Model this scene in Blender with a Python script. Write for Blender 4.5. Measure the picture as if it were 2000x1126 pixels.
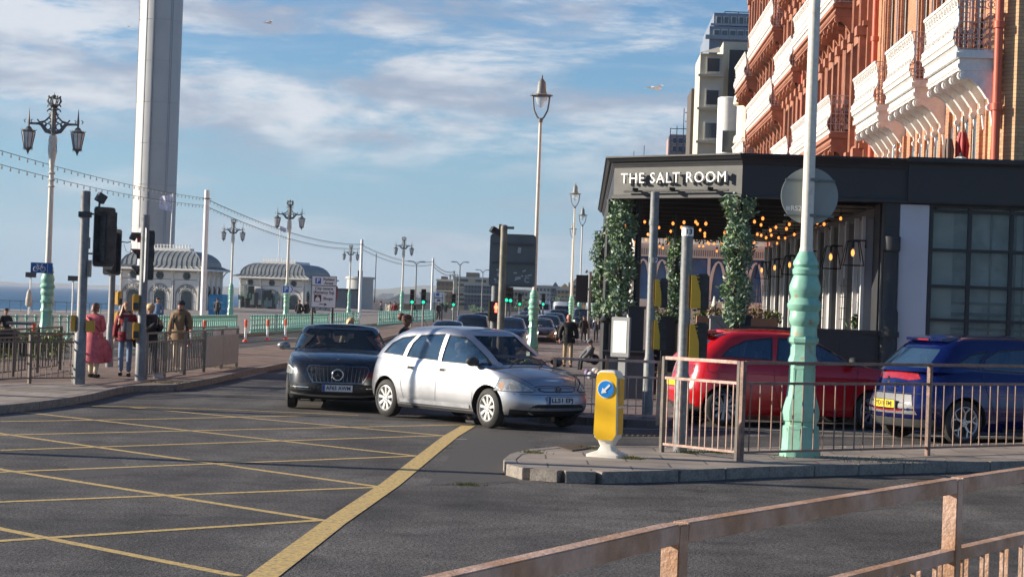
import bpy, bmesh, math, random
from mathutils import Vector, Matrix
from mathutils.bvhtree import BVHTree
random.seed(7)
R = math.radians; PI = math.pi
SC = bpy.context.scene; COL = SC.collection
for o in list(bpy.data.objects): bpy.data.objects.remove(o)
# ---------------- camera, sky, sun, exposure ----------------
F = 4000.0; CAMH = 1.85; ROLL = R(2.05); PITCH = R(.3726)
fw = Vector((0, math.cos(PITCH), math.sin(PITCH))); u0 = Vector((0, -math.sin(PITCH), math.cos(PITCH))); r0 = Vector((1, 0, 0))
CR = r0*math.cos(ROLL) + u0*math.sin(ROLL); CU = -r0*math.sin(ROLL) + u0*math.cos(ROLL)
cam = bpy.data.cameras.new('camera'); co = bpy.data.objects.new('camera', cam); COL.objects.link(co)
m = Matrix((CR, CU, -fw)).transposed().to_4x4(); m.translation = (0, 0, CAMH); co.matrix_world = m
cam.sensor_width = 36; cam.lens = 36*F/2000; cam.clip_end = 60000; cam.clip_start = .5
SC.camera = co
SUN_EL, SUN_AZ = R(19), R(4)      # from -X, a little towards +Y
sd = Vector((-math.cos(SUN_AZ)*math.cos(SUN_EL), math.sin(SUN_AZ)*math.cos(SUN_EL), math.sin(SUN_EL)))
sl = bpy.data.lights.new('sun', 'SUN'); sl.energy = 5.0; sl.angle = R(.5); sl.color = (1, .89, .74)
so = bpy.data.objects.new('sun', sl); COL.objects.link(so); so.rotation_euler = sd.to_track_quat('Z', 'Y').to_euler()
W = bpy.data.worlds.new('World'); SC.world = W; W.use_nodes = True
nt = W.node_tree; nt.nodes.clear(); N = nt.nodes.new; L = nt.links.new
def mth(op, a, b=None, nt_=None, clamp=False):
    t = nt_ or nt; n = t.nodes.new('ShaderNodeMath'); n.operation = op; n.use_clamp = clamp
    for i, v in enumerate((a, b)):
        if v is None: continue
        if isinstance(v, (int, float)): n.inputs[i].default_value = v
        else: t.links.new(v, n.inputs[i])
    return n.outputs[0]
sky = N('ShaderNodeTexSky'); sky.sky_type = 'NISHITA'; sky.sun_disc = False
sky.sun_elevation = SUN_EL; sky.sun_rotation = math.atan2(sd.x, sd.y) % (2*PI)
sky.air_density = 1.0; sky.dust_density = .1; sky.ozone_density = 6
bg = N('ShaderNodeBackground'); bg.inputs[1].default_value = .068; tint = N('ShaderNodeMix'); tint.data_type = 'RGBA'; tint.blend_type = 'MULTIPLY'; tint.inputs[0].default_value = 1; tint.inputs[7].default_value = (.86, 1.04, 1.10, 1)
L(sky.outputs[0], tint.inputs[6]); L(tint.outputs[2], bg.inputs[0])
tc = N('ShaderNodeTexCoord'); sx = N('ShaderNodeSeparateXYZ'); L(tc.outputs['Generated'], sx.inputs[0])
def cloud(kx, ky, kz, off, scale, det, lo, hi, rough=.55):
    c = N('ShaderNodeCombineXYZ')
    L(mth('MULTIPLY', sx.outputs[0], kx), c.inputs[0]); L(mth('MULTIPLY', sx.outputs[1], ky), c.inputs[1])
    L(mth('ADD', mth('MULTIPLY', sx.outputs[2], kz), off), c.inputs[2])
    n = N('ShaderNodeTexNoise'); n.inputs['Scale'].default_value = scale; n.inputs['Detail'].default_value = det
    n.inputs['Roughness'].default_value = rough; n.inputs['Distortion'].default_value = .25; L(c.outputs[0], n.inputs[0])
    r = N('ShaderNodeMapRange'); r.interpolation_type = 'SMOOTHSTEP'; r.inputs[1].default_value = lo; r.inputs[2].default_value = hi; L(n.outputs[0], r.inputs[0])
    return r.outputs[0]
big = cloud(6.5, 1, 27, 3.1, 1.0, 10, .42, .58, .66)
wisp = cloud(9, 1, 62, 9.7, 1.0, 8, .46, .72)
lum = cloud(10, 1, 30, 5.2, 1.3, 7, .38, .62)
# cloud bands lie between about 3 and 8 degrees up, thinner streaks under them
def ramp(a, b):
    r = N('ShaderNodeMapRange'); r.interpolation_type = 'SMOOTHSTEP'; r.inputs[1].default_value = a; r.inputs[2].default_value = b; L(sx.outputs[2], r.inputs[0]); return r.outputs[0]
top_ = mth('SUBTRACT', 1.0, ramp(.22, .42))
band = mth('MULTIPLY', mth('MULTIPLY', big, ramp(.050, .082)), top_)
wisp = mth('MULTIPLY', wisp, top_)
fac = mth('MAXIMUM', mth('MULTIPLY', band, .85), mth('MULTIPLY', wisp, .5), clamp=True)
low = mth('SUBTRACT', 1.0, ramp(-.02, .11))
cr = N('ShaderNodeMix'); cr.data_type = 'RGBA'; L(lum, cr.inputs[0]); cr.inputs[6].default_value = (.34, .39, .50, 1); cr.inputs[7].default_value = (.74, .76, .80, 1)
bg2 = N('ShaderNodeBackground'); bg2.inputs[1].default_value = .62; L(cr.outputs[2], bg2.inputs[0])
mx = N('ShaderNodeMixShader'); L(fac, mx.inputs[0]); L(bg.outputs[0], mx.inputs[1]); L(bg2.outputs[0], mx.inputs[2])
bg3 = N('ShaderNodeBackground'); bg3.inputs[0].default_value = (.19, .46, .76, 1); bg3.inputs[1].default_value = .52
mx3 = N('ShaderNodeMixShader'); L(mth('MULTIPLY', low, .75), mx3.inputs[0]); L(bg.outputs[0], mx3.inputs[1]); L(bg3.outputs[0], mx3.inputs[2]); L(mx3.outputs[0], mx.inputs[1])
wo = N('ShaderNodeOutputWorld'); L(mx.outputs[0], wo.inputs[0])
SC.view_settings.view_transform = 'Standard'; SC.view_settings.look = 'None'; SC.view_settings.gamma = 1
SC.view_settings.exposure = 0.80
SC.cycles.max_bounces = 6; SC.cycles.transparent_max_bounces = 12

def ray(px, py): return (fw*F + CR*(px-1000) - CU*(py-563)).normalized()
def at(px, py, z=0.0):
    d = ray(px, py); t = (z-CAMH)/d.z; return Vector((d.x*t, d.y*t, z))
def atd(px, py, D):
    d = ray(px, py); t = D/d.y; return Vector((d.x*t, D, CAMH+d.z*t))
def yh(px): return 552.5+.0358*px
def st(a, b, z=0.0): return Vector((a+.035*b, b-.035*a, z))       # street frame to world
SROT = -math.atan(.035)

# ---------------- mesh helpers ----------------
class MB:
    def __init__(s): s.v = []; s.f = []; s.m = []; s.mi = 0; s.X = None
    def add(s, vs, fs):
        n = len(s.v)
        if s.X is not None: vs = [s.X @ Vector(v) for v in vs]
        s.v += [tuple(v) for v in vs]; s.f += [tuple(i+n for i in f) for f in fs]; s.m += [s.mi]*len(fs); return s
    def box(s, c, d, rz=0, ry=0, rx=0):
        M_ = Matrix.Translation(c) @ Matrix.Rotation(rz, 4, 'Z') @ Matrix.Rotation(ry, 4, 'Y') @ Matrix.Rotation(rx, 4, 'X')
        x, y, z = d[0]/2, d[1]/2, d[2]/2
        vs = [M_ @ Vector(p) for p in ((-x,-y,-z),(x,-y,-z),(x,y,-z),(-x,y,-z),(-x,-y,z),(x,-y,z),(x,y,z),(-x,y,z))]
        return s.add(vs, [(0,3,2,1),(4,5,6,7),(0,1,5,4),(1,2,6,5),(2,3,7,6),(3,0,4,7)])
    def bb(s, x0, x1, y0, y1, z0, z1): return s.box(((x0+x1)/2,(y0+y1)/2,(z0+z1)/2), (abs(x1-x0),abs(y1-y0),abs(z1-z0)))
    def tube(s, pts, r, n=8, cap=True, flat=None):
        pts = [Vector(p) for p in pts]; k = len(pts)
        rs = r if isinstance(r, (list, tuple)) else [r]*k
        vs = []; fs = []; up = None
        for i, p in enumerate(pts):
            t = (pts[min(i+1,k-1)]-pts[max(i-1,0)]); t = t.normalized() if t.length > 1e-9 else Vector((0,0,1))
            if up is None: up = Vector((0,0,1)) if abs(t.z) < .9 else Vector((0,1,0))
            a = t.cross(up)
            if a.length < 1e-4: a = t.orthogonal()
            a.normalize(); b = a.cross(t).normalized(); up = b
            for j in range(n):
                q = 2*PI*(j+.5)/n; e = a*math.cos(q)*rs[i]+b*math.sin(q)*rs[i]
                vs.append(p+e)
        for i in range(k-1):
            for j in range(n): fs.append((i*n+j, i*n+(j+1)%n, (i+1)*n+(j+1)%n, (i+1)*n+j))
        if cap: fs.append(tuple(range(n-1,-1,-1))); fs.append(tuple((k-1)*n+j for j in range(n)))
        return s.add(vs, fs)
    def lathe(s, prof, c=(0,0,0), n=16, ax='Z', cap=True, ph=0.0, sy=1.0):
        vs = []; fs = []; k = len(prof)
        for z, r in prof:
            for j in range(n):
                q = 2*PI*j/n+ph; x, y = r*math.cos(q), r*math.sin(q)*sy
                p = (x,y,z) if ax == 'Z' else ((z,x,y) if ax == 'X' else (y,z,x))
                vs.append((p[0]+c[0], p[1]+c[1], p[2]+c[2]))
        for i in range(k-1):
            for j in range(n): fs.append((i*n+j, i*n+(j+1)%n, (i+1)*n+(j+1)%n, (i+1)*n+j))
        if cap: fs.append(tuple(range(n-1,-1,-1))); fs.append(tuple((k-1)*n+j for j in range(n)))
        return s.add(vs, fs)
    def sph(s, c, r, n=12, m=8):
        r = r if isinstance(r, tuple) else (r,r,r)
        vs = []; fs = []
        for i in range(m+1):
            t = PI*i/m
            for j in range(n):
                q = 2*PI*j/n; vs.append((c[0]+r[0]*math.sin(t)*math.cos(q), c[1]+r[1]*math.sin(t)*math.sin(q), c[2]-r[2]*math.cos(t)))
        for i in range(m):
            for j in range(n): fs.append((i*n+j, i*n+(j+1)%n, (i+1)*n+(j+1)%n, (i+1)*n+j))
        return s.add(vs, fs)
    def prism(s, poly, plane, t0, t1):
        def P(u, v, t): return (u,v,t) if plane == 'xy' else ((u,t,v) if plane == 'xz' else (t,u,v))
        n = len(poly); vs = [P(u,v,t0) for u,v in poly]+[P(u,v,t1) for u,v in poly]
        fs = [tuple(range(n)), tuple(range(2*n-1,n-1,-1))]+[(i,i+n,(i+1)%n+n,(i+1)%n) for i in range(n)]
        return s.add(vs, fs)
    def quad(s, a, b, c, d): return s.add([a,b,c,d], [(0,1,2,3)])
    def isl(s, name, mats, parent=None, pad=.004, **k):
        # one object for every separate piece (pieces whose boxes touch stay together)
        p = list(range(len(s.v)))
        def fd(i):
            while p[i] != i: p[i] = p[p[i]]; i = p[i]
            return i
        for f in s.f:
            a = fd(f[0])
            for i in f[1:]: p[fd(i)] = a
        g = {}
        for n, f in enumerate(s.f): g.setdefault(fd(f[0]), []).append(n)
        I = []
        for fs in g.values():
            vs = {i for n in fs for i in s.f[n]}; q = [s.v[i] for i in vs]
            I.append([[min(c[k] for c in q)-pad for k in range(3)], [max(c[k] for c in q)+pad for k in range(3)], fs])
        ch = True
        while ch:
            ch = False
            for i in range(len(I)):
                j = i+1
                while j < len(I):
                    A, B = I[i], I[j]
                    if all(A[0][k] <= B[1][k] and B[0][k] <= A[1][k] for k in range(3)):
                        I[i] = [[min(A[0][k],B[0][k]) for k in range(3)], [max(A[1][k],B[1][k]) for k in range(3)], A[2]+B[2]]; I.pop(j); ch = True
                    else: j += 1
        out = []
        for _, _, fs in I:
            b = MB(); mp_ = {}
            for n in fs:
                for i in s.f[n]:
                    if i not in mp_: mp_[i] = len(b.v); b.v.append(s.v[i])
                b.f.append(tuple(mp_[i] for i in s.f[n])); b.m.append(s.m[n])
            out.append(b.build(name, mats, parent, **k))
        return out
    def build(s, name, mats, parent=None, smooth=None, fix=True, bevel=0):
        me = bpy.data.meshes.new(name); me.from_pydata(s.v, [], s.f)
        mats = mats if isinstance(mats, (list, tuple)) else [mats]
        for x in mats: me.materials.append(x)
        for p, i in zip(me.polygons, s.m): p.material_index = i
        if fix or bevel:
            bm = bmesh.new(); bm.from_mesh(me); bmesh.ops.remove_doubles(bm, verts=bm.verts, dist=1e-5)
            bmesh.ops.recalc_face_normals(bm, faces=bm.faces)
            if bevel:
                es = [e for e in bm.edges if len(e.link_faces) == 2 and e.calc_face_angle(0) > .6]
                bmesh.ops.bevel(bm, geom=es, offset=bevel, segments=2, affect='EDGES', clamp_overlap=True)
            bm.to_mesh(me); bm.free()
        if smooth is not None:
            for p in me.polygons: p.use_smooth = True
            me.set_sharp_from_angle(angle=R(smooth))
        o = bpy.data.objects.new(name, me); COL.objects.link(o)
        if parent is not None: o.parent = parent
        return o
def tag(o, label=None, cat=None, group=None, kind=None):
    if label: o['label'] = label
    if cat: o['category'] = cat
    if group: o['group'] = group
    if kind: o['kind'] = kind
    return o
def thing(name, label, cat, loc=(0,0,0), rz=0, group=None, sc=1.0):
    o = bpy.data.objects.new(name, None); COL.objects.link(o); o.location = loc; o.rotation_euler = (0,0,rz); o.scale = (sc,sc,sc)
    o.empty_display_size = .3
    return tag(o, label, cat, group)
KIDS = {}
def copy_tree(o, parent=None):
    c = o.copy(); COL.objects.link(c)
    if parent is not None: c.parent = parent; c.matrix_parent_inverse = Matrix()
    for ch in [k for k in bpy.data.objects if k.parent == o]: copy_tree(ch, c)
    return c
def clone(o, loc, rz=None, label=None, sc=None):
    c = copy_tree(o); c.location = loc
    if rz is not None: c.rotation_euler = (0,0,rz)
    if sc is not None: c.scale = (sc,sc,sc)
    if label: c['label'] = label
    return c
def struct(o): o['kind'] = 'structure'; return o
def evalmesh(o, name):
    dg = bpy.context.evaluated_depsgraph_get(); dg.update()
    me = bpy.data.meshes.new_from_object(o.evaluated_get(dg)); me.name = name; return me
def text(body, size, mat, parent, loc, rot=(PI/2,0,0), ext=.003, align='CENTER', name='lettering', sx=1.0, bold=0.0, sp=1.0):
    c = bpy.data.curves.new(name, 'FONT'); c.body = body; c.size = size; c.extrude = ext; c.align_x = align; c.align_y = 'CENTER'
    c.offset = bold; c.space_character = sp; c.resolution_u = 3
    o = bpy.data.objects.new(name, c); COL.objects.link(o); me = evalmesh(o, name); bpy.data.objects.remove(o)
    me.materials.clear(); me.materials.append(mat)
    o = bpy.data.objects.new(name, me); COL.objects.link(o); o.parent = parent; o.location = loc; o.rotation_euler = rot; o.scale = (sx,1,1)
    return o

# ---------------- materials ----------------
MATS = {}
def mat(name, col, rough=.55, metal=0, var=.12, scale=6, bump=0, bscale=None, coat=0, col2=None, mixlo=.45, mixhi=.6, spec=.5, emis=None, es=0, detail=6, trans=0, alpha=1, dirt=0):
    if name in MATS: return MATS[name]
    m = bpy.data.materials.new(name); m.use_nodes = True; t = m.node_tree; b = t.nodes['Principled BSDF']; MATS[name] = m
    c1 = (*col, 1); b.inputs['Roughness'].default_value = rough; b.inputs['Metallic'].default_value = metal
    b.inputs['Specular IOR Level'].default_value = spec; b.inputs['Coat Weight'].default_value = coat; b.inputs['Coat Roughness'].default_value = .04
    b.inputs['Transmission Weight'].default_value = trans; b.inputs['Alpha'].default_value = alpha
    b.inputs['Base Color'].default_value = c1
    if emis: b.inputs['Emission Color'].default_value = (*emis, 1); b.inputs['Emission Strength'].default_value = es
    if var or col2 or bump:
        tc = t.nodes.new('ShaderNodeTexCoord')
        n = t.nodes.new('ShaderNodeTexNoise'); n.inputs['Scale'].default_value = scale; n.inputs['Detail'].default_value = detail; t.links.new(tc.outputs['Object'], n.inputs[0])
        if var or col2:
            mr = t.nodes.new('ShaderNodeMapRange'); t.links.new(n.outputs[0], mr.inputs[0])
            mr.inputs[1].default_value = mixlo if col2 else .3; mr.inputs[2].default_value = mixhi if col2 else .7
            x = t.nodes.new('ShaderNodeMix'); x.data_type = 'RGBA'; t.links.new(mr.outputs[0], x.inputs[0])
            x.inputs[6].default_value = tuple(c*(1-(0 if col2 else var)) for c in col)+(1,)
            x.inputs[7].default_value = (*col2, 1) if col2 else tuple(min(1, c*(1+var)) for c in col)+(1,)
            out = x.outputs[2]
            if col2 and var:
                n2 = t.nodes.new('ShaderNodeTexNoise'); n2.inputs['Scale'].default_value = scale*4.3; n2.inputs['Detail'].default_value = 4; t.links.new(tc.outputs['Object'], n2.inputs[0])
                mr2 = t.nodes.new('ShaderNodeMapRange'); t.links.new(n2.outputs[0], mr2.inputs[0]); mr2.inputs[1].default_value = .3; mr2.inputs[2].default_value = .7; mr2.inputs[3].default_value = 1-var; mr2.inputs[4].default_value = 1+var
                vm = t.nodes.new('ShaderNodeVectorMath'); vm.operation = 'SCALE'; t.links.new(out, vm.inputs[0]); t.links.new(mr2.outputs[0], vm.inputs['Scale']); out = vm.outputs[0]
            t.links.new(out, b.inputs['Base Color'])
            rr = t.nodes.new('ShaderNodeMapRange'); t.links.new(n.outputs[0], rr.inputs[0]); rr.inputs[1].default_value = .3; rr.inputs[2].default_value = .7
            rr.inputs[3].default_value = max(0, rough-.06); rr.inputs[4].default_value = min(1, rough+.06); t.links.new(rr.outputs[0], b.inputs['Roughness'])
        if bump:
            nb = t.nodes.new('ShaderNodeTexNoise'); nb.inputs['Scale'].default_value = bscale or scale*4; nb.inputs['Detail'].default_value = 5; t.links.new(tc.outputs['Object'], nb.inputs[0])
            bp = t.nodes.new('ShaderNodeBump'); bp.inputs['Strength'].default_value = bump; bp.inputs['Distance'].default_value = .02; t.links.new(nb.outputs[0], bp.inputs['Height']); t.links.new(bp.outputs[0], b.inputs['Normal'])
    return m
def brickmat(name, c1, c2, mortar, bw, bh, ms, plane='wall', rough=.8, bump=.4, off=.5, stain=.25):
    m = bpy.data.materials.new(name); m.use_nodes = True; t = m.node_tree; b = t.nodes['Principled BSDF']; MATS[name] = m
    b.inputs['Roughness'].default_value = rough; b.inputs['Specular IOR Level'].default_value = .3
    tc = t.nodes.new('ShaderNodeTexCoord'); s = t.nodes.new('ShaderNodeSeparateXYZ'); c = t.nodes.new('ShaderNodeCombineXYZ'); t.links.new(tc.outputs['Object'], s.inputs[0])
    if plane == 'wall':
        t.links.new(mth('ADD', s.outputs[0], s.outputs[1], t), c.inputs[0]); t.links.new(s.outputs[2], c.inputs[1])
    else: t.links.new(s.outputs[0], c.inputs[0]); t.links.new(s.outputs[1], c.inputs[1])
    k = t.nodes.new('ShaderNodeTexBrick'); k.offset = off; t.links.new(c.outputs[0], k.inputs['Vector'])
    k.inputs['Color1'].default_value = (*c1,1); k.inputs['Color2'].default_value = (*c2,1); k.inputs['Mortar'].default_value = (*mortar,1)
    k.inputs['Scale'].default_value = 1; k.inputs['Brick Width'].default_value = bw; k.inputs['Row Height'].default_value = bh; k.inputs['Mortar Size'].default_value = ms; k.inputs['Mortar Smooth'].default_value = .2; k.inputs['Bias'].default_value = 0
    n = t.nodes.new('ShaderNodeTexNoise'); n.inputs['Scale'].default_value = 1.3; n.inputs['Detail'].default_value = 8; t.links.new(tc.outputs['Object'], n.inputs[0])
    mr = t.nodes.new('ShaderNodeMapRange'); t.links.new(n.outputs[0], mr.inputs[0]); mr.inputs[1].default_value = .3; mr.inputs[2].default_value = .7; mr.inputs[3].default_value = 1-stain; mr.inputs[4].default_value = 1+stain
    vm = t.nodes.new('ShaderNodeVectorMath'); vm.operation = 'SCALE'; t.links.new(k.outputs['Color'], vm.inputs[0]); t.links.new(mr.outputs[0], vm.inputs['Scale']); t.links.new(vm.outputs[0], b.inputs['Base Color'])
    bp = t.nodes.new('ShaderNodeBump'); bp.inputs['Strength'].default_value = bump; bp.inputs['Distance'].default_value = .01; bp.invert = True; t.links.new(k.outputs['Fac'], bp.inputs['Height']); t.links.new(bp.outputs[0], b.inputs['Normal'])
    return m
def asphalt():
    m = bpy.data.materials.new('asphalt'); m.use_nodes = True; t = m.node_tree; b = t.nodes['Principled BSDF']; b.inputs['Roughness'].default_value = .82; b.inputs['Specular IOR Level'].default_value = .3
    tc = t.nodes.new('ShaderNodeTexCoord')
    def nz(s, d, mp=None):
        n = t.nodes.new('ShaderNodeTexNoise'); n.inputs['Scale'].default_value = s; n.inputs['Detail'].default_value = d
        if mp:
            q = t.nodes.new('ShaderNodeMapping'); q.inputs['Scale'].default_value = mp; t.links.new(tc.outputs['Object'], q.inputs[0]); t.links.new(q.outputs[0], n.inputs[0])
        else: t.links.new(tc.outputs['Object'], n.inputs[0])
        return n.outputs[0]
    def mr(x, a, bb, c, d):
        r = t.nodes.new('ShaderNodeMapRange'); t.links.new(x, r.inputs[0])
        for i, v in zip((1,2,3,4), (a,bb,c,d)): r.inputs[i].default_value = v
        return r.outputs[0]
    v = t.nodes.new('ShaderNodeTexVoronoi'); v.inputs['Scale'].default_value = 75; t.links.new(tc.outputs['Object'], v.inputs[0])
    g = mr(v.outputs['Distance'], 0, .8, 1.5, .6)
    fine = mth('MULTIPLY', mr(nz(160, 2), .3, .7, .65, 1.4), mr(nz(34, 4), .36, .64, .50, 1.55), t)
    patch = mth('MULTIPLY', mr(nz(.45, 6), .35, .65, .66, 1.30), mr(nz(2.6, 5), .35, .65, .82, 1.18), t)
    trk = mr(nz(1.0, 3, (1.6, .12, 1)), .35, .65, .85, 1.15)
    stain = mr(nz(1.7, 4), .60, .70, 1.0, .62)
    k = mth('MULTIPLY', mth('MULTIPLY', mth('MULTIPLY', g, fine, t), mth('MULTIPLY', patch, trk, t), t), stain, t)
    c = t.nodes.new('ShaderNodeVectorMath'); c.operation = 'SCALE'; c.inputs[0].default_value = (.095,.087,.080); t.links.new(k, c.inputs['Scale'])
    sp = t.nodes.new('ShaderNodeTexVoronoi'); sp.inputs['Scale'].default_value = 14; t.links.new(tc.outputs['Object'], sp.inputs[0])
    spk = mr(sp.outputs['Distance'], .035, .06, 1, 0)
    x = t.nodes.new('ShaderNodeMix'); x.data_type = 'RGBA'; t.links.new(mth('MULTIPLY', spk, .35, t), x.inputs[0]); t.links.new(c.outputs[0], x.inputs[6]); x.inputs[7].default_value = (.32,.30,.27,1)
    t.links.new(x.outputs[2], b.inputs['Base Color'])
    bp = t.nodes.new('ShaderNodeBump'); bp.inputs['Strength'].default_value = .55; bp.inputs['Distance'].default_value = .008; t.links.new(v.outputs['Distance'], bp.inputs['Height']); bp.invert = True; t.links.new(bp.outputs[0], b.inputs['Normal'])
    return m
def glassmat(name, tint, a, rough=.02):
    # thin pane: partly clear, partly mirror-dark
    m = bpy.data.materials.new(name); m.use_nodes = True; t = m.node_tree; b = t.nodes['Principled BSDF']; MATS[name] = m
    b.inputs['Base Color'].default_value = (*tint,1); b.inputs['Roughness'].default_value = rough; b.inputs['Specular IOR Level'].default_value = .9; b.inputs['Alpha'].default_value = a
    return m
ASPH = asphalt()
BLACK = mat('black_rubber', (.018,.018,.019), .7, var=.3, scale=20)
TYRE = mat('tyre_rubber', (.030,.029,.028), .75, var=.3, scale=14, bump=.2)
DARK = mat('dark_interior', (.02,.02,.022), .8)
CHROME = mat('chrome', (.75,.75,.76), .18, 1, var=.05)
ALLOY = mat('alloy', (.52,.52,.53), .35, .7, var=.08)
GREY = mat('galvanised_steel', (.17,.18,.185), .55, .15, var=.2, scale=5, col2=(.22,.225,.22))
POLE = mat('grey_pole_paint', (.17,.175,.18), .5, 0, var=.15, scale=4, col2=(.23,.23,.23))
CREAM = mat('cream_column_paint', (.66,.63,.55), .5, 0, var=.1, scale=5, col2=(.55,.46,.36), mixlo=.62, mixhi=.75)
GREEN = mat('sea_green_paint', (.25,.50,.38), .42, 0, var=.08, scale=4, bump=.12, bscale=9, col2=(.36,.30,.17), mixlo=.62, mixhi=.68)
WHITE = mat('white_paint', (.80,.79,.75), .5, var=.05, scale=5)
BLKP = mat('black_paint', (.022,.022,.024), .45, var=.2)
RUSTP = mat('rusty_rail_paint', (.53,.345,.25), .6, 0, var=.16, scale=4.5, bump=.3, bscale=70, col2=(.40,.22,.12), mixlo=.42, mixhi=.62)
BRNP = mat('brown_rail_paint', (.12,.10,.085), .6, 0, var=.2, scale=6, col2=(.17,.13,.10))
YEL = mat('sign_yellow', (.85,.52,.02), .4, var=.06, scale=12)
SBLUE = mat('sign_blue', (.02,.13,.50), .4, var=.04)
SWHITE = mat('sign_white', (.78,.79,.80), .4, var=.04)
SGREY = mat('sign_back_grey', (.16,.18,.18), .55, .1, var=.12, scale=3)
SKIN = mat('skin', (.50,.29,.21), .5, var=.06, scale=10, spec=.4)
SKIN2 = mat('skin_brown', (.22,.11,.07), .5, var=.06, scale=10, spec=.4)
KERB = mat('kerb_stone', (.28,.245,.205), .8, var=.25, scale=9, bump=.4, bscale=60, col2=(.22,.19,.16), mixlo=.45, mixhi=.62)
PAVE = brickmat('paving_slabs', (.33,.28,.235), (.26,.22,.185), (.12,.10,.08), .9, .6, .012, 'floor', .85, .5, .5, .28)
PAVB = brickmat('brick_paving', (.25,.17,.13), (.19,.135,.11), (.10,.08,.07), .22, .11, .008, 'floor', .85, .5, .5, .3)
# ---------------- ground, road, sea, hills ----------------
def flat(name, pts, z, mtl, thick=0.0, kind='structure'):
    b = MB(); n = len(pts)
    top = [(p[0],p[1],z) for p in pts]
    if thick: b.prism([(p[0],p[1]) for p in pts], 'xy', z-thick, z)
    else: b.add(top, [tuple(range(n))])
    me = b.build(name, mtl); bm = bmesh.new(); bm.from_mesh(me.data); bmesh.ops.triangulate(bm, faces=[f for f in bm.faces if len(f.verts) > 4]); 
    for f in bm.faces:
        if not thick and f.normal.z < 0: f.normal_flip()
    bm.to_mesh(me.data); bm.free()
    me['kind'] = kind; return me
g = flat('ground', [(-33,-40),(-33,150),(-36,300),(-60,600),(-140,1900),(-620,9000),(9000,9000),(9000,-40)], 0, ASPH)
gmat = mat('far_land', (.10,.11,.07), .9, scale=.02, col2=(.2,.19,.16), mixlo=.4, mixhi=.6)
# sea
m = bpy.data.materials.new('sea_water'); m.use_nodes = True; t = m.node_tree; b_ = t.nodes['Principled BSDF']
b_.inputs['Base Color'].default_value = (.02,.13,.24,1); b_.inputs['Roughness'].default_value = .45; b_.inputs['Specular IOR Level'].default_value = .12
tcx = t.nodes.new('ShaderNodeTexCoord'); mp = t.nodes.new('ShaderNodeMapping'); mp.inputs['Scale'].default_value = (.05,.012,1); t.links.new(tcx.outputs['Object'], mp.inputs[0])
nz = t.nodes.new('ShaderNodeTexNoise'); nz.inputs['Scale'].default_value = 1; nz.inputs['Detail'].default_value = 8; t.links.new(mp.outputs[0], nz.inputs[0])
cx = t.nodes.new('ShaderNodeValToRGB'); cx.color_ramp.elements[0].position = .35; cx.color_ramp.elements[0].color = (.008,.075,.17,1); cx.color_ramp.elements[1].position = .65; cx.color_ramp.elements[1].color = (.02,.13,.25,1); t.links.new(nz.outputs[0], cx.inputs[0]); t.links.new(cx.outputs[0], b_.inputs['Base Color'])
nb = t.nodes.new('ShaderNodeTexNoise'); nb.inputs['Scale'].default_value = .6; nb.inputs['Detail'].default_value = 6; t.links.new(tcx.outputs['Object'], nb.inputs[0])
bp = t.nodes.new('ShaderNodeBump'); bp.inputs['Distance'].default_value = .6; bp.inputs['Strength'].default_value = .9; t.links.new(nb.outputs[0], bp.inputs['Height']); t.links.new(bp.outputs[0], b_.inputs['Normal'])
flat('sea', [(-40000,-100),(-40000,45000),(6000,45000),(6000,9000),(-20,9000),(-20,-100)], -5, m)
flat('beach', [(-75,-40),(-75,250),(-80,600),(-180,1900),(-33,1900),(-30,-40)], -3.2, mat('shingle', (.36,.27,.19), .9, var=.3, scale=3, bump=.5))
# far coast: low town strip across the bay and wooded hills
def hills(name, pts, D0, D1, mtl, amp, seed):
    rnd = random.Random(seed); b = MB(); n = 90; rows = 5; vs = []
    x0, x1 = pts[0][0], pts[-1][0]
    for i in range(n+1):
        px = x0+(x1-x0)*i/n
        for (a, ya), (c, yc) in zip(pts, pts[1:]):
            if a <= px <= c: y = ya+(yc-ya)*(px-a)/(c-a)
        y += amp*(math.sin(px*.05+seed)+.6*math.sin(px*.13+seed*2)+.8*(rnd.random()-.5))
        for j in range(rows):
            tt = j/(rows-1); D = D0+(D1-D0)*tt
            P = atd(px, y, D1); z = P.z*math.sin(tt*PI/2) - 6*(1-tt); vs.append((P.x*D/D1, D, z))
    fs = [(i*rows+j, (i+1)*rows+j, (i+1)*rows+j+1, i*rows+j+1) for i in range(n) for j in range(rows-1)]
    return struct(b.add(vs, fs).build(name, mtl, smooth=80))
hills('hills', [(430,559),(560,566),(640,567),(760,562),(800,560),(850,556),(900,552),(1000,556),(1200,560)], 5200, 7500, mat('hill_woods', (.055,.085,.05), .9, scale=.01, col2=(.12,.14,.09)), 1.0, 2)
hills('coast', [(-120,545),(0,550),(60,552),(130,553),(240,558),(300,560.5),(420,565),(520,569),(640,573)], 11500, 12500, mat('coast_town', (.20,.21,.21), .9, scale=.006, col2=(.07,.09,.08), mixlo=.42, mixhi=.58), .8, 5)
# harbour arm with pale buildings
hb = MB(); rnd = random.Random(3)
for px in range(640, 845, 7):
    P = atd(px, yh(px)-rnd.choice((1,2,4,7)), 3600); hb.bb(P.x, P.x+rnd.uniform(3,9), 3600, 3610, -5, P.z)
hb.bb(atd(640,580,3600).x, atd(850,580,3600).x, 3600, 3640, -5, 0)
tag(hb.build('harbour_building', mat('harbour_pale', (.6,.56,.5), .8)), 'pale harbour sheds strung along the breakwater across the water', 'buildings', kind='stuff')

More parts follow.
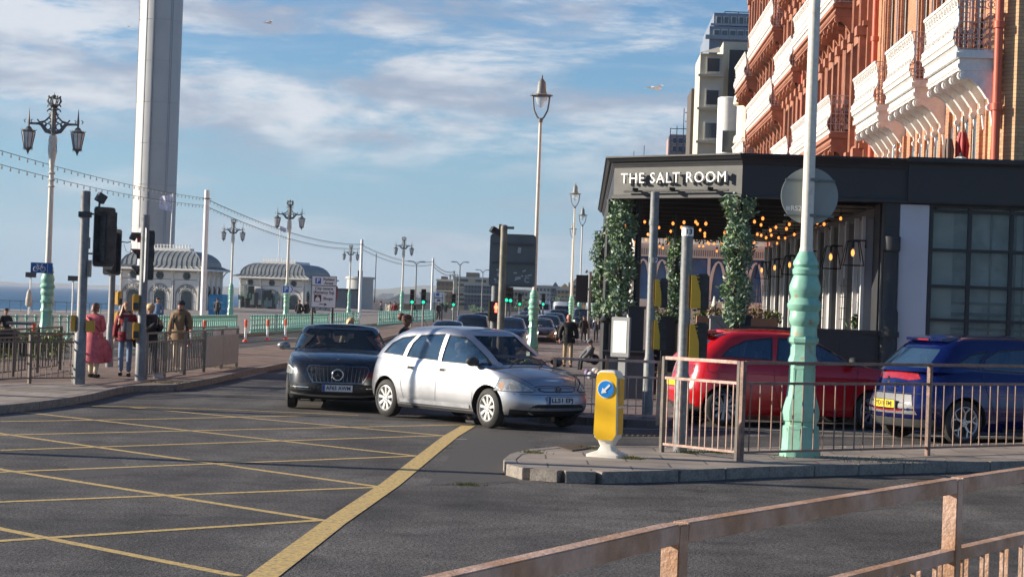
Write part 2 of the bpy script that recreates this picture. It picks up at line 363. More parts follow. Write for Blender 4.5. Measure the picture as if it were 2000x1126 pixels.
def px_poly(pts, z): return [at(x,y,z) for x,y in pts]
K = .12
def kerbline(name, pts, z=K, w=.14, stone=.91):
    # separate stones along a world polyline, proud of the road
    b = MB(); out = []
    for p, q in zip(pts, pts[1:]):
        n = max(1, round((q-p).length/stone))
        for i in range(n): out.append((p.lerp(q, i/n), p.lerp(q, (i+1)/n)))
    for p, q in out:
        d = (q-p); ln = d.length; d.normalize(); c = (p+q)/2; nrm = Vector((d.y,-d.x,0))
        b.box((c.x+nrm.x*w/2, c.y+nrm.y*w/2, z/2+.002), (ln-.008, w, z+.006), math.atan2(d.y, d.x))
    return struct(b.build(name, KERB, bevel=.007, smooth=40))
# right-hand traffic island (foreground middle distance)
front = [(1008,897),(1012,906),(1045,914),(1100,918),(1160,919.5),(1310,916),(1485,909),(1661,905),(1833,901),(2000,898),(2250,893)]
back = [(2250,858),(2000,866),(1456,876),(1300,873),(1149,872),(1109,873),(1051,879),(1020,887)]
isl = px_poly(front+back, K)
flat('traffic_island', isl, K, PAVE, .13)
fr = px_poly(front, K); bk = px_poly(back+[front[0]], K)
kerbline('kerb', [Vector((p.x,p.y,0)) for p in fr])
kerbline('kerb', [Vector((p.x,p.y,0)) for p in bk])
# left pavement / central reservation with crossing
lf = [(-160,800),(0,789),(60,783),(110,777),(165,768),(212,757),(245,752),(330,750),(400,738),(480,721),(560,706),(600,697),(660,680),(760,655),(860,633),(900,625)]
lb = [(860,621),(780,634),(700,650),(600,668),(460,683),(300,694),(150,702),(-160,712)]
flat('central_reservation', px_poly(lf+lb, K), K, PAVB, .13)
lp = [(-160,799),(0,788),(60,782),(110,776),(165,767),(210,757),(160,745),(-160,752)]
flat('pavement', px_poly(lp, K+.004), K+.004, PAVE)
kl = px_poly(lf, K); kerbline('kerb', [Vector((p.x,p.y,0)) for p in kl])
kl = px_poly(lb, K); kerbline('kerb', [Vector((p.x,p.y,0)) for p in kl])
# promenade pavement behind the turquoise railing
pr = [(-200,672),(60,668),(250,662),(400,660),(487,655),(600,645),(700,637),(780,631),(850,622)]
pk = px_poly(pr, 0)
flat('promenade', [(p.x,p.y) for p in pk]+[(-14,260),(-30,300),(-33,40)], K, mat('promenade_tarmac', (.20,.17,.15), .85, scale=2, col2=(.26,.22,.19)), .13)
kerbline('kerb', [Vector((p.x,p.y,0)) for p in pk], stone=1.8)
# seafront and side-street pavement on the right
rp = [st(-2.2,420),st(-2.2,46),st(-1.7,37),st(-.6,31.6),st(1.35,31.2),st(1.9,34.8),st(60,34.8),st(60,420)]
flat('pavement', [(p.x,p.y) for p in rp], K, brickmat('red_paving', (.21,.165,.15), (.165,.14,.13), (.09,.08,.075), .6, .45, .01, 'floor', .85, .4, .5, .25), .13)
kerbline('kerb', [Vector((p.x,p.y,0)) for p in reversed(rp[:7])])
# foreground pavement the camera stands on
flat('pavement', [(-3.2,-30),(-1.4,2),(-.35,4.6),(3.4,10.4),(30,50),(40,50),(40,-30)], K, PAVE, .13)
# road markings
ROADY = mat('yellow_road_paint', (.58,.40,.13), .8, var=.3, scale=22, col2=(.24,.20,.14), mixlo=.47, mixhi=.68)
ROADW = mat('white_road_paint', (.48,.47,.44), .75, var=.2, scale=30, col2=(.2,.2,.19), mixlo=.52, mixhi=.7)
def lines(name, segs, mtl, z):
    b = MB()
    for pts, w in segs:
        Q = px_poly(pts, 0); P = []
        for k in range(len(Q)):
            t = (Q[min(k+1,len(Q)-1)]-Q[max(k-1,0)]).normalized(); P.append((Q[k], Vector((-t.y,t.x,0))))
        for (p,n),(q,n2) in zip(P, P[1:]):
            b.quad((p-n*w/2)+Vector((0,0,z)), (q-n2*w/2)+Vector((0,0,z)), (q+n2*w/2)+Vector((0,0,z)), (p+n*w/2)+Vector((0,0,z)))
    return struct(b.build(name, mtl))
a45 = [[(-100,1006),(0,1032),(465,1124)], [(-120,883),(0,916),(635,1016)], [(-120,825),(0,846),(740,950)], [(25,802),(815,890)], [(255,795),(865,850)]]
b45 = [[(-120,1064),(0,1056),(635,1015)], [(-120,985),(0,980),(740,951)], [(-60,924),(40,920),(815,890)], [(0,879),(865,850)], [(-80,852),(55,848),(900,829)], [(0,823),(300,818),(600,811)]]
lines('road_marking', [(s, .10) for s in a45], ROADY, .002)
lines('road_marking', [(s, .10) for s in b45], ROADY, .0035)
lines('road_marking', [([(500,1136),(650,1022),(762,946),(838,885),(880,852),(915,831)], .20), ([(-80,812),(0,804),(60,797),(95,791)], .2), ([(95,791),(250,794),(450,800),(700,811)], .09)], ROADY, .005)
lines('road_marking', [([(250,762),(330,765),(470,770)], .06), ([(470,770),(560,773)], .06), ([(520,726),(470,738)],.09), ([(530,754),(572,754)],.05), ([(150,686),(470,667),(640,655),(760,643)], .1),
    ([(600,742),(560,760)],.08), ([(870,857),(912,857)],.05), ([(1200,836),(1300,838),(1700,842),(1985,841)],.10), ([(1460,850),(1985,852)],.08),([(1365,875),(1395,877)],.06)], ROADW, .002)
DA = mat('old_asphalt_patch', (.062,.056,.052), .85, var=.35, scale=55, bump=.4, bscale=120, col2=(.085,.078,.072))
flat('road_patch', px_poly([(838,944),(912,842),(1012,842),(1052,880),(1012,897),(1010,941),(930,949)],0), .0016, DA)
flat('road_patch', px_poly([(1500,985),(1700,968),(1760,990),(1540,1012)],0), .0016, DA)
flat('road_patch', px_poly([(130,905),(235,899),(262,925),(140,934)],0), .0016, DA)
TAR = mat('tar_seam', (.022,.021,.021), .6, var=.2, scale=20)
_r = random.Random(12)
def jag(p, q, n, a): return [(p[0]+(q[0]-p[0])*i/n+_r.uniform(-a,a), p[1]+(q[1]-p[1])*i/n+_r.uniform(-a,a)*.35) for i in range(n+1)]
lines('road_crack', [(jag((825,948),(1008,941),14,5),.018),(jag((1010,945),(1990,918),40,6),.012),(jag((0,870),(420,905),20,9),.010),(jag((1060,1070),(1500,1000),20,9),.010),(jag((1250,860),(2000,850),24,4),.012),(jag((1700,945),(1990,935),8,5),.009)], TAR, .003)
# drain covers
for nm, pts, lab in (('drain_cover', [(1086,892),(1128,887),(1160,894),(1116,901)], 'square cast iron drain cover in the island paving beside the keep left bollard'),
                     ('drain_grate', [(1212,847),(1286,848),(1286,852),(1210,851)], 'dark drain grate in the road beyond the island fence')):
    P = px_poly(pts, 0); z = K+.004 if nm == 'drain_cover' else .0
    b = MB(); b.prism([(p.x,p.y) for p in P], 'xy', z, z+.008)
    n = 7
    for i in range(n):
        for j in range(n):
            c = P[0].lerp(P[1],(i+.5)/n).lerp(P[3].lerp(P[2],(i+.5)/n),(j+.5)/n); d = (P[1]-P[0]).length/n*.5
            b.box((c.x,c.y,z+.011),(d,d,.006), math.atan2((P[1]-P[0]).y,(P[1]-P[0]).x))
    tag(b.build(nm, mat('cast_iron', (.10,.075,.055), .7, .3, scale=20, bump=.2)), lab, 'drain cover')

# ---------------- foliage ----------------
def leafmat(name, c1, c2):
    m = mat(name, c1, .55, 0, .25, 5, col2=c2, mixlo=.38, mixhi=.62); return m
def leaves(b, pts, size, rnd, mats=1):
    for p in pts:
        s = size*rnd.uniform(.45,1.6); n = Vector((rnd.gauss(0,1),rnd.gauss(0,1),rnd.gauss(0,.8)+.4)).normalized(); t = n.orthogonal().normalized(); t.rotate(Matrix.Rotation(rnd.uniform(0,6.3),3,n)); u = n.cross(t)
        p = Vector(p); b.mi = rnd.randrange(mats)
        b.add([p-t*s, p-u*s*.42, p+t*s*1.1, p+u*s*.42], [(0,1,2,3)])
def clump_pts(rnd, boxf, nclump, per, spread):
    out = []
    for _ in range(nclump):
        c = boxf(rnd)
        for _ in range(per): out.append((c[0]+rnd.gauss(0,spread), c[1]+rnd.gauss(0,spread), c[2]+rnd.gauss(0,spread)))
    return out
LF1 = leafmat('leaf_dark', (.07,.14,.055), (.15,.25,.09)); LF2 = leafmat('leaf_bluegreen', (.13,.22,.16), (.26,.37,.28)); LF3 = leafmat('leaf_pale', (.22,.29,.14), (.30,.36,.24))
GRS = leafmat('weed_green', (.13,.16,.03), (.24,.22,.07))
def weeds(px, py, z, w, n, label, h=.04):
    rnd = random.Random(px); b = MB(); c = at(px,py,z); 
    for _ in range(n*2):
        x, y = rnd.gauss(0,w/2), rnd.gauss(0,w/4); a = rnd.uniform(0,6.3); hh = h*rnd.uniform(.4,1.3); d = .005
        b.add([(x-d,y,0),(x+d,y,0),(x+math.cos(a)*hh*.7,y+math.sin(a)*hh*.7,hh)], [(0,1,2)])
    o = b.build('weeds', GRS, fix=False); o.location = c; tag(o, label, 'weeds', kind='stuff')
for px,py,z,w,n,l in ((1235,896,K,.12,70,'small green weeds between slabs near the bollard'),(1345,884,K,.15,60,'yellow green weeds at the foot of the grey pole'),(1410,884,K,.3,120,'dark tuft of weeds inside the island fence'),
        (1163,938,0,.12,60,'weeds growing at the kerb foot in front of the bollard'),(1500,927,0,.2,70,'weeds at the kerb joint below the fence corner'),(910,947,0,.15,50,'small weed growing from a crack in the open road'),(1160,876,K,.2,60,'weeds at the back edge of the island behind the bollard'),(1040,884,K,.15,50,'weeds by the rounded nose of the island'),
        (440,718,K,.6,90,'weeds along the kerb below the grey panelled fence'),(330,748,K,.5,80,'weeds by the kerb next to the signal pole'),(1700,899,K,.8,70,'moss and weeds along the kerb under the island fence')): weeds(px,py,z,w,n,l)
# clipped hedge / planting at left
def hedge(name, p0, p1, h, w, n, lab, mats_):
    rnd = random.Random(11); b = MB(); d = p1-p0
    pts = clump_pts(rnd, lambda r: (lambda t: (d.x*t, d.y*t+r.uniform(-w/2,w/2), r.uniform(.05,h)))(r.random()), n, 22, .09)
    leaves(b, pts, .05, rnd, 2); o = b.build(name, mats_, fix=False); o.location = p0
    tag(o, lab, 'hedge'); return o
hedge('hedge', at(-60,694,K), at(118,690,K), .5, .9, 160, 'low yellow green hedge behind the fence at the left', [mat('hedge_yellow',(.20,.22,.04),.6,col2=(.3,.3,.08)), LF1])
# ---------------- lamps ----------------
BASEP = [(0,.245),(.06,.245),(.09,.225),(.36,.215),(.38,.19),(.41,.19),(.43,.21),(.52,.218),(.60,.205),(.72,.172),(.92,.152),(1.10,.150)]
BASE2 = [(1.10,.17),(1.13,.185),(1.17,.172),(1.22,.155),(1.34,.155),(1.37,.185),(1.41,.19),(1.44,.165),(1.56,.158),(1.60,.182),(1.65,.19),(1.69,.182),(1.74,.175),(1.78,.205),(1.82,.213),(1.86,.19),(1.90,.165),(1.93,.172),(1.98,.192),(2.04,.192),(2.12,.165),(2.17,.145),(2.19,.162),(2.24,.165),(2.27,.14),(2.30,.155),(2.34,.15),(2.37,.13),(2.46,.088)]
def base_part(root, s=1.0):
    b = MB(); b.lathe([(z*s,r*s*1.04) for z,r in BASEP], n=8, ph=PI/8); b.lathe([(z*s,r*s) for z,r in BASE2[:8]], n=8, ph=PI/8)
    b.lathe([(z*s,r*s) for z,r in BASE2[7:]], n=20)
    for k in range(8):   # raised panels on the faces
        a = k*PI/4; c, sn = math.cos(a), math.sin(a)
        for z0, z1, r in ((.10,.34,.205),(.80,1.06,.142)):
            for (za, zb, w0, w1) in ((z0,z1,-.055,-.045),(z0,z1,.045,.055),(z1-.012,z1,-.055,.055),(z0,z0+.012,-.055,.055)):
                b.box((c*r*s, sn*r*s, (za+zb)/2*s), (.016*s, (w1-w0)*s, (zb-za)*s), a) if w1-w0 > .05 else b.box(((c*r - sn*(w0+w1)/2)*s, (sn*r + c*(w0+w1)/2)*s, (za+zb)/2*s), (.016*s, .01*s, (zb-za)*s), a)
    for k in range(4):   # scroll ornaments on the urn
        a = k*PI/2+.2
        pts = [((.183-.012*q)*math.cos(a+.22*math.cos(q*1.4)*(1-q/5)), (.183-.012*q)*math.sin(a+.22*math.cos(q*1.4)*(1-q/5)), 2.0+.07*math.sin(q*1.4)*(1-q/5)) for q in [i*.35 for i in range(13)]]
        b.tube([(x*s,y*s,z*s) for x,y,z in pts], .009*s, 5)
    return b.build('column_base', GREEN, root, 32)
def bell_lamp(loc, label, s=1.0, H=8.4, head=True, rz=0):
    r = thing('street_lamp', label, 'street lamp', loc, rz, 'bell topped street lamps on sea green bases')
    base_part(r, s)
    b = MB(); b.tube([(0,0,2.44*s),(0,0,H)], [.073*s,.058*s], 16); b.lathe([(2.44*s,.085*s),(2.5*s,.08*s)], n=14); b.build('pole', CREAM, r, 40)
    if head:
        b = MB(); top = H+.95*s
        for sg in (-1,1): b.tube([(0,0,H-.02),(sg*.12*s,0,H+.10*s),(sg*.24*s,0,H+.34*s),(sg*.28*s,0,H+.62*s),(sg*.30*s,0,top-.10*s)], .032*s, 8)
        b.lathe([(H-.08,.075*s),(H+.02,.09*s),(H+.06,.05*s)], n=12); b.build('fork_bracket', GREY, r, 40)
        b = MB(); b.lathe([(top-.12*s,.30*s),(top-.09*s,.40*s),(top-.06*s,.39*s),(top-.02*s,.20*s),(top+.10*s,.165*s),(top+.40*s,.14*s),(top+.46*s,.09*s),(top+.50*s,.07*s),(top+.53*s,.03*s),(top+.58*s,.04*s),(top+.68*s,.004)], n=20)
        for k in range(10): a = k*PI/5; b.sph((.385*s*math.cos(a),.385*s*math.sin(a),top-.075*s), .03*s, 6, 4)
        b.build('lamp_hood', GREY, r, 35)
        b = MB(); b.lathe([(top-.52*s,.01),(top-.46*s,.10*s),(top-.32*s,.19*s),(top-.12*s,.22*s)], n=16); b.build('glass_bowl', glassmat('lamp_glass', (.75,.8,.85), .45, .1), r, 60)
    return r
bell_lamp(at(1561,890,K), 'street lamp with sea green base beside the red car, carrying the round sign', 1.0, 9.0, False, R(22))
for px, D, s, l in ((1044,63,.86,'tallest bell topped street lamp, behind the silver hatchback'),(1117,122,.9,'bell topped street lamp rising behind the walking bald man'),(1133,150,.86,'thin bell topped lamp just left of the black sign back'),(1115,178,.86,'far bell topped lamp overlapping the one in front of it'),(1159,222,.86,'farthest bell topped lamp close to the canopy corner')):
    X = (px-1000)/4000*D; bell_lamp((X, D, K), l, s, 7.35 if D < 70 else 7.5)
def ornate_lamp(loc, label, s=1.0, H=7.05):
    r = thing('promenade_lamp', label, 'street lamp', loc, R(-2), 'ornate twin lantern promenade lamps', s)
    base_part(r, 1.0); k = H/7.05
    b = MB(); b.lathe([(2.44,.09),(2.9,.085),(4.6,.075),(4.62,.12),(4.66,.07),(4.78,.07),(4.80,.12),(4.84,.07),(4.95,.065),(5.0,.11),(5.05,.06),(5.3,.08),(5.55,.12),(5.62,.14),(5.68,.09),(5.9,.13),(6.05,.10)], n=12)
    b.build('pole', CREAM, r, 35)
    M1 = mat('lamp_head_iron', (.10,.11,.115), .5, .2, var=.2, col2=(.20,.19,.17))
    b = MB()
    b.tube([(0,0,6.0),(0,0,6.75)], .07, 8)
    for sg in (-1,1):
        b.tube([(0,0,6.12),(sg*.20,0,6.18),(sg*.34,0,6.36),(sg*.42,0,6.38),(sg*.70,0,6.38)], [.05,.06,.05,.035,.03], 6)
        b.tube([(sg*.05,0,6.75),(sg*.12,0,6.58),(sg*.24,0,6.46),(sg*.40,0,6.42),(sg*.46,0,6.5)], .024, 6)
        for cx, cz, rr in ((.16,6.30,.09),(.13,6.48,.06),(.27,6.36,.07),(.12,6.72,.07),(.13,6.86,.06)):
            b.tube([(sg*(cx+rr*math.cos(q)),0,cz+rr*math.sin(q)) for q in [i*PI/5 for i in range(9)]], .02, 5)
        b.tube([(sg*.70,0,6.40),(sg*.70,0,6.50)], .035, 6); b.tube([(sg*.70,0,6.5),(sg*.70,0,6.82)], [.03,.004], 6)
        b.tube([(sg*.60,0,6.38),(sg*.64,0,6.46),(sg*.60,0,6.50)], .015, 5); b.tube([(sg*.80,0,6.40),(sg*.84,0,6.46),(sg*.79,0,6.50)], .015, 5)
        b.tube([(sg*.09,-.02,6.05),(sg*.12,0,5.6),(sg*.06,0,5.3)], .012, 5)
    # crown finial
    b.sph((0,0,6.80),.07); b.lathe([(6.86,.10),(6.90,.14),(6.93,.13)], n=10)
    for q in range(8):
        a = q*PI/4; b.tube([(.13*math.cos(a),.13*math.sin(a),6.92),(.20*math.cos(a),.20*math.sin(a),7.02),(.17*math.cos(a),.17*math.sin(a),7.12),(0,0,7.10)], .022, 5)
        b.sph((.17*math.cos(a),.17*math.sin(a),7.15),.025,6,4)
    b.sph((0,0,7.16),.05,8,5); b.tube([(0,0,7.16),(0,0,7.27)],[.02,.004],5)
    b.build('bracket_arms', M1, r, 40)
    for sg in (-1,1):
        b = MB(); x = sg*.70
        b.tube([(x,0,6.40),(x,0,6.26)], .03, 6); b.lathe([(6.14,.19),(6.18,.20),(6.22,.10),(6.28,.07),(6.30,.03)], (x,0,0), 8)
        for q in range(8):
            a = q*PI/4+.2; b.tube([(x+.19*math.cos(a),.19*math.sin(a),6.14),(x+.11*math.cos(a),.11*math.sin(a),5.70)], .014, 4)
            b.tube([(x+.19*math.cos(a),.19*math.sin(a),6.16),(x+.23*math.cos(a),.23*math.sin(a),6.22)], [.014,.003], 4)
            b.tube([(x+.12*math.cos(a),.12*math.sin(a),5.70),(x+.14*math.cos(a),.14*math.sin(a),5.62)], [.014,.003], 4)
        b.lathe([(5.70,.12),(5.67,.12),(5.62,.05),(5.50,.005)], (x,0,0), 8)
        lt = b.build('lantern', M1, r, 40)
        b = MB(); b.lathe([(5.71,.10),(6.13,.175)], (x,0,0), 8, ph=.2); b.build('lantern_glass', mat('lantern_milk_glass', (.62,.64,.66), .35, var=.15, scale=6), lt)
    return r
OL = ornate_lamp(tuple(at(88,685,.0)), 'ornate twin lantern lamp nearest the left edge, wearing the blue cycle sign')
for px, D, l in ((561,117,'ornate twin lantern lamp with the parking arrow sign, before the second kiosk'),(452,150,'ornate twin lantern lamp between the two seafront kiosks'),(786,179,'dark ornate twin lantern lamp near the green traffic signals'),(683,214,'small ornate twin lantern lamp left of the grey drum building'),(886,378,'tiny far ornate lamp in front of the cream seafront block')):
    clone(OL, ((px-1000)/4000*D, D, 0), None, l)
# right lamp: round sign seen from behind
p = at(1561,890,K); D = p.y
r = thing('round_sign', 'round grey sign seen from behind, clamped high on the green based lamp', 'sign', (p.x+.06, D+.125, 0))
c = atd(1584,382,D); b = MB(); b.lathe([(-.012,.345),(.012,.345)], (c.x-p.x-.06,0,c.z) , 48, 'Y'); b.build('sign_plate', mat('sign_back_green_grey', (.27,.30,.285), .5, .05, var=.1, scale=3), r, 30)
b = MB()
for zz in (.19,-.24): b.bb(c.x-p.x-.06-.30, c.x-p.x-.06+.30, -.035, -.014, c.z+zz-.012, c.z+zz+.012)
b.isl('clamp_rail', SGREY, r)
for zz in (.19,-.24): b = MB(); b.lathe([(c.z+zz-.018,.074),(c.z+zz+.018,.074)],(-.06+.03,-.125,0),16); b.build('clamp_band', SGREY, r, 30)
text('RS2', .085, SWHITE, r, (c.x-p.x-.06-.16,-.018,c.z-.155), bold=.001); b = MB(); b.bb(c.x-p.x-.30-.04,c.x-p.x-.30+.01,-.018,-.014,c.z-.18,c.z-.13); b.build('sticker', mat('sticker', (.5,.52,.52)), r)

# ---------------- guard rails ----------------
def guardrail(label, pts, H, mtl, pm, z0=K, post=.05, rail=.04, gap=.24, low=.10, bar=.012, sp=.105, posts_extra=0, group=None, top=None, name='guard_rail', panel=None, ends=True):
    pts = [Vector((p[0],p[1],z0)) for p in pts]; o = pts[0]
    r = thing(name, label, 'guard rail', o, 0, group)
    for i, p in enumerate(pts):
        q = pts[min(i+1,len(pts)-1)]-pts[max(i-1,0)] if i in (0,len(pts)-1) else pts[i+1]-pts[i]
        a = math.atan2(q.y,q.x); b = MB(); l = p-o; b.box((l.x,l.y,H/2-.02),(post,post,H+.03-.0),a); b.build('post', pm, r, bevel=.004)
    for i,(p,q) in enumerate(zip(pts,pts[1:])):
        d = q-p; ln = d.length-post; a = math.atan2(d.y,d.x); c = (p+q)/2-o
        b = MB(); b.box((c.x,c.y,H-rail/2-.002),(ln-.004,rail*.96,rail),a); b.build('top_rail', mtl, r, bevel=.003)
        b = MB(); b.box((c.x,c.y,H-gap-rail/2),(ln-.004,rail*.8,rail*.8),a); b.box((c.x,c.y,low),(ln-.004,rail*.7,rail*.7),a)
        n = int(ln/sp); u = d.normalized()
        for k in range(n):
            x = (k+.5)/n-.5; off = (.009 if (k%2 and bar>.011) else -.009); b.box((c.x+u.x*ln*x-u.y*off, c.y+u.y*ln*x+u.x*off,(H-gap+low)/2-.008),(bar,bar,H-gap-low-.03),a)
        b.build('bar_panel', mtl, r)
        if panel and i in panel:
            b = MB(); b.box((c.x-u.y*-.03,c.y+u.x*-.03,(H-gap+low)/2+.02),(ln*.98,.006,H-gap-low+.02),a); b.build('mesh_panel', mat('pale_screen',(.42,.42,.40),.6), r)
    return r
def spanpts(a, b, n): return [a.lerp(b, i/n) for i in range(n+1)]
# foreground rail, a few metres from the camera
Pa, Pb = Vector((.45,5.37,0)), Vector((1.575,7.2,0)); u = (Pb-Pa).normalized(); Pz = Vector((-.44,3.52,0)); u2 = Vector((.545,.838,0)).normalized()
guardrail('nearest rusty pink guard rail crossing the bottom right corner', [Pz, Pa, Pb, Pb+u2*2.05], 1.17, RUSTP, RUSTP, post=.055, rail=.052, gap=.245, bar=.014, sp=.10)
i0, i1, i2 = at(1292,882,K), at(1446,900,K), at(1811,889,K); i3 = i2+(i2-i1)*1.0
guardrail('pink fence panel turning the corner of the traffic island by the bollard', [i0, i1-(i1-i0).normalized()*.06], 1.15, mat('pink_rail_paint',(.50,.33,.27),.5,var=.2,scale=8,col2=(.36,.22,.16)), BRNP, post=.05, rail=.04, group='guard rails on the right island')
guardrail('long fence toned shaded brown on the traffic island in front of the red and blue cars', [i1, i2, i3, i3+(i3-i2)], 1.15, mat('shaded_pink_rail',(.27,.16,.115),.6,var=.2,scale=7,col2=(.22,.13,.095)), mat('rust_brown_post',(.17,.10,.075),.6,var=.3,scale=8,col2=(.28,.17,.13)), post=.055, rail=.038, sp=.175, group='guard rails on the right island')  # rails are the pink paint darkened for the side away from the sun
r1 = at(1289,826,K); y = r1.y+.1; r2 = Vector((.68,y,0)); r3 = Vector((1.35,y,0))
guardrail('pink guard rail at the pavement corner behind the silver car nose', [Vector((-.35,y+.2,0)), r2, Vector((1.46,y,0)), Vector((r1.x-.03,y,0))], .93, MATS['pink_rail_paint'], RUSTP, sp=.12, group='guard rails on the right pavement')
# left rails
f = [at(-120,752,K), at(-30,752,K), at(57,749,K), at(143,748,K)]
guardrail('dark fence nearest the left edge, ending at the left signal pole', f, .90, BRNP, BRNP, post=.055, rail=.035, gap=.15, sp=.12)
f = [at(-75,745,K), at(25,735,K), at(73,728,K), at(117,722,K)]
guardrail('second dark fence row just behind the nearest left fence', f, .90, BRNP, BRNP, post=.05, rail=.035, gap=.15, sp=.12)
f = [at(284,741,K), at(320.5,736,K), at(360,732,K), at(398,726,K), at(432,720,K), at(462,716,K)]
PALER = mat('grey_rail', (.17,.16,.145), .5, .1, var=.15, scale=5, col2=(.24,.225,.20))
guardrail('grey fence with screened panels beyond the two signal poles', f, .90, PALER, PALER, post=.055, rail=.035, gap=.17, sp=.085, bar=.02, panel=(3,4))
f = [at(300,712,K), at(345,708,K), at(395,704,K), at(440,700,K)]
guardrail('thin back fence row behind the brown coated man', f, .85, PALER, PALER, post=.045, rail=.03, gap=.15, sp=.12)
b = MB(); c = at(414,714,K); d = at(461,708,K); u = (d-c)
b.box(((u.x)/2,(u.y)/2,.66),(u.length*.98,.02,.40), math.atan2(u.y,u.x)); o = b.build('notice_board', mat('board_lilac', (.48,.49,.55), .5)); o.location = c; tag(o, 'pale lilac board tied behind the end of the grey fence', 'board')

# ---------------- turquoise promenade railing ----------------
TQ = mat('turquoise_paint', (.22,.50,.42), .5, var=.12, scale=4, col2=(.33,.56,.49))
def promenade_rail(label, pts, sp, H, wide=.10):
    P = px_poly(pts, K); o = P[0]; r = thing('promenade_railing', label, 'railing', o, 0, 'turquoise railings along the promenade')
    b0 = MB(); b0.lathe([(0,.09),(.05,.09),(.09,.045),(H*.45,.035),(H*.8,.04),(H-.1,.06),(H-.04,.065),(H,.04)], n=8, sy=1.0)
    b0.tube([(0,-.05,.08),(0,-.14,.22),(0,-.08,.36),(0,-.03,.30)], .022, 5)
    acc = 0; first = None; rails = MB()
    for p, q in zip(P, P[1:]):
        d = q-p; n = max(1, round(d.length/sp)); a = math.atan2(d.y,d.x)
        for k in range(n):
            c = p.lerp(q,(k+.5)/n)-o
            if first is None: first = b0.build('baluster', TQ, r, 35); bb = first
            else: bb = first.copy(); COL.objects.link(bb)
            bb.location = (c.x,c.y,0); bb.rotation_euler = (0,0,a)
        c = (p+q)/2-o
        for zz, w in ((.12,.04),(H-.22,.035),(H-.05,.05)): rails.box((c.x,c.y,zz),(d.length,w,w),a)
    rails.build('rails', TQ, r); return r
promenade_rail('stout turquoise balusters between the wand posts and the second kiosk', [(488,650),(560,646),(640,640.5)], .52, .78)
promenade_rail('turquoise balusters behind the parking direction sign', [(644,640.3),(700,636.5)], .85, .82)
promenade_rail('turquoise balusters running up to the waiting cars', [(738,634),(800,629),(850,625.5)], 1.1, .86)
promenade_rail('turquoise railing seen behind the pedestrians and first kiosk', [(286,660),(360,657),(462,652)], .30, .80)
promenade_rail('turquoise railing behind the woman in the pink coat', [(-40,664),(60,663),(200,661)], .55, .78)
# wand posts
wp = None
ORG = mat('orange_plastic', (.75,.10,.04), .45)
for px, py, l in ((479,667,'orange topped white wand post at the right end of the grey fence'),(522,664,'orange and white wand post, middle of the trio by the railing'),(557,662,'orange and white wand post nearest the parking direction sign'),(398,672,'orange and white wand post beside the tall white festoon mast'),(372,676,'orange and white wand post seen over the grey fence by the brown coat'),(64,690,'orange wand post behind the left fences near the ornate lamp')):
    if wp is None:
        wp = thing('wand_post', l, 'bollard', at(px,py), 0, 'orange and white wand posts')
        b = MB(); b.lathe([(.10,.045),(.62,.045)], n=10); b.build('tube', SWHITE, wp, 30)
        b = MB(); b.lathe([(0,.12),(.03,.11),(.10,.05)], n=10); b.build('foot', ORG, wp, 30)
        b = MB(); b.lathe([(.54,.050),(.74,.052),(.80,.06),(.83,.05)], n=10); b.build('cap', ORG, wp, 30)
    else: clone(wp, at(px,py), None, l)

# ---------------- festoon masts and light strings ----------------
FM = []
for px, D, l in ((None,23,''),(398,93,'tall white festoon mast beside the first kiosk'),(704,165,'white festoon mast left of the ornate lamp near the drum building'),(844,230,'thin white festoon mast before the distant seafront blocks'),(None,300,'')):
    X = -14.2 if D == 23 else (-8.3 if D == 300 else (px-1000)/4000*D)
    FM.append(Vector((X,D,0)))
    if D == 300: continue
    r = thing('festoon_mast', l or 'white festoon mast standing outside the left edge of the view', 'mast', (X,D,0), 0, 'white festoon masts')
    b = MB(); b.lathe([(0,.16),(.3,.16),(.35,.125),(6.3,.115),(6.42,.115),(6.44,.02)], n=14); b.build('mast_tube', WHITE, r, 35)
    b = MB(); b.lathe([(6.0,.14),(6.06,.14)], n=12); b.bb(-.2,.2,-.03,.03,6.02,6.05); b.build('collar', GREY, r)
for i,(p,q) in enumerate(zip(FM, FM[1:])):
    for lev, (zt, off, ss) in enumerate(((6.05,.05,.55),(5.72,.05,.60))):
        for side in ((-.10,) if 1 else ()):
            b = MB(); n = 40; pts = []
            for k in range(n+1):
                t = k/n; P = p.lerp(q, t); pts.append(Vector((P.x+side-p.x, P.y-p.y, zt-ss*4*t*(1-t))))
            b.tube(pts, .010 if i == 0 else .016, 4)
            nb = 72; mb = MB()
            o = b.build('light_string', BLACK)
            o.location = p; tag(o, ('upper' if lev == 0 else 'lower')+' festoon light string '+('from the left edge to the first white mast','between the first and second white masts','between the second and third white masts','running on from the third mast into the distance')[i], 'string lights', 'festoon light strings between the masts')
            mb.lathe([(-.12,.010),(-.09,.026),(-.04,.016),(0,.010)], n=5); bo = mb.build('bulb', mat('festoon_bulb', (.30,.29,.27), .3), o)
            for k in range(nb):
                t = (k+.5)/nb; x = pts[min(n-1,int(t*n))].lerp(pts[min(n,int(t*n)+1)], t*n-int(t*n))
                if k: bo = bo.copy(); COL.objects.link(bo)
                bo.location = x

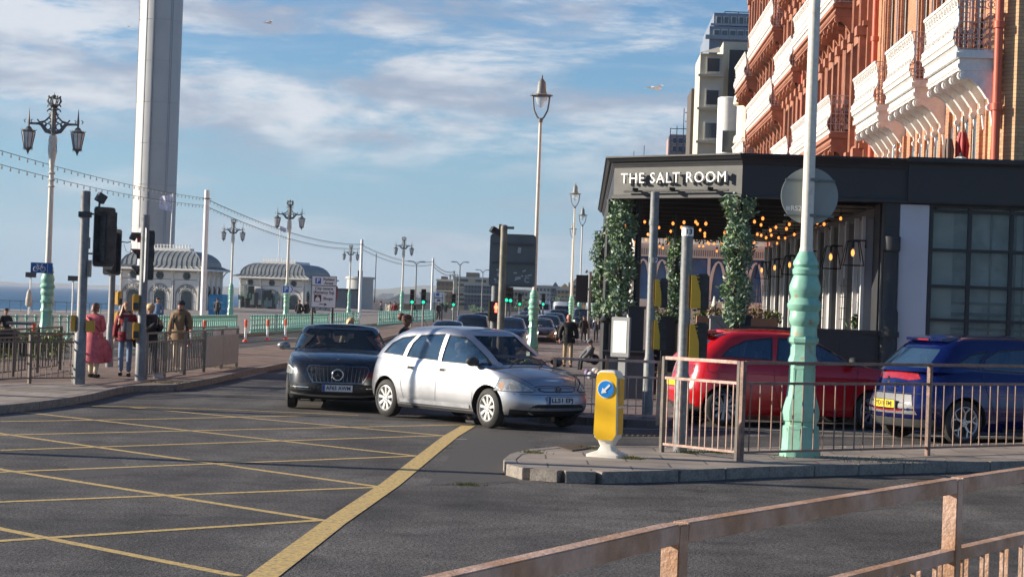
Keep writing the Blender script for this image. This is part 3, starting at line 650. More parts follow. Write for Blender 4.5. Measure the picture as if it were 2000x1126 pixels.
# ---------------- signal poles ----------------
RED = mat('signal_red_lit', (.6,.02,.02), .4, var=0, emis=(1,.05,.04), es=1.2); REDM = mat('signal_red_man', (.8,.05,.03), .4, var=0, emis=(1,.10,.05), es=5)
GRN = mat('signal_green_lit', (.02,.6,.35), .4, var=0, emis=(.03,1,.55), es=.7); LENS = mat('signal_lens_dark', (.03,.03,.03), .15)
SHELL = mat('signal_black_plastic', (.025,.026,.028), .5, var=.3, scale=5, col2=(.05,.05,.052))
def sig_head(r, x, y, z, rz, lit=None, back=True, n=3, s=1.0, board=(.42,1.12)):
    # front faces local -Y before rz
    e = MB(); e.X = Matrix.Translation((x,y,z)) @ Matrix.Rotation(rz,4,'Z') @ Matrix.Scale(s,4)
    H = .31*n
    e.bb(-.14,.14,-.06,.14,-H/2,H/2)
    for k in range(n): e.bb(-.125,.125,.14,.155,-H/2+k*.31+.03,-H/2+k*.31+.28)
    h = e.build('signal_head', SHELL, r, bevel=.012)
    for k in range(n):
        zc = H/2-.155-k*.31; v = MB(); v.X = e.X
        pts = []
        for ri, ln in ((.112,1),):
            vs = []; fs = []; m_ = 14
            for j in range(m_+1):
                a = R(-40)+R(260)*j/m_; l = .07+.14*max(0,math.sin(a)) if True else 0
                vs += [(ri*math.cos(a),-.06,zc+ri*math.sin(a)),(ri*math.cos(a),-.06-l,zc+ri*math.sin(a)),((ri-.008)*math.cos(a),-.06,zc+(ri-.008)*math.sin(a)),((ri-.008)*math.cos(a),-.06-l,zc+(ri-.008)*math.sin(a))]
            for j in range(m_):
                q = j*4; fs += [(q,q+4,q+5,q+1),(q+2,q+3,q+7,q+6),(q+1,q+5,q+7,q+3)]
            v.add(vs, fs)
        v.build('visor', SHELL, h, 40)
        v = MB(); v.X = e.X; v.lathe([(-.075,.02),(-.070,.07),(-.062,.10)], (0,0,zc), 16, 'Y'); v.build('lens', lit[1] if lit and lit[0] == k else LENS, h, 40)
    if back:
        e2 = MB(); e2.X = e.X; w, hh = board[0]/2, board[1]/2; cz = 0
        pl = []
        for (cx,cy,a0) in ((w-.06,hh-.06,0),(-w+.06,hh-.06,90),(-w+.06,-hh+.06,180),(w-.06,-hh+.06,270)):
            for q in (0,30,60,90): pl.append((cx+.06*math.cos(R(a0+q)), cy+.06*math.sin(R(a0+q))))
        e2.prism(pl,'xz',-.052,-.046); e2.build('backing_board', SHELL, h)
        e2 = MB(); e2.X = e.X; e2.prism([(x_*1.04,z_*1.02) for x_,z_ in pl],'xz',-.060,-.0535); e2.build('board_border', mat('board_white_edge',(.42,.44,.45)), h)
    return h
def push_box(r, x, y, z, rz, s=1.0):
    b = MB(); b.X = Matrix.Translation((x,y,z)) @ Matrix.Rotation(rz,4,'Z'); b.bb(-.06,.06,-.10,.02,-.16,.16); o = b.build('push_button_unit', mat('unit_yellow',(.55,.30,.03),.45,var=.1), r, bevel=.02)
    b = MB(); b.X = Matrix.Translation((x,y,z)) @ Matrix.Rotation(rz,4,'Z'); b.bb(-.05,.05,-.108,-.10,-.13,.0); b.build('button_plate', SHELL, o); return o
def sigpole(label, p, H, r_=.075, m_=POLE):
    r = thing('signal_pole', label, 'traffic signal', p, 0, 'signal poles'); b = MB(); b.lathe([(0,r_*1.25),(.9,r_*1.25),(.95,r_),(H-.01,r_),(H,r_*.8)], n=16); b.build('pole', m_, r, 35); return r
mat('unit_yellow',(.55,.30,.03),.45,var=.1)
p = at(154,750,K); sA = sigpole('leftmost grey signal pole with a large black head turned away', p, 3.42, .085)
sig_head(sA, .36, .12, 2.62, R(-128), None, True, s=.95, board=(.5,1.1)); b = MB(); 
for z in (3.0,2.3): b.bb(.06,.42,.0,.05,z,z+.03)
b.bb(-.10,.10,-.10,.10,2.95,3.05); b.build('bracket', SHELL, sA)
b = MB(); b.box((.27,0,3.30),(.16,.14,.15),.5,.5); b.tube([(.25,0,3.24),(.24,0,3.1)],.02,6); b.build('detector', SHELL, sA)
b = MB(); b.bb(-.17,-.09,-.07,.07,.93,1.22); b.bb(.09,.24,-.06,.06,.93,1.13); b.isl('push_button_unit', MATS['unit_yellow'], sA, bevel=.01)
b = MB(); b.bb(.09,.13,-.1,.1,1.9,2.2); b.bb(.07,.10,-.05,.05,2.4,2.6); b.isl('strap', GREY, sA)
p = at(213,716,K); sB = sigpole('grey signal pole standing behind the woman in the pink coat', p, 3.05, .07)
sig_head(sB, -.02, -.12, 2.5, R(165), None, True, s=.9, board=(.46,1.1)); push_box(sB, .12, -.03, 1.50, R(60)); push_box(sB, .12, -.03, 1.05, R(60))
b = MB(); b.tube([(.1,0,2.74),(.3,0,2.72),(.38,0,2.74)],.012,5); b.tube([(.22,0,2.70),(.28,0,2.52),(.38,0,2.52),(.40,0,2.7)],.006,4); b.box((.42,0,2.84),(.13,.1,.13),.4,.4); b.build('detector', SHELL, sB)
p = at(273,743,K); sC = sigpole('grey signal pole in front of the dark coated pedestrian showing a red lamp', p, 3.12, .078)
sig_head(sC, -.02, .14, 2.36, R(-66), (0, RED), True, s=1.0, board=(.62,1.0)); push_box(sC, -.12, -.06, 1.46, R(15)); push_box(sC, -.10, -.06, .93, R(15))
b = MB()
for z in (1.46,.93): b.bb(-.27,-.15,-.09,.05,z-.16,z+.16)
b.isl('pedestrian_display', GREY, sC, bevel=.01); b = MB(); b.tube([(-.28,0,1.92),(-.2,0,1.87),(0,0,1.86)],.025,6); b.build('bracket', SWHITE, sC)
# poles with yellow louvred units by the restaurant
LOUV = mat('louvre_yellow', (.68,.42,.03), .4, var=.06)
def louvre(r, x, z, h, w=.10):
    o = MB(); o.bb(x+.07,x+.07+w*1.3,-.02,.12,z-h/2-.02,z+h/2+.02); o = o.build('unit_housing', SHELL, r, bevel=.02)
    b = MB(); b.prism([(x-.0,z-h/2),(x+w,z-h/2),(x+w*.95,z),(x+w*.45,z+h/2),(x,z+h/2)],'xz',-.09,-.03)
    for k in range(8): zz = z-h/2+h*(k+.5)/8; b.bb(x+.002,x+w*.8,-.096,-.091,zz-.006,zz+.006)
    b.build('yellow_louvre', LOUV, o)
p = at(1264,816,K); s1 = sigpole('slim grey signal pole at the restaurant corner with two yellow units', p, 3.52, .068, GREY)
for z, h in ((1.95,.42),(1.3,.45)): louvre(s1, .05, z, h)
text('112', .11, SWHITE, s1, (0,-.075,2.45)); b = MB(); b.lathe([(3.0,.078),(3.08,.078)],n=14); b.build('joint_collar', GREY, s1)
p = at(1328,880,K); s2 = sigpole('thicker grey signal pole on the island corner numbered thirteen', p, 2.72, .07, GREY)
for z, h in ((1.93,.40),(1.33,.42)): louvre(s2, .06, z, h, .12)
b = MB(); b.lathe([(2.60,.073),(2.70,.073)],n=16); b.build('number_band', SWHITE, s2); text('13', .085, BLACK, s2, (.012,-.076,2.65), bold=.002)
# central pole with sign back and red man
p = at(976,790,0); D = 41
r = thing('sign_post', 'brown grey post with short side arm in front of the large sign back', 'post', ((980.5-1000)/4000*D, D, K)); b = MB(); zt = CAMH+(588.5-441)/4000*D-K
b.lathe([(0,.075),(zt,.068),(zt+.02,.04)], n=14); b.build('post', mat('post_bronze',(.20,.175,.13),.5,.2,var=.15,scale=4,col2=(.27,.25,.21)), r, 35); b = MB(); b.bb(.06,.20,-.04,.04,zt-.06,zt-.01); b.build('side_arm', SGREY, r)
D = 44; r = thing('large_sign', 'large grey sign board seen from behind covered in small stickers', 'sign', ((968-1000)/4000*D, D, K))
c = atd(1001,508,D); w, h = 90/4000*D/2, 102/4000*D/2; cx = c.x-r.location.x; cz = c.z-K
pl = []
for (ax_,az_,a0) in ((w-.08,h-.08,0),(-w+.08,h-.08,90),(-w+.04,-h+.04,180),(w-.04,-h+.04,270)):
    for q in (0,30,60,90): rr = .08 if a0 < 180 else .04; pl.append((cx+ax_+rr*math.cos(R(a0+q)), cz+az_+rr*math.sin(R(a0+q))))
b = MB(); b.prism(pl,'xz',-.01,.01); b.build('sign_plate', SGREY, r)
b = MB(); 
for k in (.62,-.10,-.98): b.bb(cx-w*.9,cx+w*.9,-.05,-.011,cz+h*k-.02,cz+h*k+.02)
b.build('stiffener', mat('sign_rail',(.10,.11,.115)), r)
b = MB(); b.tube([(.0,0,0),(.0,0,cz-h)],.09,12); b.build('post', GREY, r, 35)
STK = mat('sticker_pale',(.50,.53,.55),.5); b = MB(); y = -.0125
b.box((cx+.14,y,cz+.22),(.07,.003,.12),0,.15)
rnd = random.Random(5)
for (ux,uz,sz) in ((-.30,-.22,.05),(-.24,-.33,.06),(-.36,-.42,.05),(-.20,-.43,.04),(.07,-.27,.05),(.08,-.42,.04),(.22,-.33,.035),(.30,-.33,.035),(.26,-.22,.05),(.38,-.31,.05),(.13,-.38,.06)):
    b.box((cx+ux,y,cz+uz),(sz*rnd.uniform(1,2),.003,sz*rnd.uniform(.5,1)),0,rnd.uniform(-.4,.4))
b.lathe([(-.0015,.05),(.0015,.05)],(cx-.27,y,cz-.33) if False else (y,0,0),3,'X') if False else None
b.build('sticker', STK, r)
b = MB(); b.lathe([(-.015,.055),(-.012,.055)],(cx-.27,0,cz-.32),18,'Y'); b.build('sticker', STK, r)
text('22A', .085, STK, r, (cx-.30,-.014,cz-.47), bold=.002); text('C', .16, STK, r, (cx+.32,-.014,cz-.42), bold=.004); text('GYM', .05, STK, r, (cx+.14,-.014,cz-.38)) if False else None
D = 42.5; r = thing('pedestrian_signal', 'pedestrian signal showing a red man in front of the waiting cars', 'traffic signal', ((967.5-1000)/4000*D, D, K))
b = MB(); b.tube([(0,.1,0),(0,.1,1.75)],.085,12); b.build('pole', GREY, r, 35)
cz = CAMH+(588-607)/4000*D-K
b = MB(); b.bb(-.10,.12,-.12,.08,cz-.21,cz+.20); h_ = b.build('signal_head', SHELL, r, bevel=.01)
b = MB(); b.bb(-.135,-.105,-.14,.06,cz-.2,cz+.19); b.build('yellow_side', mat('unit_ochre',(.45,.33,.12)), h_)
b = MB(); b.sph((.03,-.135,cz+.145),(.02,.008,.022),8,6); b.bb(.008,.052,-.140,-.128,cz+.04,cz+.12); b.bb(.008,.024,-.140,-.128,cz-.03,cz+.04); b.bb(.034,.050,-.140,-.128,cz-.03,cz+.04); b.bb(-.008,.004,-.140,-.128,cz+.05,cz+.11); b.bb(.056,.068,-.140,-.128,cz+.05,cz+.11); b.build('red_man', REDM, h_)
D = 43.0; r = thing('detector_camera', 'small dark detector on a stub post above the large sign back', 'camera', ((972-1000)/4000*D, D, 0)); z0 = CAMH+(588-460)/4000*D; 
b = MB(); b.tube([(.0,1.1,z0-.5),(0,1.1,z0+.28)],.05,8); b.build('stub_post', SGREY, r); b = MB(); b.box((-.08,1.0,z0+.12),(.24,.2,.12),.3,.5); b.build('detector', SHELL, r)
r.location.y = 43.0; r.location.x = (972-1000)/4000*44.0
# direction sign
D = 78; r = thing('direction_sign', 'white direction sign for parking areas, city centre and shops on two posts', 'sign', ((633-1000)/4000*D, D, K))
w, h = 49/4000*D/2, 62/4000*D/2; cz = CAMH+(575.2-569)/4000*D-K
b = MB(); b.bb(-w,w,-.01,.01,cz-h,cz+h); pl_ = b.build('sign_plate', mat('frame_dark',(.03,.035,.045)), r)
b = MB(); b.bb(-w+.02,w-.02,-.016,-.011,cz+h-.355,cz+h-.02); b.bb(-w+.02,w-.02,-.016,-.011,cz-h+.02,cz+h-.385); b.build('sign_face', SWHITE, r)
b = MB(); b.bb(-.34,-.12,-.02,-.017,cz+h-.30,cz+h-.08); b.build('parking_symbol', SBLUE, r); text('P', .23, SWHITE, r, (-.23,-.022,cz+h-.19), bold=.006)
text('Parking', .145, BLACK, r, (.18,-.018,cz+h-.13), bold=.003); text('Areas', .145, BLACK, r, (.18,-.018,cz+h-.27), bold=.003)
text('City centre', .15, BLACK, r, (0,-.018,cz+h-.48), bold=.003); text('(Regency Sq)', .15, BLACK, r, (0,-.018,cz+h-.63), bold=.003); text('Shops', .15, BLACK, r, (.17,-.018,cz+h-.86), bold=.003)
b = MB(); b.bb(-.36,-.09,-.02,-.017,cz+h-.99,cz+h-.72); b.build('shops_symbol', mat('sign_brown',(.10,.015,.015)), r)
b = MB(); b.prism([(-.325,cz+h-.965),(-.125,cz+h-.965),(-.16,cz+h-.82),(-.29,cz+h-.82)],'xz',-.024,-.021); b.bb(-.26,-.19,-.024,-.021,cz+h-.80,cz+h-.775); b.build('shops_bag', SWHITE, r)
b = MB(); b.bb(-.16,.06,-.02,-.017,cz-h+.115,cz-h+.145); b.prism([(.04,cz-h+.07),(.14,cz-h+.13),(.04,cz-h+.19)],'xz',-.02,-.017); b.build('arrow', BLACK, r)
for x in (-w+.06,w-.12): b = MB(); b.tube([(x,.04,0),(x,.04,cz+h)],.04,8); b.build('leg', BLKP, r)
# arrow sign on lamp and cycle sign
D = 116.6; r = thing('parking_arrow_sign', 'small blue parking arrow sign on the second ornate lamp', 'sign', ((563-1000)/4000*D, D, 0)); cz = CAMH+(572.6-564)/4000*D; w, h = .34,.235
b = MB(); b.prism([(-w,cz-h),(w*.6,cz-h),(w*1.1,cz),(w*.6,cz+h),(-w,cz+h)],'xz',-.01,.01); b.build('sign_plate', SWHITE, r); b = MB(); b.bb(-w+.05,-w+.38,-.016,-.012,cz-h+.05,cz+h-.05); b.build('parking_symbol', SBLUE, r); text('P', .36, SWHITE, r, (-w+.215,-.02,cz), bold=.01)
b = MB()
for dx in (.12,): b.prism([(dx,cz+h*.85),(dx+.12,cz),(dx,cz-h*.85),(dx+.06,cz-h*.85),(dx+.18,cz),(dx+.06,cz+h*.85)],'xz',-.016,-.012)
b.build('chevron', SBLUE, r)
D = at(88,685).y-.35; r = thing('cycle_sign', 'blue cycle route sign fixed on the left ornate lamp', 'sign', ((80.5-1000)/4000*D, D, 0)); cz = CAMH+(555.4-522)/4000*D; w, h = 43/4000*D/2, 20/4000*D/2
b = MB(); b.bb(-w,w,-.01,.01,cz-h,cz+h); b.build('sign_plate', mat('cycle_sign_blue',(.015,.10,.33),.4), r)
b = MB(); y = -.018
for x in (-.16,.04): b.tube([(x+.065*math.cos(q),y,cz-.035+.065*math.sin(q)) for q in [i*PI/8 for i in range(17)]],.008,5)
for a_, c_ in (((-.16,-.035),(-.11,.06)),((-.11,.06),(.01,.06)),((-.06,-.035),(-.11,.06)),((-.06,-.035),(.01,.06)),((.04,-.035),(0,.09)),((-.16,-.035),(-.06,-.035)),((0,.09),(.03,.1)),((-.11,.06),(-.12,.09)),((-.145,.09),(-.09,.09))): b.tube([(a_[0],y,cz+a_[1]),(c_[0],y,cz+c_[1])],.008,5)
b.bb(.165,.172,y-.004,y+.004,cz-h+.01,cz+h-.01); b.build('cycle_symbol', SWHITE, r)
b = MB(); b.bb(.11,.16,.012,.30,cz-.05,cz+.05); b.build('bracket', GREY, r)
# keep-left bollard
p = at(1186,891,K); r = thing('keep_left_bollard', 'yellow and white keep left bollard on the nose of the island', 'bollard', (p.x,p.y,K), R(-24))
BW = mat('bollard_cream', (.74,.70,.60), .45, var=.06, scale=8, col2=(.62,.57,.48), mixlo=.55, mixhi=.75)
b = MB(); 
def rr(w,d,z,rd=.03,n=3):
    o = []
    for cx,cy,a0 in ((w-rd,d-rd,0),(-w+rd,d-rd,90),(-w+rd,-d+rd,180),(w-rd,-d+rd,270)):
        for q in range(n+1): o.append((cx+rd*math.cos(R(a0+90*q/n)), cy+rd*math.sin(R(a0+90*q/n)), z))
    return o
def loft(b, rings, cap=True):
    n = len(rings[0]); vs = [v for r_ in rings for v in r_]; fs = []
    for i in range(len(rings)-1):
        for j in range(n): fs.append((i*n+j,i*n+(j+1)%n,(i+1)*n+(j+1)%n,(i+1)*n+j))
    if cap: fs += [tuple(range(n-1,-1,-1)), tuple((len(rings)-1)*n+j for j in range(n))]
    b.add(vs, fs)
loft(b, [rr(.20,.17,0),rr(.20,.17,.03),rr(.17,.14,.045),rr(.10,.08,.07),rr(.075,.06,.12,.03),rr(.11,.075,.20,.03)])
b.build('base', BW, r, 40)
b = MB(); loft(b, [rr(.08,.07,.17),rr(.135,.10,.22),rr(.145,.105,.30),rr(.142,.102,.60),rr(.132,.098,.90),rr(.125,.095,.955),rr(.09,.085,.985),rr(.03,.05,.992)]); b.build('shell', BW, r, 40)
b = MB(); b.prism([(-.095,.195),(.095,.195),(.136,.26),(.124,.91),(.09,.965),(-.09,.965),(-.124,.91),(-.136,.26)],'xz',-.110,-.104); b.build('yellow_face', mat('bollard_yellow',(.86,.50,.015),.35,var=.04), r)
b = MB(); 
for z0,z1 in ((.26,.56),(.585,.90)): b.bb(.140,.150,-.075,.075,z0,z1)
b.build('side_panel', mat('bollard_amber',(.70,.36,.01),.35,var=.05), r)
b = MB(); b.lathe([(-.118,.103),(-.112,.103)],(0,0,.775),32,'Y'); b.build('sign_rim', SWHITE, r); b = MB(); b.lathe([(-.123,.094),(-.117,.094)],(0,0,.775),32,'Y'); b.build('blue_disc', mat('bollard_blue',(.01,.22,.62),.35), r)
b = MB(); b.X = Matrix.Translation((0,-.127,.775)) @ Matrix.Rotation(R(225-180),4,'Y'); b.prism([(-.012,.07),(.012,.07),(.012,-.015),(.038,-.015),(0,-.072),(-.038,-.015),(-.012,-.015)],'xz',-.002,.002); b.build('arrow', SWHITE, r)
# black sign back and pole at right pavement; white-green bollard
D = 100; r = thing('black_sign', 'black rectangular sign back on a slim pole beside the terrace', 'sign', ((1150-1000)/4000*D,D,K)); cz = CAMH+(594-564)/4000*D-K; b = MB(); b.bb(-.63,.55,.0,.06,cz-.66,cz+.68); b.build('sign_plate', mat('sign_black',(.012,.013,.018),.6), r)
b = MB(); b.tube([(.04,-.08,0),(.04,-.08,cz+.85)],.085,10); b.sph((-.15,-.05,cz+.86),.08,8,5); b.sph((.2,-.05,cz+.86),.08,8,5); b.build('pole', GREY, r, 40)
# seafront double-arm posts far away, traffic lights with green, far poles
r0_ = thing('twin_arm_lamp', 'tall thin twin arm lamp before the cream seafront block', 'street lamp', ((897-1000)/4000*230,230,0), 0, 'twin arm road lamps'); b = MB(); b.tube([(0,0,0),(0,0,5.8)],[.10,.07],8); b.tube([(-.7,0,6.1),(-.35,0,6.1),(-.1,0,5.8),(.1,0,5.8),(.35,0,6.1),(.7,0,6.1)],.05,5); b.build('mast_tube', GREY, r0_)
b = MB(); b.bb(-1.0,-.6,-.1,.1,6.05,6.15); b.bb(.6,1.0,-.1,.1,6.05,6.15); b.build('lamp_head', GREY, r0_)
clone(r0_, ((812-1000)/4000*236,236,0), None, 'tall thin twin arm lamp beside the first green signal'); clone(r0_, ((942-1000)/4000*262,262,0), None, 'white twin arm lamp in front of the shaded block face', .95)
tl = None
for px, py, D, s, l in ((806,588,125,1,'green traffic signal left of the far parking sign'),(828,588,122,1,'green traffic signal just right of the first one'),(887,593,145,1,'green traffic signal before the cream block'),(978,585,120,1,'green traffic signal seen left of the bronze post'),(990,584,118,1,'green traffic signal hidden behind the bronze post'),(998,585,118,1,'green traffic signal right of the bronze post'),(1016,592,150,1,'small green traffic signal left of the tall lamp base'),(1062,592,150,1,'green traffic signal right of the tall lamp base')):
    X = (px-1000)/4000*D; zc = CAMH+(yh(px)-py)/4000*D
    if tl is None:
        tl = thing('traffic_light', l, 'traffic signal', (X,D,zc), 0, 'far green traffic signals'); b = MB(); b.tube([(0,.2,-zc),(0,.2,.6)],.06,8); b.build('pole', GREY, tl)
        sig_head(tl, 0, 0, .28, 0, (2, GRN), False)
    else: clone(tl, (X,D,zc), None, l)
# second parking sign far
D = 150; r = thing('parking_sign', 'small far parking sign on two posts right of the white mast', 'sign', ((857-1000)/4000*D,D,0)); cz = CAMH+(583-580)/4000*D; b = MB(); b.bb(-.42,.42,-.01,.01,cz-.38,cz+.40); b.build('sign_plate', SWHITE, r)
b = MB(); b.bb(-.18,0.06,-.02,-.012,cz+.12,cz+.34); b.build('parking_symbol', SBLUE, r); b = MB(); b.bb(-.3,.1,-.02,-.012,cz-.06,cz+.02); b.bb(.15,.35,-.02,-.012,cz-.05,cz); b.bb(-.1,.15,-.02,-.012,cz-.28,cz-.12); b.build('sign_marks', mat('sign_mark',(.15,.12,.14)), r)
b = MB()
for x in (-.3,.3): b.tube([(x,.03,0),(x,.03,cz+.3)],.05,6)
b.build('leg', BLKP, r)
# shadow casting mast on the near left pavement, just outside the frame
r = bell_lamp((-9.4,31.75,K), 'bell topped street lamp standing just outside the left edge of the view', .86, 7.3)
# ---------------- observation tower ----------------
D = 195; px0 = 299.5; c = atd(px0, 440, D); X = c.x
CONC = mat('tower_cladding', (.44,.44,.43), .5, .1, var=.06, scale=.5)
r = thing('observation_tower', 'very tall slender round observation tower on the seafront', 'tower', (X,D,0)); b = MB(); n = 64; Hs = [0]+[3.9*k for k in range(1,42)]
prof = []
for k,z in enumerate(Hs): rr_ = 2.06-.0008*z; prof += [(z+.0,rr_),(z+3.84,rr_),(z+3.85,rr_-.035),(z+3.89,rr_-.035)]
b.lathe(prof, n=n); b.build('shaft', CONC, r, 30)
b = MB()
for a in (-97,): b.box((2.12*math.cos(R(a)),2.12*math.sin(R(a)),80),(.26,.10,160),R(a))
for a in (-52,-47,-160,-120,30,150): b.box((2.05*math.cos(R(a)),2.05*math.sin(R(a)),80),(.06,.05,160),R(a))
b.build('guide_rail', mat('tower_rail',(.30,.32,.35),.5,.2), r)
# flagpole with wind-torn flag on first kiosk
# ---------------- seafront kiosks ----------------
KW = mat('kiosk_cream', (.80,.77,.70), .6, var=.06, scale=1); KD = mat('kiosk_dark_line', (.05,.055,.06), .5); KR = mat('kiosk_lead_roof', (.22,.235,.235), .5, .2, var=.2, scale=.6)
KG = mat('kiosk_window_glass', (.03,.04,.05), .1)
def arc(cx,cz,rr,a0,a1,n=14): return [(cx+rr*math.cos(R(a0+(a1-a0)*k/n)), cz+rr*math.sin(R(a0+(a1-a0)*k/n))) for k in range(n+1)]
def ringxz(b, cx, cz, r1, r2, y, a0=0, a1=180, n=18):
    o = arc(cx,cz,r1,a0,a1,n); i = arc(cx,cz,r2,a0,a1,n)
    for k in range(n): b.quad((o[k][0],y,o[k][1]),(o[k+1][0],y,o[k+1][1]),(i[k+1][0],y,i[k+1][1]),(i[k][0],y,i[k][1]))
def kiosk(label, px0, px1, px2, D, yeave, words, rz, closed=False):
    X0 = (px0-1000)/4000*D; W_ = (px1-px0)/4000*D; S = (px2-px1)/4000*D*1.9
    ez = CAMH+(yh((px0+px1)/2)-yeave)/4000*D
    r = thing('seafront_kiosk', label, 'kiosk', (X0, D, 0), R(rz), 'ornate cream seafront kiosks')
    b = MB(); b.bb(0,W_,0,S+2,0,ez); b.build('wall', KW, r)
    b = MB(); Ov = .75; rr = []
    for t in range(6):
        q = t/5; inset = (1-math.cos(q*PI/2)); z = ez+.22+1.35*math.sin(q*PI/2); i_ = Ov*0+1.7*inset
        rr.append([(i_,i_,z),(W_-i_,i_,z),(W_-i_,S+2-i_,z),(i_,S+2-i_,z)])
    loft(b, rr); b.build('roof', KR, r)
    b = MB(); b.add([(-Ov,-Ov,ez+.0),(W_+Ov,-Ov,ez),(W_+Ov,S+2+Ov,ez),(-Ov,S+2+Ov,ez),(-.02,-.02,ez+.24),(W_+.02,-.02,ez+.24),(W_+.02,S+2.02,ez+.24),(-.02,S+2.02,ez+.24)],[(0,1,5,4),(1,2,6,5),(2,3,7,6),(3,0,4,7),(3,2,1,0)])
    n = 16
    for k in range(n+1): x = -Ov+(W_+2*Ov)*k/n; xe = W_*k/n; b.tube([(x,-Ov,ez+.02),(xe,0,ez+.27)],.045,4)
    for k in range(n+1):
        q = [(1.7*(1-math.cos(t*PI/10)), ez+.22+1.35*math.sin(t*PI/10)) for t in range(6)]
        x0_ = W_*k/n; b.tube([(min(max(x0_,i_),W_-i_),i_-.02,z+.01) for i_,z in q],.03,4)
    for k in range(6): y_ = (S+2)*k/5; b.tube([(W_+Ov,y_,ez+.02),(W_,y_,ez+.27)],.045,4)
    b.build('eaves', mat('kiosk_eave',(.26,.27,.265),.5), r)
    b = MB(); b.bb(-Ov,W_+Ov,-Ov-.03,-Ov+.02,ez-.14,ez+.01); b.bb(W_+Ov-.03,W_+Ov+.02,-Ov,S+2+Ov,ez-.14,ez+.01); b.build('fascia', KW, r)
    b = MB(); n = 12; zt = ez+1.55
    b.bb(1.8,W_-1.8,1.8,S-.2,zt,zt+.28)
    for k in range(n+1): x = 2.0+(W_-4.0)*k/n; b.tube([(x,2.0,zt+.2),(x,2.0,zt+.62)],.04,5); b.tube([(x,2.0,zt+.45),(x+.1,2.0,zt+.60),(x+.16,2.0,zt+.50)],.02,4)
    b.tube([(2.0,2.0,zt+.5),(W_-2.0,2.0,zt+.5)],.03,4); b.build('roof_cresting', KW, r)
    # arches with lettering
    nb = 3; bw = W_/nb; b = MB(); gl = MB(); sg = MB()
    for k in range(nb):
        cx = bw*(k+.5); zs = ez-2.35; y = -.03
        for r1,r2 in ((.98,.93),(.62,.56),(.52,.47),(1.05,1.03)): ringxz(b,cx,zs,r1,r2,y)
        for s_ in (-1,1):
            for rr_ in (.95,.59,.495): b.bb(cx+s_*rr_-.022,cx+s_*rr_+.022,-.035,-.02,0,zs)
            b.bb(cx+s_*bw*.47-.03,cx+s_*bw*.47+.03,-.035,-.02,0,ez-1.0)
            for zz in (.25,.6): b.bb(cx+s_*.77-.15,cx+s_*.77+.15,-.035,-.02,zs-zz*2-.01,zs-zz*2+.01)
        gp = [(cx-.45,0),(cx+.45,0)]+arc(cx,zs,.45,0,180,12); gl.prism(gp,'xz',-.05,-.01)
        ringxz(b,cx,ez-.62,.36,.30,-.035,0,360,20); gl.lathe([(-.05,.27),(-.01,.27)],(cx,0,ez-.62) if False else (cx,0,ez-.62),20,'Y')
        for zz in (ez-.95,ez-.28): b.bb(cx-bw*.44,cx+bw*.44,-.035,-.02,zz-.015,zz+.015)
        if words:
            w_ = words[k]; m_ = len(w_); a0, a1 = (152,28)
            for j,ch in enumerate(w_):
                if ch == ' ': continue
                a = R(a0+(a1-a0)*j/(m_-1)); o = text(ch, .30, KD, r, (cx+.775*math.cos(a),-.05,zs+.775*math.sin(a)), (PI/2,-(a-PI/2),0) , .004, bold=.004); o.rotation_mode = 'XYZ'; o.matrix_local = Matrix.Translation((cx+.775*math.cos(a),-.05,zs+.775*math.sin(a))) @ Matrix.Rotation(-(a-PI/2),4,'Y') @ Matrix.Rotation(PI/2,4,'X')
    # brackets & side columns
    for k in range(nb+1):
        x = min(max(bw*k,.12),W_-.12); sg.box((x,-.06,ez/2),(.10,.10,ez)); sg.tube([(x,-.05,ez-.95),(x,-.12,ez-.6),(x,-.35,ez-.28),(x,-.62,ez-.12)],[.05,.06,.05,.04],5); sg.box((x,-.1,ez-.98),(.2,.16,.1))
    for k in range(5):
        y_ = .2+(S+1.6)*k/4; sg.box((W_+.1,y_,ez/2),(.16,.16,ez)); sg.tube([(W_+.1,y_,ez-.95),(W_+.2,y_,ez-.6),(W_+.4,y_,ez-.28),(W_+.65,y_,ez-.12)],[.05,.06,.05,.04],5)
    b.build('wall_lines', KD, r, fix=False); gl.isl('window', KG, r); sg.isl('pilaster', KW, r)
    b = MB()
    for k in range(4): y_ = .2+(S+1.6)*(k+.5)/4; b.bb(W_-.01,W_+.03,y_-.5,y_+.5,.2,ez-1.9); b.lathe([(W_-.01,.5),(W_+.03,.5)],(0,y_,ez-1.9),16,'X')
    b.isl('side_window', KG, r)
    if closed:
        b = MB(); rnd = random.Random(4)
        for k in range(34):
            x = rnd.uniform(0,W_-.5); w = rnd.uniform(.15,.9); h = rnd.uniform(.3,1.6); z = rnd.uniform(0,1.3); b.mi = rnd.randrange(4); b.bb(x,x+w,-.9-rnd.random()*.5,-.5,z,z+h)
        o = b.build('market_stall_clutter', [KD, mat('stall_pale',(.5,.52,.42),.6), mat('stall_green',(.18,.34,.24),.6), mat('stall_grey',(.25,.27,.3),.6)]); o.location = (X0,D,0); tag(o, 'jumble of stands, screens and furniture on the terrace before the second kiosk', 'clutter', kind='stuff')
    return r
kiosk('first ornate kiosk lettered West Beach and Cafe Bar, below the tall tower', 234, 402, 436, 180, 523, ['WEST BEACH','CAFE\u2022BAR','WEST BEACH'], -14)
kiosk('second ornate kiosk farther off, behind the parking direction sign', 468, 602, 664, 228, 541, None, -14, True)
r = thing('flagpole', 'white flagpole with a small pale flag in front of the tower', 'flagpole', ((329-1000)/4000*186,186,0)); b = MB(); zt = CAMH+(564-376)/4000*186; b.tube([(0,0,0),(.12,0,zt)],[.10,.05],8); b.build('mast_tube', WHITE, r, 40)
b = MB(); nx, nz = 8, 5; vs = [(-.02-1.05*i/nx, .12*math.sin(i*1.1+j*.5)-.02, zt-.15-1.5*j/nz*(1-.25*i/nx)-.35*i/nx*.5) for i in range(nx+1) for j in range(nz+1)]
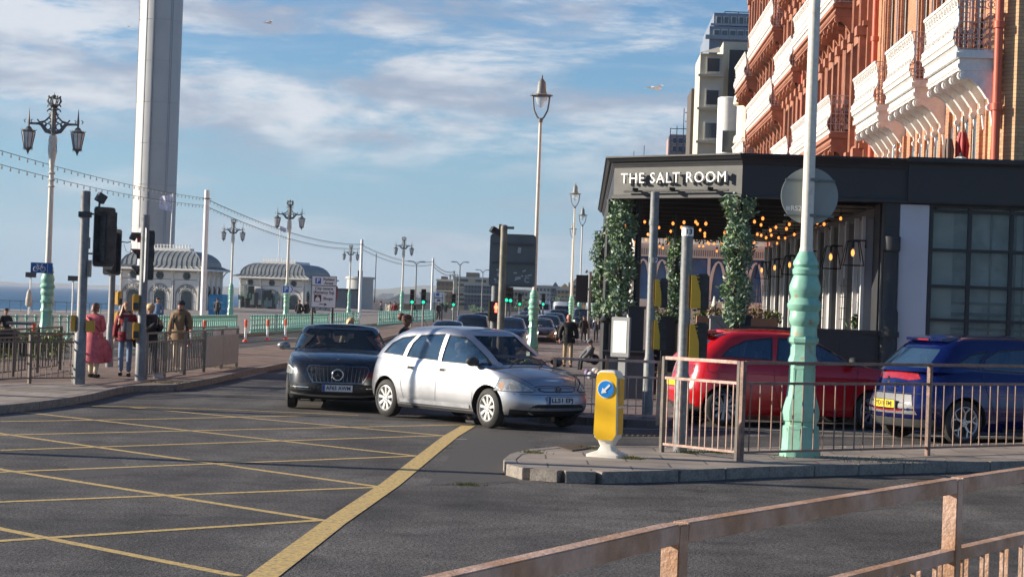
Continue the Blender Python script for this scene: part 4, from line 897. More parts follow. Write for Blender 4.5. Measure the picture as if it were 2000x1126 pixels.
b.add(vs, [(i*(nz+1)+j,(i+1)*(nz+1)+j,(i+1)*(nz+1)+j+1,i*(nz+1)+j+1) for i in range(nx) for j in range(nz)]); b.build('flag', mat('flag_pale',(.72,.70,.76),.7,col2=(.55,.5,.66)), r, 60, fix=False)
r = thing('flagpole', 'thin flagpole with a tiny flag above the second kiosk roof', 'flagpole', ((541-1000)/4000*240,240,0)); zt = CAMH+(572-440)/4000*240; b = MB(); b.tube([(0,0,0),(.1,0,zt)],[.08,.04],6); b.build('mast_tube', WHITE, r); b = MB(); b.box((.45,0,zt-.4),(.8,.02,.5),0,.4); b.build('flag', MATS['flag_pale'], r)
# blue hoarding, drum building, umbrellas, far left clutter
D = 140; r = thing('blue_hoarding', 'bright blue hoarding with a hazy beach picture beside the first kiosk', 'hoarding', ((427-1000)/4000*D,D,0)); c = CAMH+(568-594)/4000*D; w = 36/4000*D/2; h = 40/4000*D/2
b = MB(); b.bb(-w,w,0,.06,c-h,c+h); b.build('panel', mat('hoarding_blue',(.02,.19,.42),.4,scale=.8,col2=(.06,.32,.52)), r); b = MB(); b.bb(-w+.1,w-.1,-.01,-.005,c-.30,c-.25); b.bb(-.35,.35,-.01,-.005,c+.1,c+.2); b.build('pale_marks', mat('hoarding_pale',(.25,.5,.62),.5), r)
b = MB()
for x in (-w+.1,w-.1): b.bb(x-.04,x+.04,.07,.15,0,c)
b.build('leg', BLKP, r)
D = 300; r = thing('drum_building', 'grey cylindrical building with a lower flat annexe and red lettering panel', 'building', ((703-1000)/4000*D,D,0)); zt = CAMH+(578-540)/4000*D
b = MB(); b.lathe([(0,1.95),(zt-.3,1.95),(zt-.3,2.15),(zt,2.15)],(0,0,0),28); b.build('drum', mat('drum_grey',(.45,.45,.43),.6,var=.08,scale=.5), r, 40); b = MB(); b.bb(-4.3,-.2,-2.6,1,0,zt-2.0); b.build('annexe', mat('annexe_grey',(.22,.22,.23),.7), r); b = MB(); b.bb(-4.5,0.1,-2.8,1.2,zt-2.0,zt-1.8); b.build('roof_slab', KD, r); b = MB(); b.bb(-3.6,-3.0,-2.68,-2.61,1.2,3.2); b.bb(-1.6,-1.2,-2.68,-2.61,1.2,1.6); b.build('sign_panel', mat('panel_red',(.45,.05,.05)), r)
b = MB(); b.tube([(2.25,-.3,1),(2.25,-.3,8.2)],.07,6); b.bb(-.35,.35,-.3,.3,zt,zt+.9); b.build('mast', KD, r)
for px, l in ((58,'closed pale parasol left of the ornate lamp base'),(101,'closed pale parasol right of the ornate lamp base')):
    D = 95; r = thing('closed_parasol', l, 'parasol', ((px-1000)/4000*D,D,0), 0, 'closed parasols on the beach terrace'); zc = CAMH+(556-583)/4000*D
    b = MB(); b.lathe([(zc-.38,.10),(zc-.3,.16),(zc,.15),(zc+.3,.10),(zc+.42,.02)],n=9); b.build('canopy', mat('parasol_cream',(.55,.50,.42),.8,col2=(.42,.38,.33)), r, 60); b = MB(); b.tube([(0,0,0),(0,0,zc)],.03,6); b.build('pole', WHITE, r)
for px, py, l in ((60,542,'tall slim lamp pole above the left parasol'),(143,546,'tall slim white lamp pole on the beach to the right of the ornate lamp')):
    D = 120; r = thing('beach_lamp', l, 'street lamp', ((px-1000)/4000*D,D,-3)); zt = CAMH+(556-py)/4000*D+3; b = MB(); b.tube([(0,0,0),(0,0,zt)],.05,6); b.build('pole', WHITE, r); b = MB(); b.bb(-.3,.3,-.1,.1,zt,zt+.3); b.build('lamp_head', KD, r)
D = 132; r = thing('beach_pavilion', 'low glazed blue beach pavilion beyond the turquoise railing at the left', 'building', ((70-1000)/4000*D,D,-3))
b = MB(); b.bb(-6,6.5,0,6,0,3.0); b.build('wall', mat('pavilion_blue',(.07,.14,.21),.3,scale=.7,col2=(.13,.20,.25)), r)
b = MB(); b.bb(-6.2,6.7,-.3,6.2,3.0,3.14); b.build('roof', mat('pavilion_roof',(.34,.33,.30),.7), r)
b = MB()
for k in range(26): x = -6+12.5*k/25; b.bb(x-.03,x+.03,-.06,-.01,0,3.0); 
b.bb(-6,6.5,-.07,-.02,1.9,1.96); 
for k in range(18): x = -6+12.5*k/17; b.bb(x-.02,x+.02,-.2,-.17,3.14,3.8)
b.bb(-6,6.5,-.2,-.16,3.75,3.8); b.build('window_frame', mat('pavilion_frame',(.30,.36,.38)), r)
# shelter left of far green lights
D = 260; r = thing('seafront_shelter', 'dark roofed seafront shelter below the far green signals', 'shelter', ((793-1000)/4000*D,D,0)); zt = CAMH+(581-588)/4000*D
b = MB(); b.add([(-2.9,-2,zt-.2),(2.9,-2,zt-.2),(2.9,2,zt-.2),(-2.9,2,zt-.2),(-.7,0,zt+.95),(.7,0,zt+.95)],[(0,1,5,4),(1,2,5),(2,3,4,5),(3,0,4),(3,2,1,0)]); b.build('roof', KR, r)
b = MB()
for x in (-2.4,-1.2,1.2,2.4):
    for y_ in (-1.5,1.5): b.tube([(x,y_,0),(x,y_,zt-.2)],.08,6)
b.build('column', mat('shelter_post',(.4,.42,.38)), r); b = MB(); b.bb(-1.6,2.3,0,.1,.3,1.1); b.build('bench_screen', mat('screen_pale',(.5,.45,.35)), r)

# ---------------- hotel ----------------
TERR = mat('terracotta', (.40,.17,.10), .65, var=.14, scale=1.2, bump=.2, bscale=12, col2=(.33,.14,.085), mixlo=.4, mixhi=.6)
PIPE = mat('red_pipe_paint', (.50,.10,.05), .45, var=.08)
BRK = brickmat('hotel_brick', (.50,.22,.12), (.40,.17,.09), (.42,.29,.20), .225, .075, .009, 'wall', .8, .5, .5, .15)
BRKD = brickmat('hotel_brick_sunlit', (.62,.38,.20), (.52,.30,.16), (.34,.25,.17), .225, .075, .008, 'wall', .8, .5, .5, .15)  # corner pier brick brightened to read as sunlit
WGL = mat('window_glass_dark', (.025,.03,.035), .08, var=0); WFR = mat('window_frame_cream', (.62,.56,.45), .5)
h = thing('brick_hotel', 'red brick and terracotta hotel with long white balconies above the restaurant', 'hotel', tuple(st(-.18,0,0)), SROT)
b = MB(); HT = 19.0
b.bb(8.05,30,41,57,0,HT); b.build('wall', BRK, h)
b = MB(); b.prism([(8.10,41.0),(8.10,40.42),(8.42,40.0),(30,40.0),(30,41.0)],'xy',0,HT); b.build('corner_pier', BRKD, h)
b = MB(); b.bb(7.78,30,57,99,0,HT); b.build('terracotta_front', TERR, h)
# pipes
for (a,bb_) in ((8.14,40.15),(7.94,56.2),(7.72,72.5)):
    b = MB(); b.lathe([(3,.085)]+sum([[(z,.085),(z+.01,.115),(z+.14,.115),(z+.15,.085)] for z in (5.9,7.5,9.3,11)],[])+[(HT,.085)],(a-.06,bb_,0),10); b.build('drainpipe', PIPE, h, 40)
# tall slender windows below the balconies; brick pilaster clusters above
w = MB(); fr_ = MB(); pl = MB()
for bays in ((41.4,44.9),(45.9,50.2),(51.2,55.8)):
    b0,b1 = bays; nwin = 4
    for k in range(nwin):
        c = b0+(b1-b0)*(k+.5)/nwin; ww = .42
        w.prism([(c-ww/2,3),(c+ww/2,3),(c+ww/2,5.75)]+[(c+ww/2*math.cos(q),5.75+.22*math.sin(q)) for q in (PI/4,PI/2,3*PI/4)]+[(c-ww/2,5.75)],'yz',8.00,8.045)
        fr_.bb(7.985,8.0,c-ww/2-.03,c-ww/2+.03,3,5.8); fr_.bb(7.985,8.0,c+.15,c+.2,3,5.7)
        w.prism([(c-ww/2,7.2),(c+ww/2,7.2),(c+ww/2,10.3),(c-ww/2,10.3)],'yz',8.0,8.045)
        fr_.bb(7.985,8.0,c-ww/2,c-ww/2+.05,7.2,10.3)
    for k in range(nwin+1):
        c = b0+(b1-b0)*k/nwin
        pl.bb(7.97,8.055,c-.16,c+.16,0,6.3)
        for q in ((-1,0,1) if k%2 else ()): pl.bb(7.92+abs(q)*.05,8.055,c+q*.12-.05,c+q*.12+.05,6.9,HT)
w.isl('window', WGL, h); fr_.isl('window_frame', WFR, h); pl.isl('brick_pilaster', BRK, h)
# terracotta bays with pilasters, string courses and windows, far front
pl = MB(); w = MB(); fr_ = MB()
bcur = 57.2; k = 0
while bcur < 98.5:
    wd = .34; pl.bb(7.60,7.785,bcur,bcur+wd,0,HT); pl.bb(7.66,7.60,bcur+.08,bcur+wd-.08,0,HT)
    for z in (6.2,9.6,13.0,16.4): pl.bb(7.50,7.785,bcur-.08,bcur+wd+.08,z,z+.25)
    if k%3 != 2:
        for z in (7.4,10.8,14.2,3.4): w.bb(7.755,7.775,bcur+wd+.18,bcur+1.35,z,z+2.0); fr_.bb(7.74,7.754,bcur+wd+.72,bcur+wd+.80,z,z+2.0); fr_.bb(7.74,7.754,bcur+wd+.18,bcur+1.35,z+1.0,z+1.07); pl.bb(7.62,7.785,bcur+wd+.1,bcur+1.42,z+2.05,z+2.3); pl.bb(7.66,7.785,bcur+wd+.1,bcur+1.42,z-.2,z-.05)
    else:
        for q in range(4): pl.tube([(7.72,bcur+.55+q*.22,3),(7.72,bcur+.55+q*.22,HT)],.07,6)
    bcur += 1.5; k += 1
for z in (6.45,9.85,13.25,16.65): pl.bb(7.66,7.785,57,99,z,z+.14)
pl.build('terracotta_moulding', TERR, h); w.isl('window', WGL, h); fr_.isl('window_frame', WFR, h)
b = MB(); b.bb(7.75,7.80,56.95,56.99,0,1); b.build('corner_trim', TERR, h)
# balconies: white cast iron bombe fronts, scroll ends, acanthus brackets
BALW = mat('balcony_white', (.76,.74,.70), .5, var=.07, scale=3, col2=(.62,.57,.50), mixlo=.58, mixhi=.75)
BALP = mat('balcony_end_iron', (.55,.40,.38), .5, var=.1)
def bombe(t):  # outward offset of the front at height fraction t
    return .10*math.sin(min(1,t/.45)*PI)*1.0+.10*(max(0,t-.55)/.45)**2*.8
def balcony(b0, b1, z, a_out, a_wall, iron, brmat, nbr=5, big=True, arches=False, label=None):
    RH = 1.08
    root = bpy.data.objects.new('balcony', None); COL.objects.link(root); root.parent = h
    s = MB(); s.bb(a_out,a_wall,b0,b1,z+.04,z+.10); s.bb(a_out-.05,a_wall,b0-.04,b1+.04,z-.06,z+.04); s.bb(a_out+.03,a_wall,b0+.05,b1-.05,z-.30,z-.06)
    n = int((b1-b0)/.16)
    for k in range(n): y = b0+(b1-b0)*(k+.5)/n; s.bb(a_out+.0,a_out+.03,y-.04,y+.04,z-.25,z-.17)
    s.build('slab', brmat if not big else BALW, root)
    f = MB(); m_ = 12; sp = .085; n = int((b1-b0)/sp)
    for k in range(n+1):
        y = b0+(b1-b0)*k/n; w = .030 if big else .032; vs = []; ln = []
        for q in range(m_+1): t = q/m_; ln.append((a_out-.02-bombe(t), z+.10+RH*t))
        for (aa,zz) in ln: vs += [(aa,y-w,zz),(aa,y+w,zz),(aa+.02,y+w,zz),(aa+.02,y-w,zz)]
        fs = []
        for q in range(m_):
            o = q*4
            for j in range(4): fs.append((o+j,o+(j+1)%4,o+4+(j+1)%4,o+4+j))
        f.add(vs, fs)
    def band(t, th, ext=.012):
        a = a_out-.02-bombe(t); f.bb(a-ext,a+.03,b0-.03,b1+.03,z+.10+RH*t-th/2,z+.10+RH*t+th/2)
    for t,th in ((.0,.06),(.10,.05),(.20,.05),(.30,.05),(.47,.05),(.62,.045),(.76,.045),(.97,.06)): band(t, th)
    for k in range(int((b1-b0)/.30)):
        y = b0+.15+.30*k; a = a_out-.035-bombe(.38)
        f.tube([(a,y+.085*math.cos(q),z+.10+RH*.39+.075*math.sin(q)) for q in [i*PI/4 for i in range(9)]],.017,4,False)
        a = a_out-.035-bombe(.86); f.tube([(a,y+.07*math.cos(q),z+.10+RH*.87+.07*math.sin(q)) for q in [i*PI/4 for i in range(9)]],.015,4,False)
    f.build('front_railing', iron, root)
    for y in ((b0,b1) if big else (b0,)):
        e = MB()
        for t in (.02,.22,.5,.98): e.tube([(a_out-.02-bombe(t)*.9,y,z+.10+RH*t),(a_wall,y,z+.10+RH*t)],.012,5)
        nn = max(2,int((a_wall-a_out)/.115))
        for q in range(nn+1): a = a_out+(a_wall-a_out)*q/nn; e.tube([(a,y,z+.1),(a,y,z+.1+RH)],.010,5)
        for q in range(max(1,nn//2)):
            a = a_out+(a_wall-a_out)*(q+.5)/max(1,nn//2)
            for (zc,rr_) in ((.13,.07),(.33,.10),(.62,.07),(.82,.12),(.82,.06)):
                for sg in (-1,1): e.tube([(a+sg*rr_*.55+rr_*.5*math.cos(i*PI/4),y,z+.10+RH*zc+rr_*.7*math.sin(i*PI/4)) for i in range(9)],.011,4,False)
        e.build('end_railing', BALP if big else mat('end_iron_pale',(.62,.52,.48)), root)
    # brackets: concave sweep, scroll at the nose, acanthus ribs
    g = MB(); dd = a_wall-a_out; 
    for k in range(nbr):
        y = b0+.12+(b1-b0-.24)*k/(nbr-1); pr = [(a_out+.10,z-.30),(a_out+.10,z-.42)]
        for q in range(9): t = q/8; pr.append((a_out+.14+(dd-.26)*(1-math.cos(t*PI/2))**.9, z-.46-.55*math.sin(t*PI/2)**1.6)) if False else pr.append((a_out+.12+(dd-.24)*t, z-.42-.40*(t**1.7)+.03*math.sin(t*PI)))
        pr += [(a_wall-.08,z-1.02),(a_wall-.02,z-1.10),(a_wall,z-1.10),(a_wall,z-.30)]
        g.prism([(x_,z_) for x_,z_ in pr],'xz',y-.05,y+.05)
        for off in (-.055,0,.055): g.tube([(a_out+.11+(dd-.24)*t, y+off, z-.43-.40*(t**1.7)+.03*math.sin(t*PI)) for t in [i/8 for i in range(9)]],.022,5)
        g.lathe([(y-.08,.085),(y-.07,.09),(y+.07,.09),(y+.08,.085)],(0,0,0),12,'Y') if False else g.add(*lathe_y(a_out+.10,z-.40,.088,y-.075,y+.075))
        g.add(*lathe_y(a_out+.10,z-.40,.045,y-.095,y+.095))
        g.add(*lathe_y(a_wall-.07,z-1.0,.07,y-.07,y+.07)); g.add(*lathe_y(a_wall-.20,z-.58,.09,y-.065,y+.065))
        g.prism([(a_wall-.06,z-1.08),(a_wall,z-1.08),(a_wall,z-1.34),(a_wall-.02,z-1.36)],'xz',y-.06,y+.06)
        if k < nbr-1 and not arches:   # shell between brackets
            y2 = b0+.12+(b1-b0-.24)*(k+1)/(nbr-1)
            g.add([(a_out+.35,y+.05,z-.31),(a_out+.35,y2-.05,z-.31),(a_wall-.03,y2-.05,z-.66),(a_wall-.03,y+.05,z-.66)],[(0,1,2,3)])
        if arches and k < nbr-1:
            y2 = b0+.12+(b1-b0-.24)*(k+1)/(nbr-1); c = (y+y2)/2; rr_ = (y2-y)/2-.03
            for q in range(8):
                a0,a1 = PI*q/8,PI*(q+1)/8; p0 = (c+rr_*math.cos(a0), z-.62+.32*math.sin(a0)); p1 = (c+rr_*math.cos(a1), z-.62+.32*math.sin(a1))
                g.add([(a_out+.12,p0[0],p0[1]),(a_out+.12,p1[0],p1[1]),(a_out+.12,p1[0],z-.28),(a_out+.12,p0[0],z-.28),(a_wall,p0[0],p0[1]),(a_wall,p1[0],p1[1])],[(0,1,2,3),(0,4,5,1)])
    g.build('bracket', brmat, root, 40)
    return root
def lathe_y(cx, cz, r_, y0, y1, n=10):
    vs = [(cx+r_*math.cos(2*PI*j/n), y, cz+r_*math.sin(2*PI*j/n)) for y in (y0,y1) for j in range(n)]
    return vs, [tuple(range(n-1,-1,-1)), tuple(range(n,2*n))]+[(j,(j+1)%n,(j+1)%n+n,j+n) for j in range(n)]
for b0,b1 in ((40.2,43.9),(45.6,49.5),(51.2,55.4)):
    balcony(b0,b1,6.98,7.32,8.05,BALW,BALW)
for b0,b1,z,ao in ((59.5,70.2,6.98,7.15),(59.5,70.8,10.75,7.15),(72.5,79.0,10.4,7.25),(79.6,91.5,9.7,7.2),(72.5,79.0,14.0,7.25),(80.2,91.5,12.85,7.2),(59.5,71,14.6,7.15),(91.8,98,12.2,7.1),(73,79,6.9,7.25),(92,98,8.4,7.1),(80,91,16.2,7.2)):
    balcony(b0,b1,z,ao,7.79,BALW,TERR,nbr=max(4,int((b1-b0)/1.25)),big=False,arches=True)
# closed red umbrella, drape and small domed vent on the restaurant roof (placed below)
# ---------------- buildings beyond the hotel ----------------
def tower_block(name, label, px0, px1, D, ytop, depth, mtl, wins=(), roof=None, extra=None, rz=SROT, base=0):
    X0, X1 = (px0-1000)/4000*D, (px1-1000)/4000*D; yy = yh((px0+px1)/2); zt = CAMH+(yy-ytop)/4000*D
    r = thing(name, label, 'building', (X0,D,base), rz); Wd = X1-X0
    b = MB(); b.bb(0,Wd,0,depth,0,zt); b.build('wall', mtl, r)
    for (fx0,fx1,y0,y1,cols,m1,m2) in wins:
        n = cols; ww = (fx1-fx0)/n*Wd
        for k in range(n):
            x0 = fx0*Wd+ww*k+ww*.12; x1 = x0+ww*.76; za = CAMH+(yy-y0)/4000*D; zb = CAMH+(yy-y1)/4000*D
            g_ = MB(); g_.bb(x0,x1,-.06,.02,zb,za); fo = g_.build('window', m2, r)
            g_ = MB(); g_.bb(x0+.07*(x1-x0),x1-.07*(x1-x0),-.10,-.065,zb+.1*(za-zb),za-.1*(za-zb)); g_.build('pane', m1, fo)
    if roof: b = MB(); b.bb(-.3,Wd+.3,-.3,depth,zt,zt+roof); b.build('roof_edge', KD, r)
    return r, Wd, zt
CRM = mat('render_cream', (.60,.55,.42), .8, var=.06, scale=.4); GLZ = mat('far_window', (.07,.10,.12), .12, var=.2, scale=.5); WFW = mat('far_window_frame', (.6,.6,.56)); GRYB = mat('slate_cladding', (.20,.24,.30), .6, var=.1, scale=.5)
r, Wd, zt = tower_block('cream_flats', 'tall cream block of flats with three stacked corner windows', 1352, 1398, 112, 104, 5, CRM, [(.18,.95,110,142,1,GLZ,WFW),(.18,.95,172,207,1,GLZ,WFW),(.18,.95,236,272,1,GLZ,WFW)])
b = MB(); b.add([(0,-.6,zt),(Wd*.8,-.6,zt),(Wd*.8,.02,zt+.4),(0,.02,zt)],[(0,1,2,3)]); 
for yy_ in (144,209,274): z = CAMH+(601-yy_)/4000*112; b.bb(-.1,Wd*.98,-.25,.0,z-.12,z)
b.build('band', CRM, r)
tower_block('cream_slab_block', 'cream slab block with a dark blank wall beside the hotel', 1396, 1500, 117.2, 82, 9, CRM)
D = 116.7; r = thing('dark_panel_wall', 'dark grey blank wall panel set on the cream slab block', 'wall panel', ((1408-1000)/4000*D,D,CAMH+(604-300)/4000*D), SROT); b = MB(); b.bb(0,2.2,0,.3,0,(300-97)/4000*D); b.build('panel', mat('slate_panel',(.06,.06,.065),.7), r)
r, Wd, zt = tower_block('grey_tower_block', 'blue grey stepped tower block rising above the cream flats', 1368, 1500, 150, 52, 12, GRYB, [(.05,.75,58,78,6,GLZ,WFW)])
D = 151; b = MB(); z0 = zt; 
def zz_(y): return CAMH+(604-y)/4000*150
b.bb(.35,4.3,1,15,z0,zz_(22)); b.build('upper_storey', GRYB, r); b = MB(); b.bb(-.3,4.3,-.3,.0,zz_(78),zz_(70)); b.bb(.1,4.3,.6,.95,zz_(48),zz_(44)); b.build('ledge', mat('ledge_grey',(.3,.33,.37)), r)
g_ = MB()
for k in range(5): g_.bb(.5+k*.55,.92+k*.55,.92,.99,zz_(44),zz_(29))
g_.isl('window', WFW, r); g_ = MB()
for k in range(5): g_.bb(.56+k*.55,.86+k*.55,.86,.91,zz_(43),zz_(30))
g_.build('pane', GLZ, r); b = MB()
for x in (1.2,2.2,3.2): b.tube([(x,2,zz_(22)),(x,2,zz_(15))],.04,4)
b.tube([(1.2,2,zz_(15.5)),(4.3,2,zz_(15.5))],.04,4); b.build('roof_rail', KD, r)
D = 105; r = thing('white_round_bay', 'smooth white round stair tower between cream flats and hotel', 'building', ((1410-1000)/4000*D,D,0), SROT); b = MB(); b.lathe([(0,.55),(CAMH+(604-192)/4000*D,.55),(CAMH+(604-190)/4000*D,.45)],(0,0,0),20); b.build('wall', WHITE, r, 40); b = MB(); b.bb(-.3,.6,-.7,-.62,CAMH+8.0,CAMH+9.1) ; b.build('window', GLZ, r)
b = MB()
for x in [-.5+.2*i for i in range(7)]: b.tube([(x,-.9,8.3),(x,-.9,9.2)],.02,4)
b.tube([(-.5,-.9,9.2),(.7,-.9,9.2)],.03,4); b.bb(-.5,.7,-.95,-.5,8.2,8.32); b.build('balcony_rail', KD, r)
D = 101; r = thing('cream_villa', 'ornate pale cream villa front squeezed beside the hotel', 'building', ((1436-1000)/4000*D,D,0), SROT); b = MB(); zt = CAMH+(604-178)/4000*D
b.lathe([(0,.85),(zt-2.6,.85),(zt-2.5,1.0),(zt-2.2,.95),(zt-2.1,.85),(zt-.7,.85),(zt-.6,1.05),(zt-.2,1.0),(zt-.1,.9),(zt,.6)],(.65,.4,0),24); b.build('wall', mat('villa_cream',(.72,.66,.50),.7,var=.05), r, 30)
b = MB(); 
for z in (zt-2.0,zt-5.0): b.bb(.3,1.1,-.62,-.5,z-1.0,z+.9)
b.build('window', GLZ, r); b = MB()
for z in (zt-2.0,zt-5.0): b.bb(.2,1.2,-.66,-.45,z+.92,z+1.1); b.bb(.15,.28,-.66,-.45,z-1.1,z+.95); b.bb(1.12,1.25,-.66,-.45,z-1.1,z+.95)
for q in range(8): b.tube([(.15+.15*q,-.85,zt-6.0),(.15+.15*q,-.85,zt-5.0)],.02,4)
b.build('window_surround', MATS['villa_cream'], r)
tower_block('dark_gable', 'dark brick side wall of a tall house left of the cream flats', 1337, 1349, 125, 172, 5, mat('sooty_brick',(.10,.085,.075),.8))
r, Wd, zt = tower_block('scaffolded_house', 'distant building wrapped in blue scaffolding above the canopy roof', 1298, 1340, 190, 262, 8, mat('house_pink',(.42,.28,.25),.8), [(.1,.9,268,280,3,GLZ,WFW),(.1,.9,284,296,3,GLZ,WFW)])
b = MB()
for x in (0,.6,1.2,1.8): b.tube([(x,-.5,8),(x,-.5,zt+1.1-(1.8-x)*.3)],.05,4)
for x in (1.2,1.9): b.tube([(x,-.5,zt),(x,-.5,zt+2.4)],.05,4)
for z in (zt-2.4,zt-1.6,zt-.6,zt+.5): b.tube([(0,-.5,z),(1.9,-.5,z)],.05,4)
b.tube([(1.3,-.5,zt+1.2),(1.9,-.5,zt+1.2)],.05,4); b.tube([(1.3,-.5,zt+2),(1.9,-.5,zt+2)],.05,4); b.build('scaffolding', mat('scaffold_blue',(.08,.14,.22)), r)
# distant seafront blocks beyond the traffic
SUNW = mat('block_sunlit_sand', (.56,.49,.35), .8, var=.1, scale=.1); SHW = mat('block_shaded_grey', (.20,.21,.24), .8, var=.1, scale=.1); BRW = mat('block_brown', (.17,.14,.12), .8, var=.15, scale=.2)  # sunlit and shaded wall tones put into the far blocks' colours
def far_block(label, px0, px1, D, ytop, depth, m1, rows, cols, gable=False, name='distant_block', hut=None):
    r, Wd, zt = tower_block(name, label, px0, px1, D, ytop, depth, m1, rz=SROT)
    g = MB(); rh = zt/ (rows+.5)
    for i in range(rows):
        for k in range(cols): x = Wd*(k+.2)/cols; g.bb(x,x+Wd/cols*.6,-.15,-.02,.6+rh*i+rh*.25,.6+rh*i+rh*.78)
        for k in range(max(1,int(depth/4))): g.bb(-.15,-.02,1+k*4,3+k*4,.6+rh*i+rh*.25,.6+rh*i+rh*.78)
    g.isl('window', GLZ, r)
    b = MB(); b.bb(-.2,Wd+.2,-.4,.0,zt*.62,zt*.62+.25); b.bb(-.2,Wd+.2,-.3,depth,zt,zt+.4); b.build('cornice', mat('cornice_pale',(.55,.52,.46)), r)
    if gable:
        b = MB(); n = max(1,round(Wd/3))
        for k in range(n): x0,x1 = Wd*k/n,Wd*(k+1)/n; b.add([(x0,0,zt),(x1,0,zt),((x0+x1)/2,0,zt+1.3),(x0,depth,zt),(x1,depth,zt),((x0+x1)/2,depth,zt+1.3)],[(0,1,2),(3,5,4),(0,2,5,3),(1,4,5,2)])
        b.build('gable', m1, r)
    if hut: b = MB(); b.bb(Wd*hut[0],Wd*hut[1],2,8,zt,zt+hut[2]); b.build('roof_hut', BRW, r)
    return r
far_block('brown distant building left of the cream seafront block', 853, 886, 420, 548, 20, BRW, 4, 4, hut=(.2,.5,1.0))
far_block('low pale distant building under the brown one', 822, 862, 380, 574, 12, mat('block_pale',(.5,.47,.4),.8), 1, 5)
far_block('long sunlit cream seafront block with a roof hut', 886, 956, 400, 544, 26, SUNW, 6, 2, hut=(.32,.66,1.3))
far_block('shaded grey face of the cream block, set in front as its own block', 908, 962, 385, 557, 10, SHW, 5, 9)  # the cream block's shaded face, built as a separate grey box
far_block('grey distant block behind the large sign', 955, 995, 430, 562, 14, SHW, 4, 6)
far_block('sandy distant block between the sign and the tall lamp', 985, 1032, 440, 568, 14, SUNW, 3, 7)
far_block('pale distant block right of the tall lamp', 1046, 1082, 470, 560, 16, mat('block_white',(.58,.56,.50),.8), 4, 5)
far_block('grey gabled distant house', 1076, 1092, 420, 562, 18, SHW, 4, 2, True)
far_block('yellow gabled terrace beyond the waiting cars', 1088, 1118, 390, 566, 20, mat('terrace_yellow',(.58,.42,.20),.8), 4, 4, True)
far_block('orange gabled terrace behind the walking man', 1112, 1140, 340, 556, 18, mat('terrace_orange',(.55,.30,.16),.8), 5, 4, True)
far_block('tall amber gabled house left of the black sign', 1132, 1160, 300, 552, 18, mat('terrace_amber',(.50,.33,.18),.8), 5, 3, True)
far_block('pale terrace closing the street beyond the black sign', 1150, 1200, 280, 560, 20, mat('terrace_pale',(.5,.46,.38),.8), 5, 5)
# rough trees behind roofs and along the seafront lawns
def tree(px, D, ytop, wpx, label, seed, mats_, ybase=None, n=26):
    rnd = random.Random(seed); X = (px-1000)/4000*D; zt = CAMH+(yh(px)-ytop)/4000*D; w = wpx/4000*D/2
    r = thing('tree', label, 'tree', (X,D,0), 0, 'distant seafront trees'); b = MB()
    b.tube([(0,0,0),(.1,0,zt*.5),(0,.1,zt*.8)],[.25,.16,.05],6)
    for k in range(5): a = rnd.uniform(0,6.3); b.tube([(0,0,zt*.4),(math.cos(a)*w*.6,math.sin(a)*w*.6,zt*.75)],[.1,.03],4)
    b.build('trunk', mat('bark',(.10,.08,.06),.9), r)
    b = MB(); pts = clump_pts(rnd, lambda q: (lambda a,rr_,t: (math.cos(a)*rr_*w*math.sin(t*PI)**.6, math.sin(a)*rr_*w*math.sin(t*PI)**.6, zt*(.35+.6*t)))(q.uniform(0,6.3),q.uniform(.3,1),q.random()), n, 26, w*.16)
    leaves(b, pts, w*.09, rnd, 2); b.build('crown', mats_, r, fix=False)
for px,D,yt,wp_,l,sd in ((872,300,590,30,'round dark tree right of the thin festoon mast',1),(925,320,598,26,'small dark tree before the shaded block face',2),(940,300,600,24,'low dark tree left of the red man signal',3),(1022,330,585,30,'dark tree right of the bronze post',4),(1090,320,575,22,'dark tree behind the white van',5)): tree(px,D,yt,wp_,l,sd,[LF1,LF2],n=18)
# ---------------- restaurant with corner canopy ----------------
rs = thing('restaurant', 'black fronted corner restaurant under a deep canopy lettered THE SALT ROOM', 'restaurant', (0,0,0), SROT)
BF = mat('fascia_black', (.030,.031,.034), .55, var=.15, scale=2, bump=.08, bscale=8); BFG = mat('fascia_weathered_lit', (.085,.085,.080), .6, var=.12, scale=3, bump=.1, bscale=10)  # second black is lighter, for the sunlit sign face
PA, PB, PC, PD_ = (14.0,38.0),(2.86,38.0),(.52,40.0),(.52,62.0)     # canopy edge in the street frame (a, b)
ZT, ZB = 4.74, 3.93
def offs(pts, d):
    out = []
    for i,p in enumerate(pts):
        dirs = []
        for (q,s) in ((i-1,1),(i+1,-1)):
            if 0 <= q < len(pts): v = Vector((p[0]-pts[q][0],p[1]-pts[q][1]))*s; dirs.append(v.normalized())
        n = Vector((0,0))
        ns = [Vector((-v.y,v.x)) for v in dirs]
        if len(ns) == 2: n = (ns[0]+ns[1]); n = n/(n.dot(ns[0]))
        else: n = ns[0]
        out.append((p[0]+n.x*d, p[1]+n.y*d))
    return out
path = [PA,PB,PC,PD_]
def ribbon(b, z0, z1, d0, d1, inner=.25):
    A = offs(path,d0); A2 = offs(path,d1); I = offs(path,-inner)
    # outward must point to the street: check sign
    for i in range(3):
        p,q,p2,q2,ip,iq = A[i],A[i+1],A2[i],A2[i+1],I[i],I[i+1]
        b.add([(p[0],p[1],z0),(q[0],q[1],z0),(q2[0],q2[1],z1),(p2[0],p2[1],z1),(ip[0],ip[1],z0),(iq[0],iq[1],z0),(iq[0],iq[1],z1),(ip[0],ip[1],z1)],[(0,1,2,3),(4,7,6,5),(3,2,6,7),(0,4,5,1),(0,3,7,4),(1,5,6,2)])
sgn = 1 if offs(path,1)[1][1] < 38 else -1
_o = offs
def offs(p,d,_s=sgn): return _o(p,d*_s)
b = MB(); ribbon(b, ZB+.06, ZT-.16, 0, 0); b.build('fascia', BF, rs)
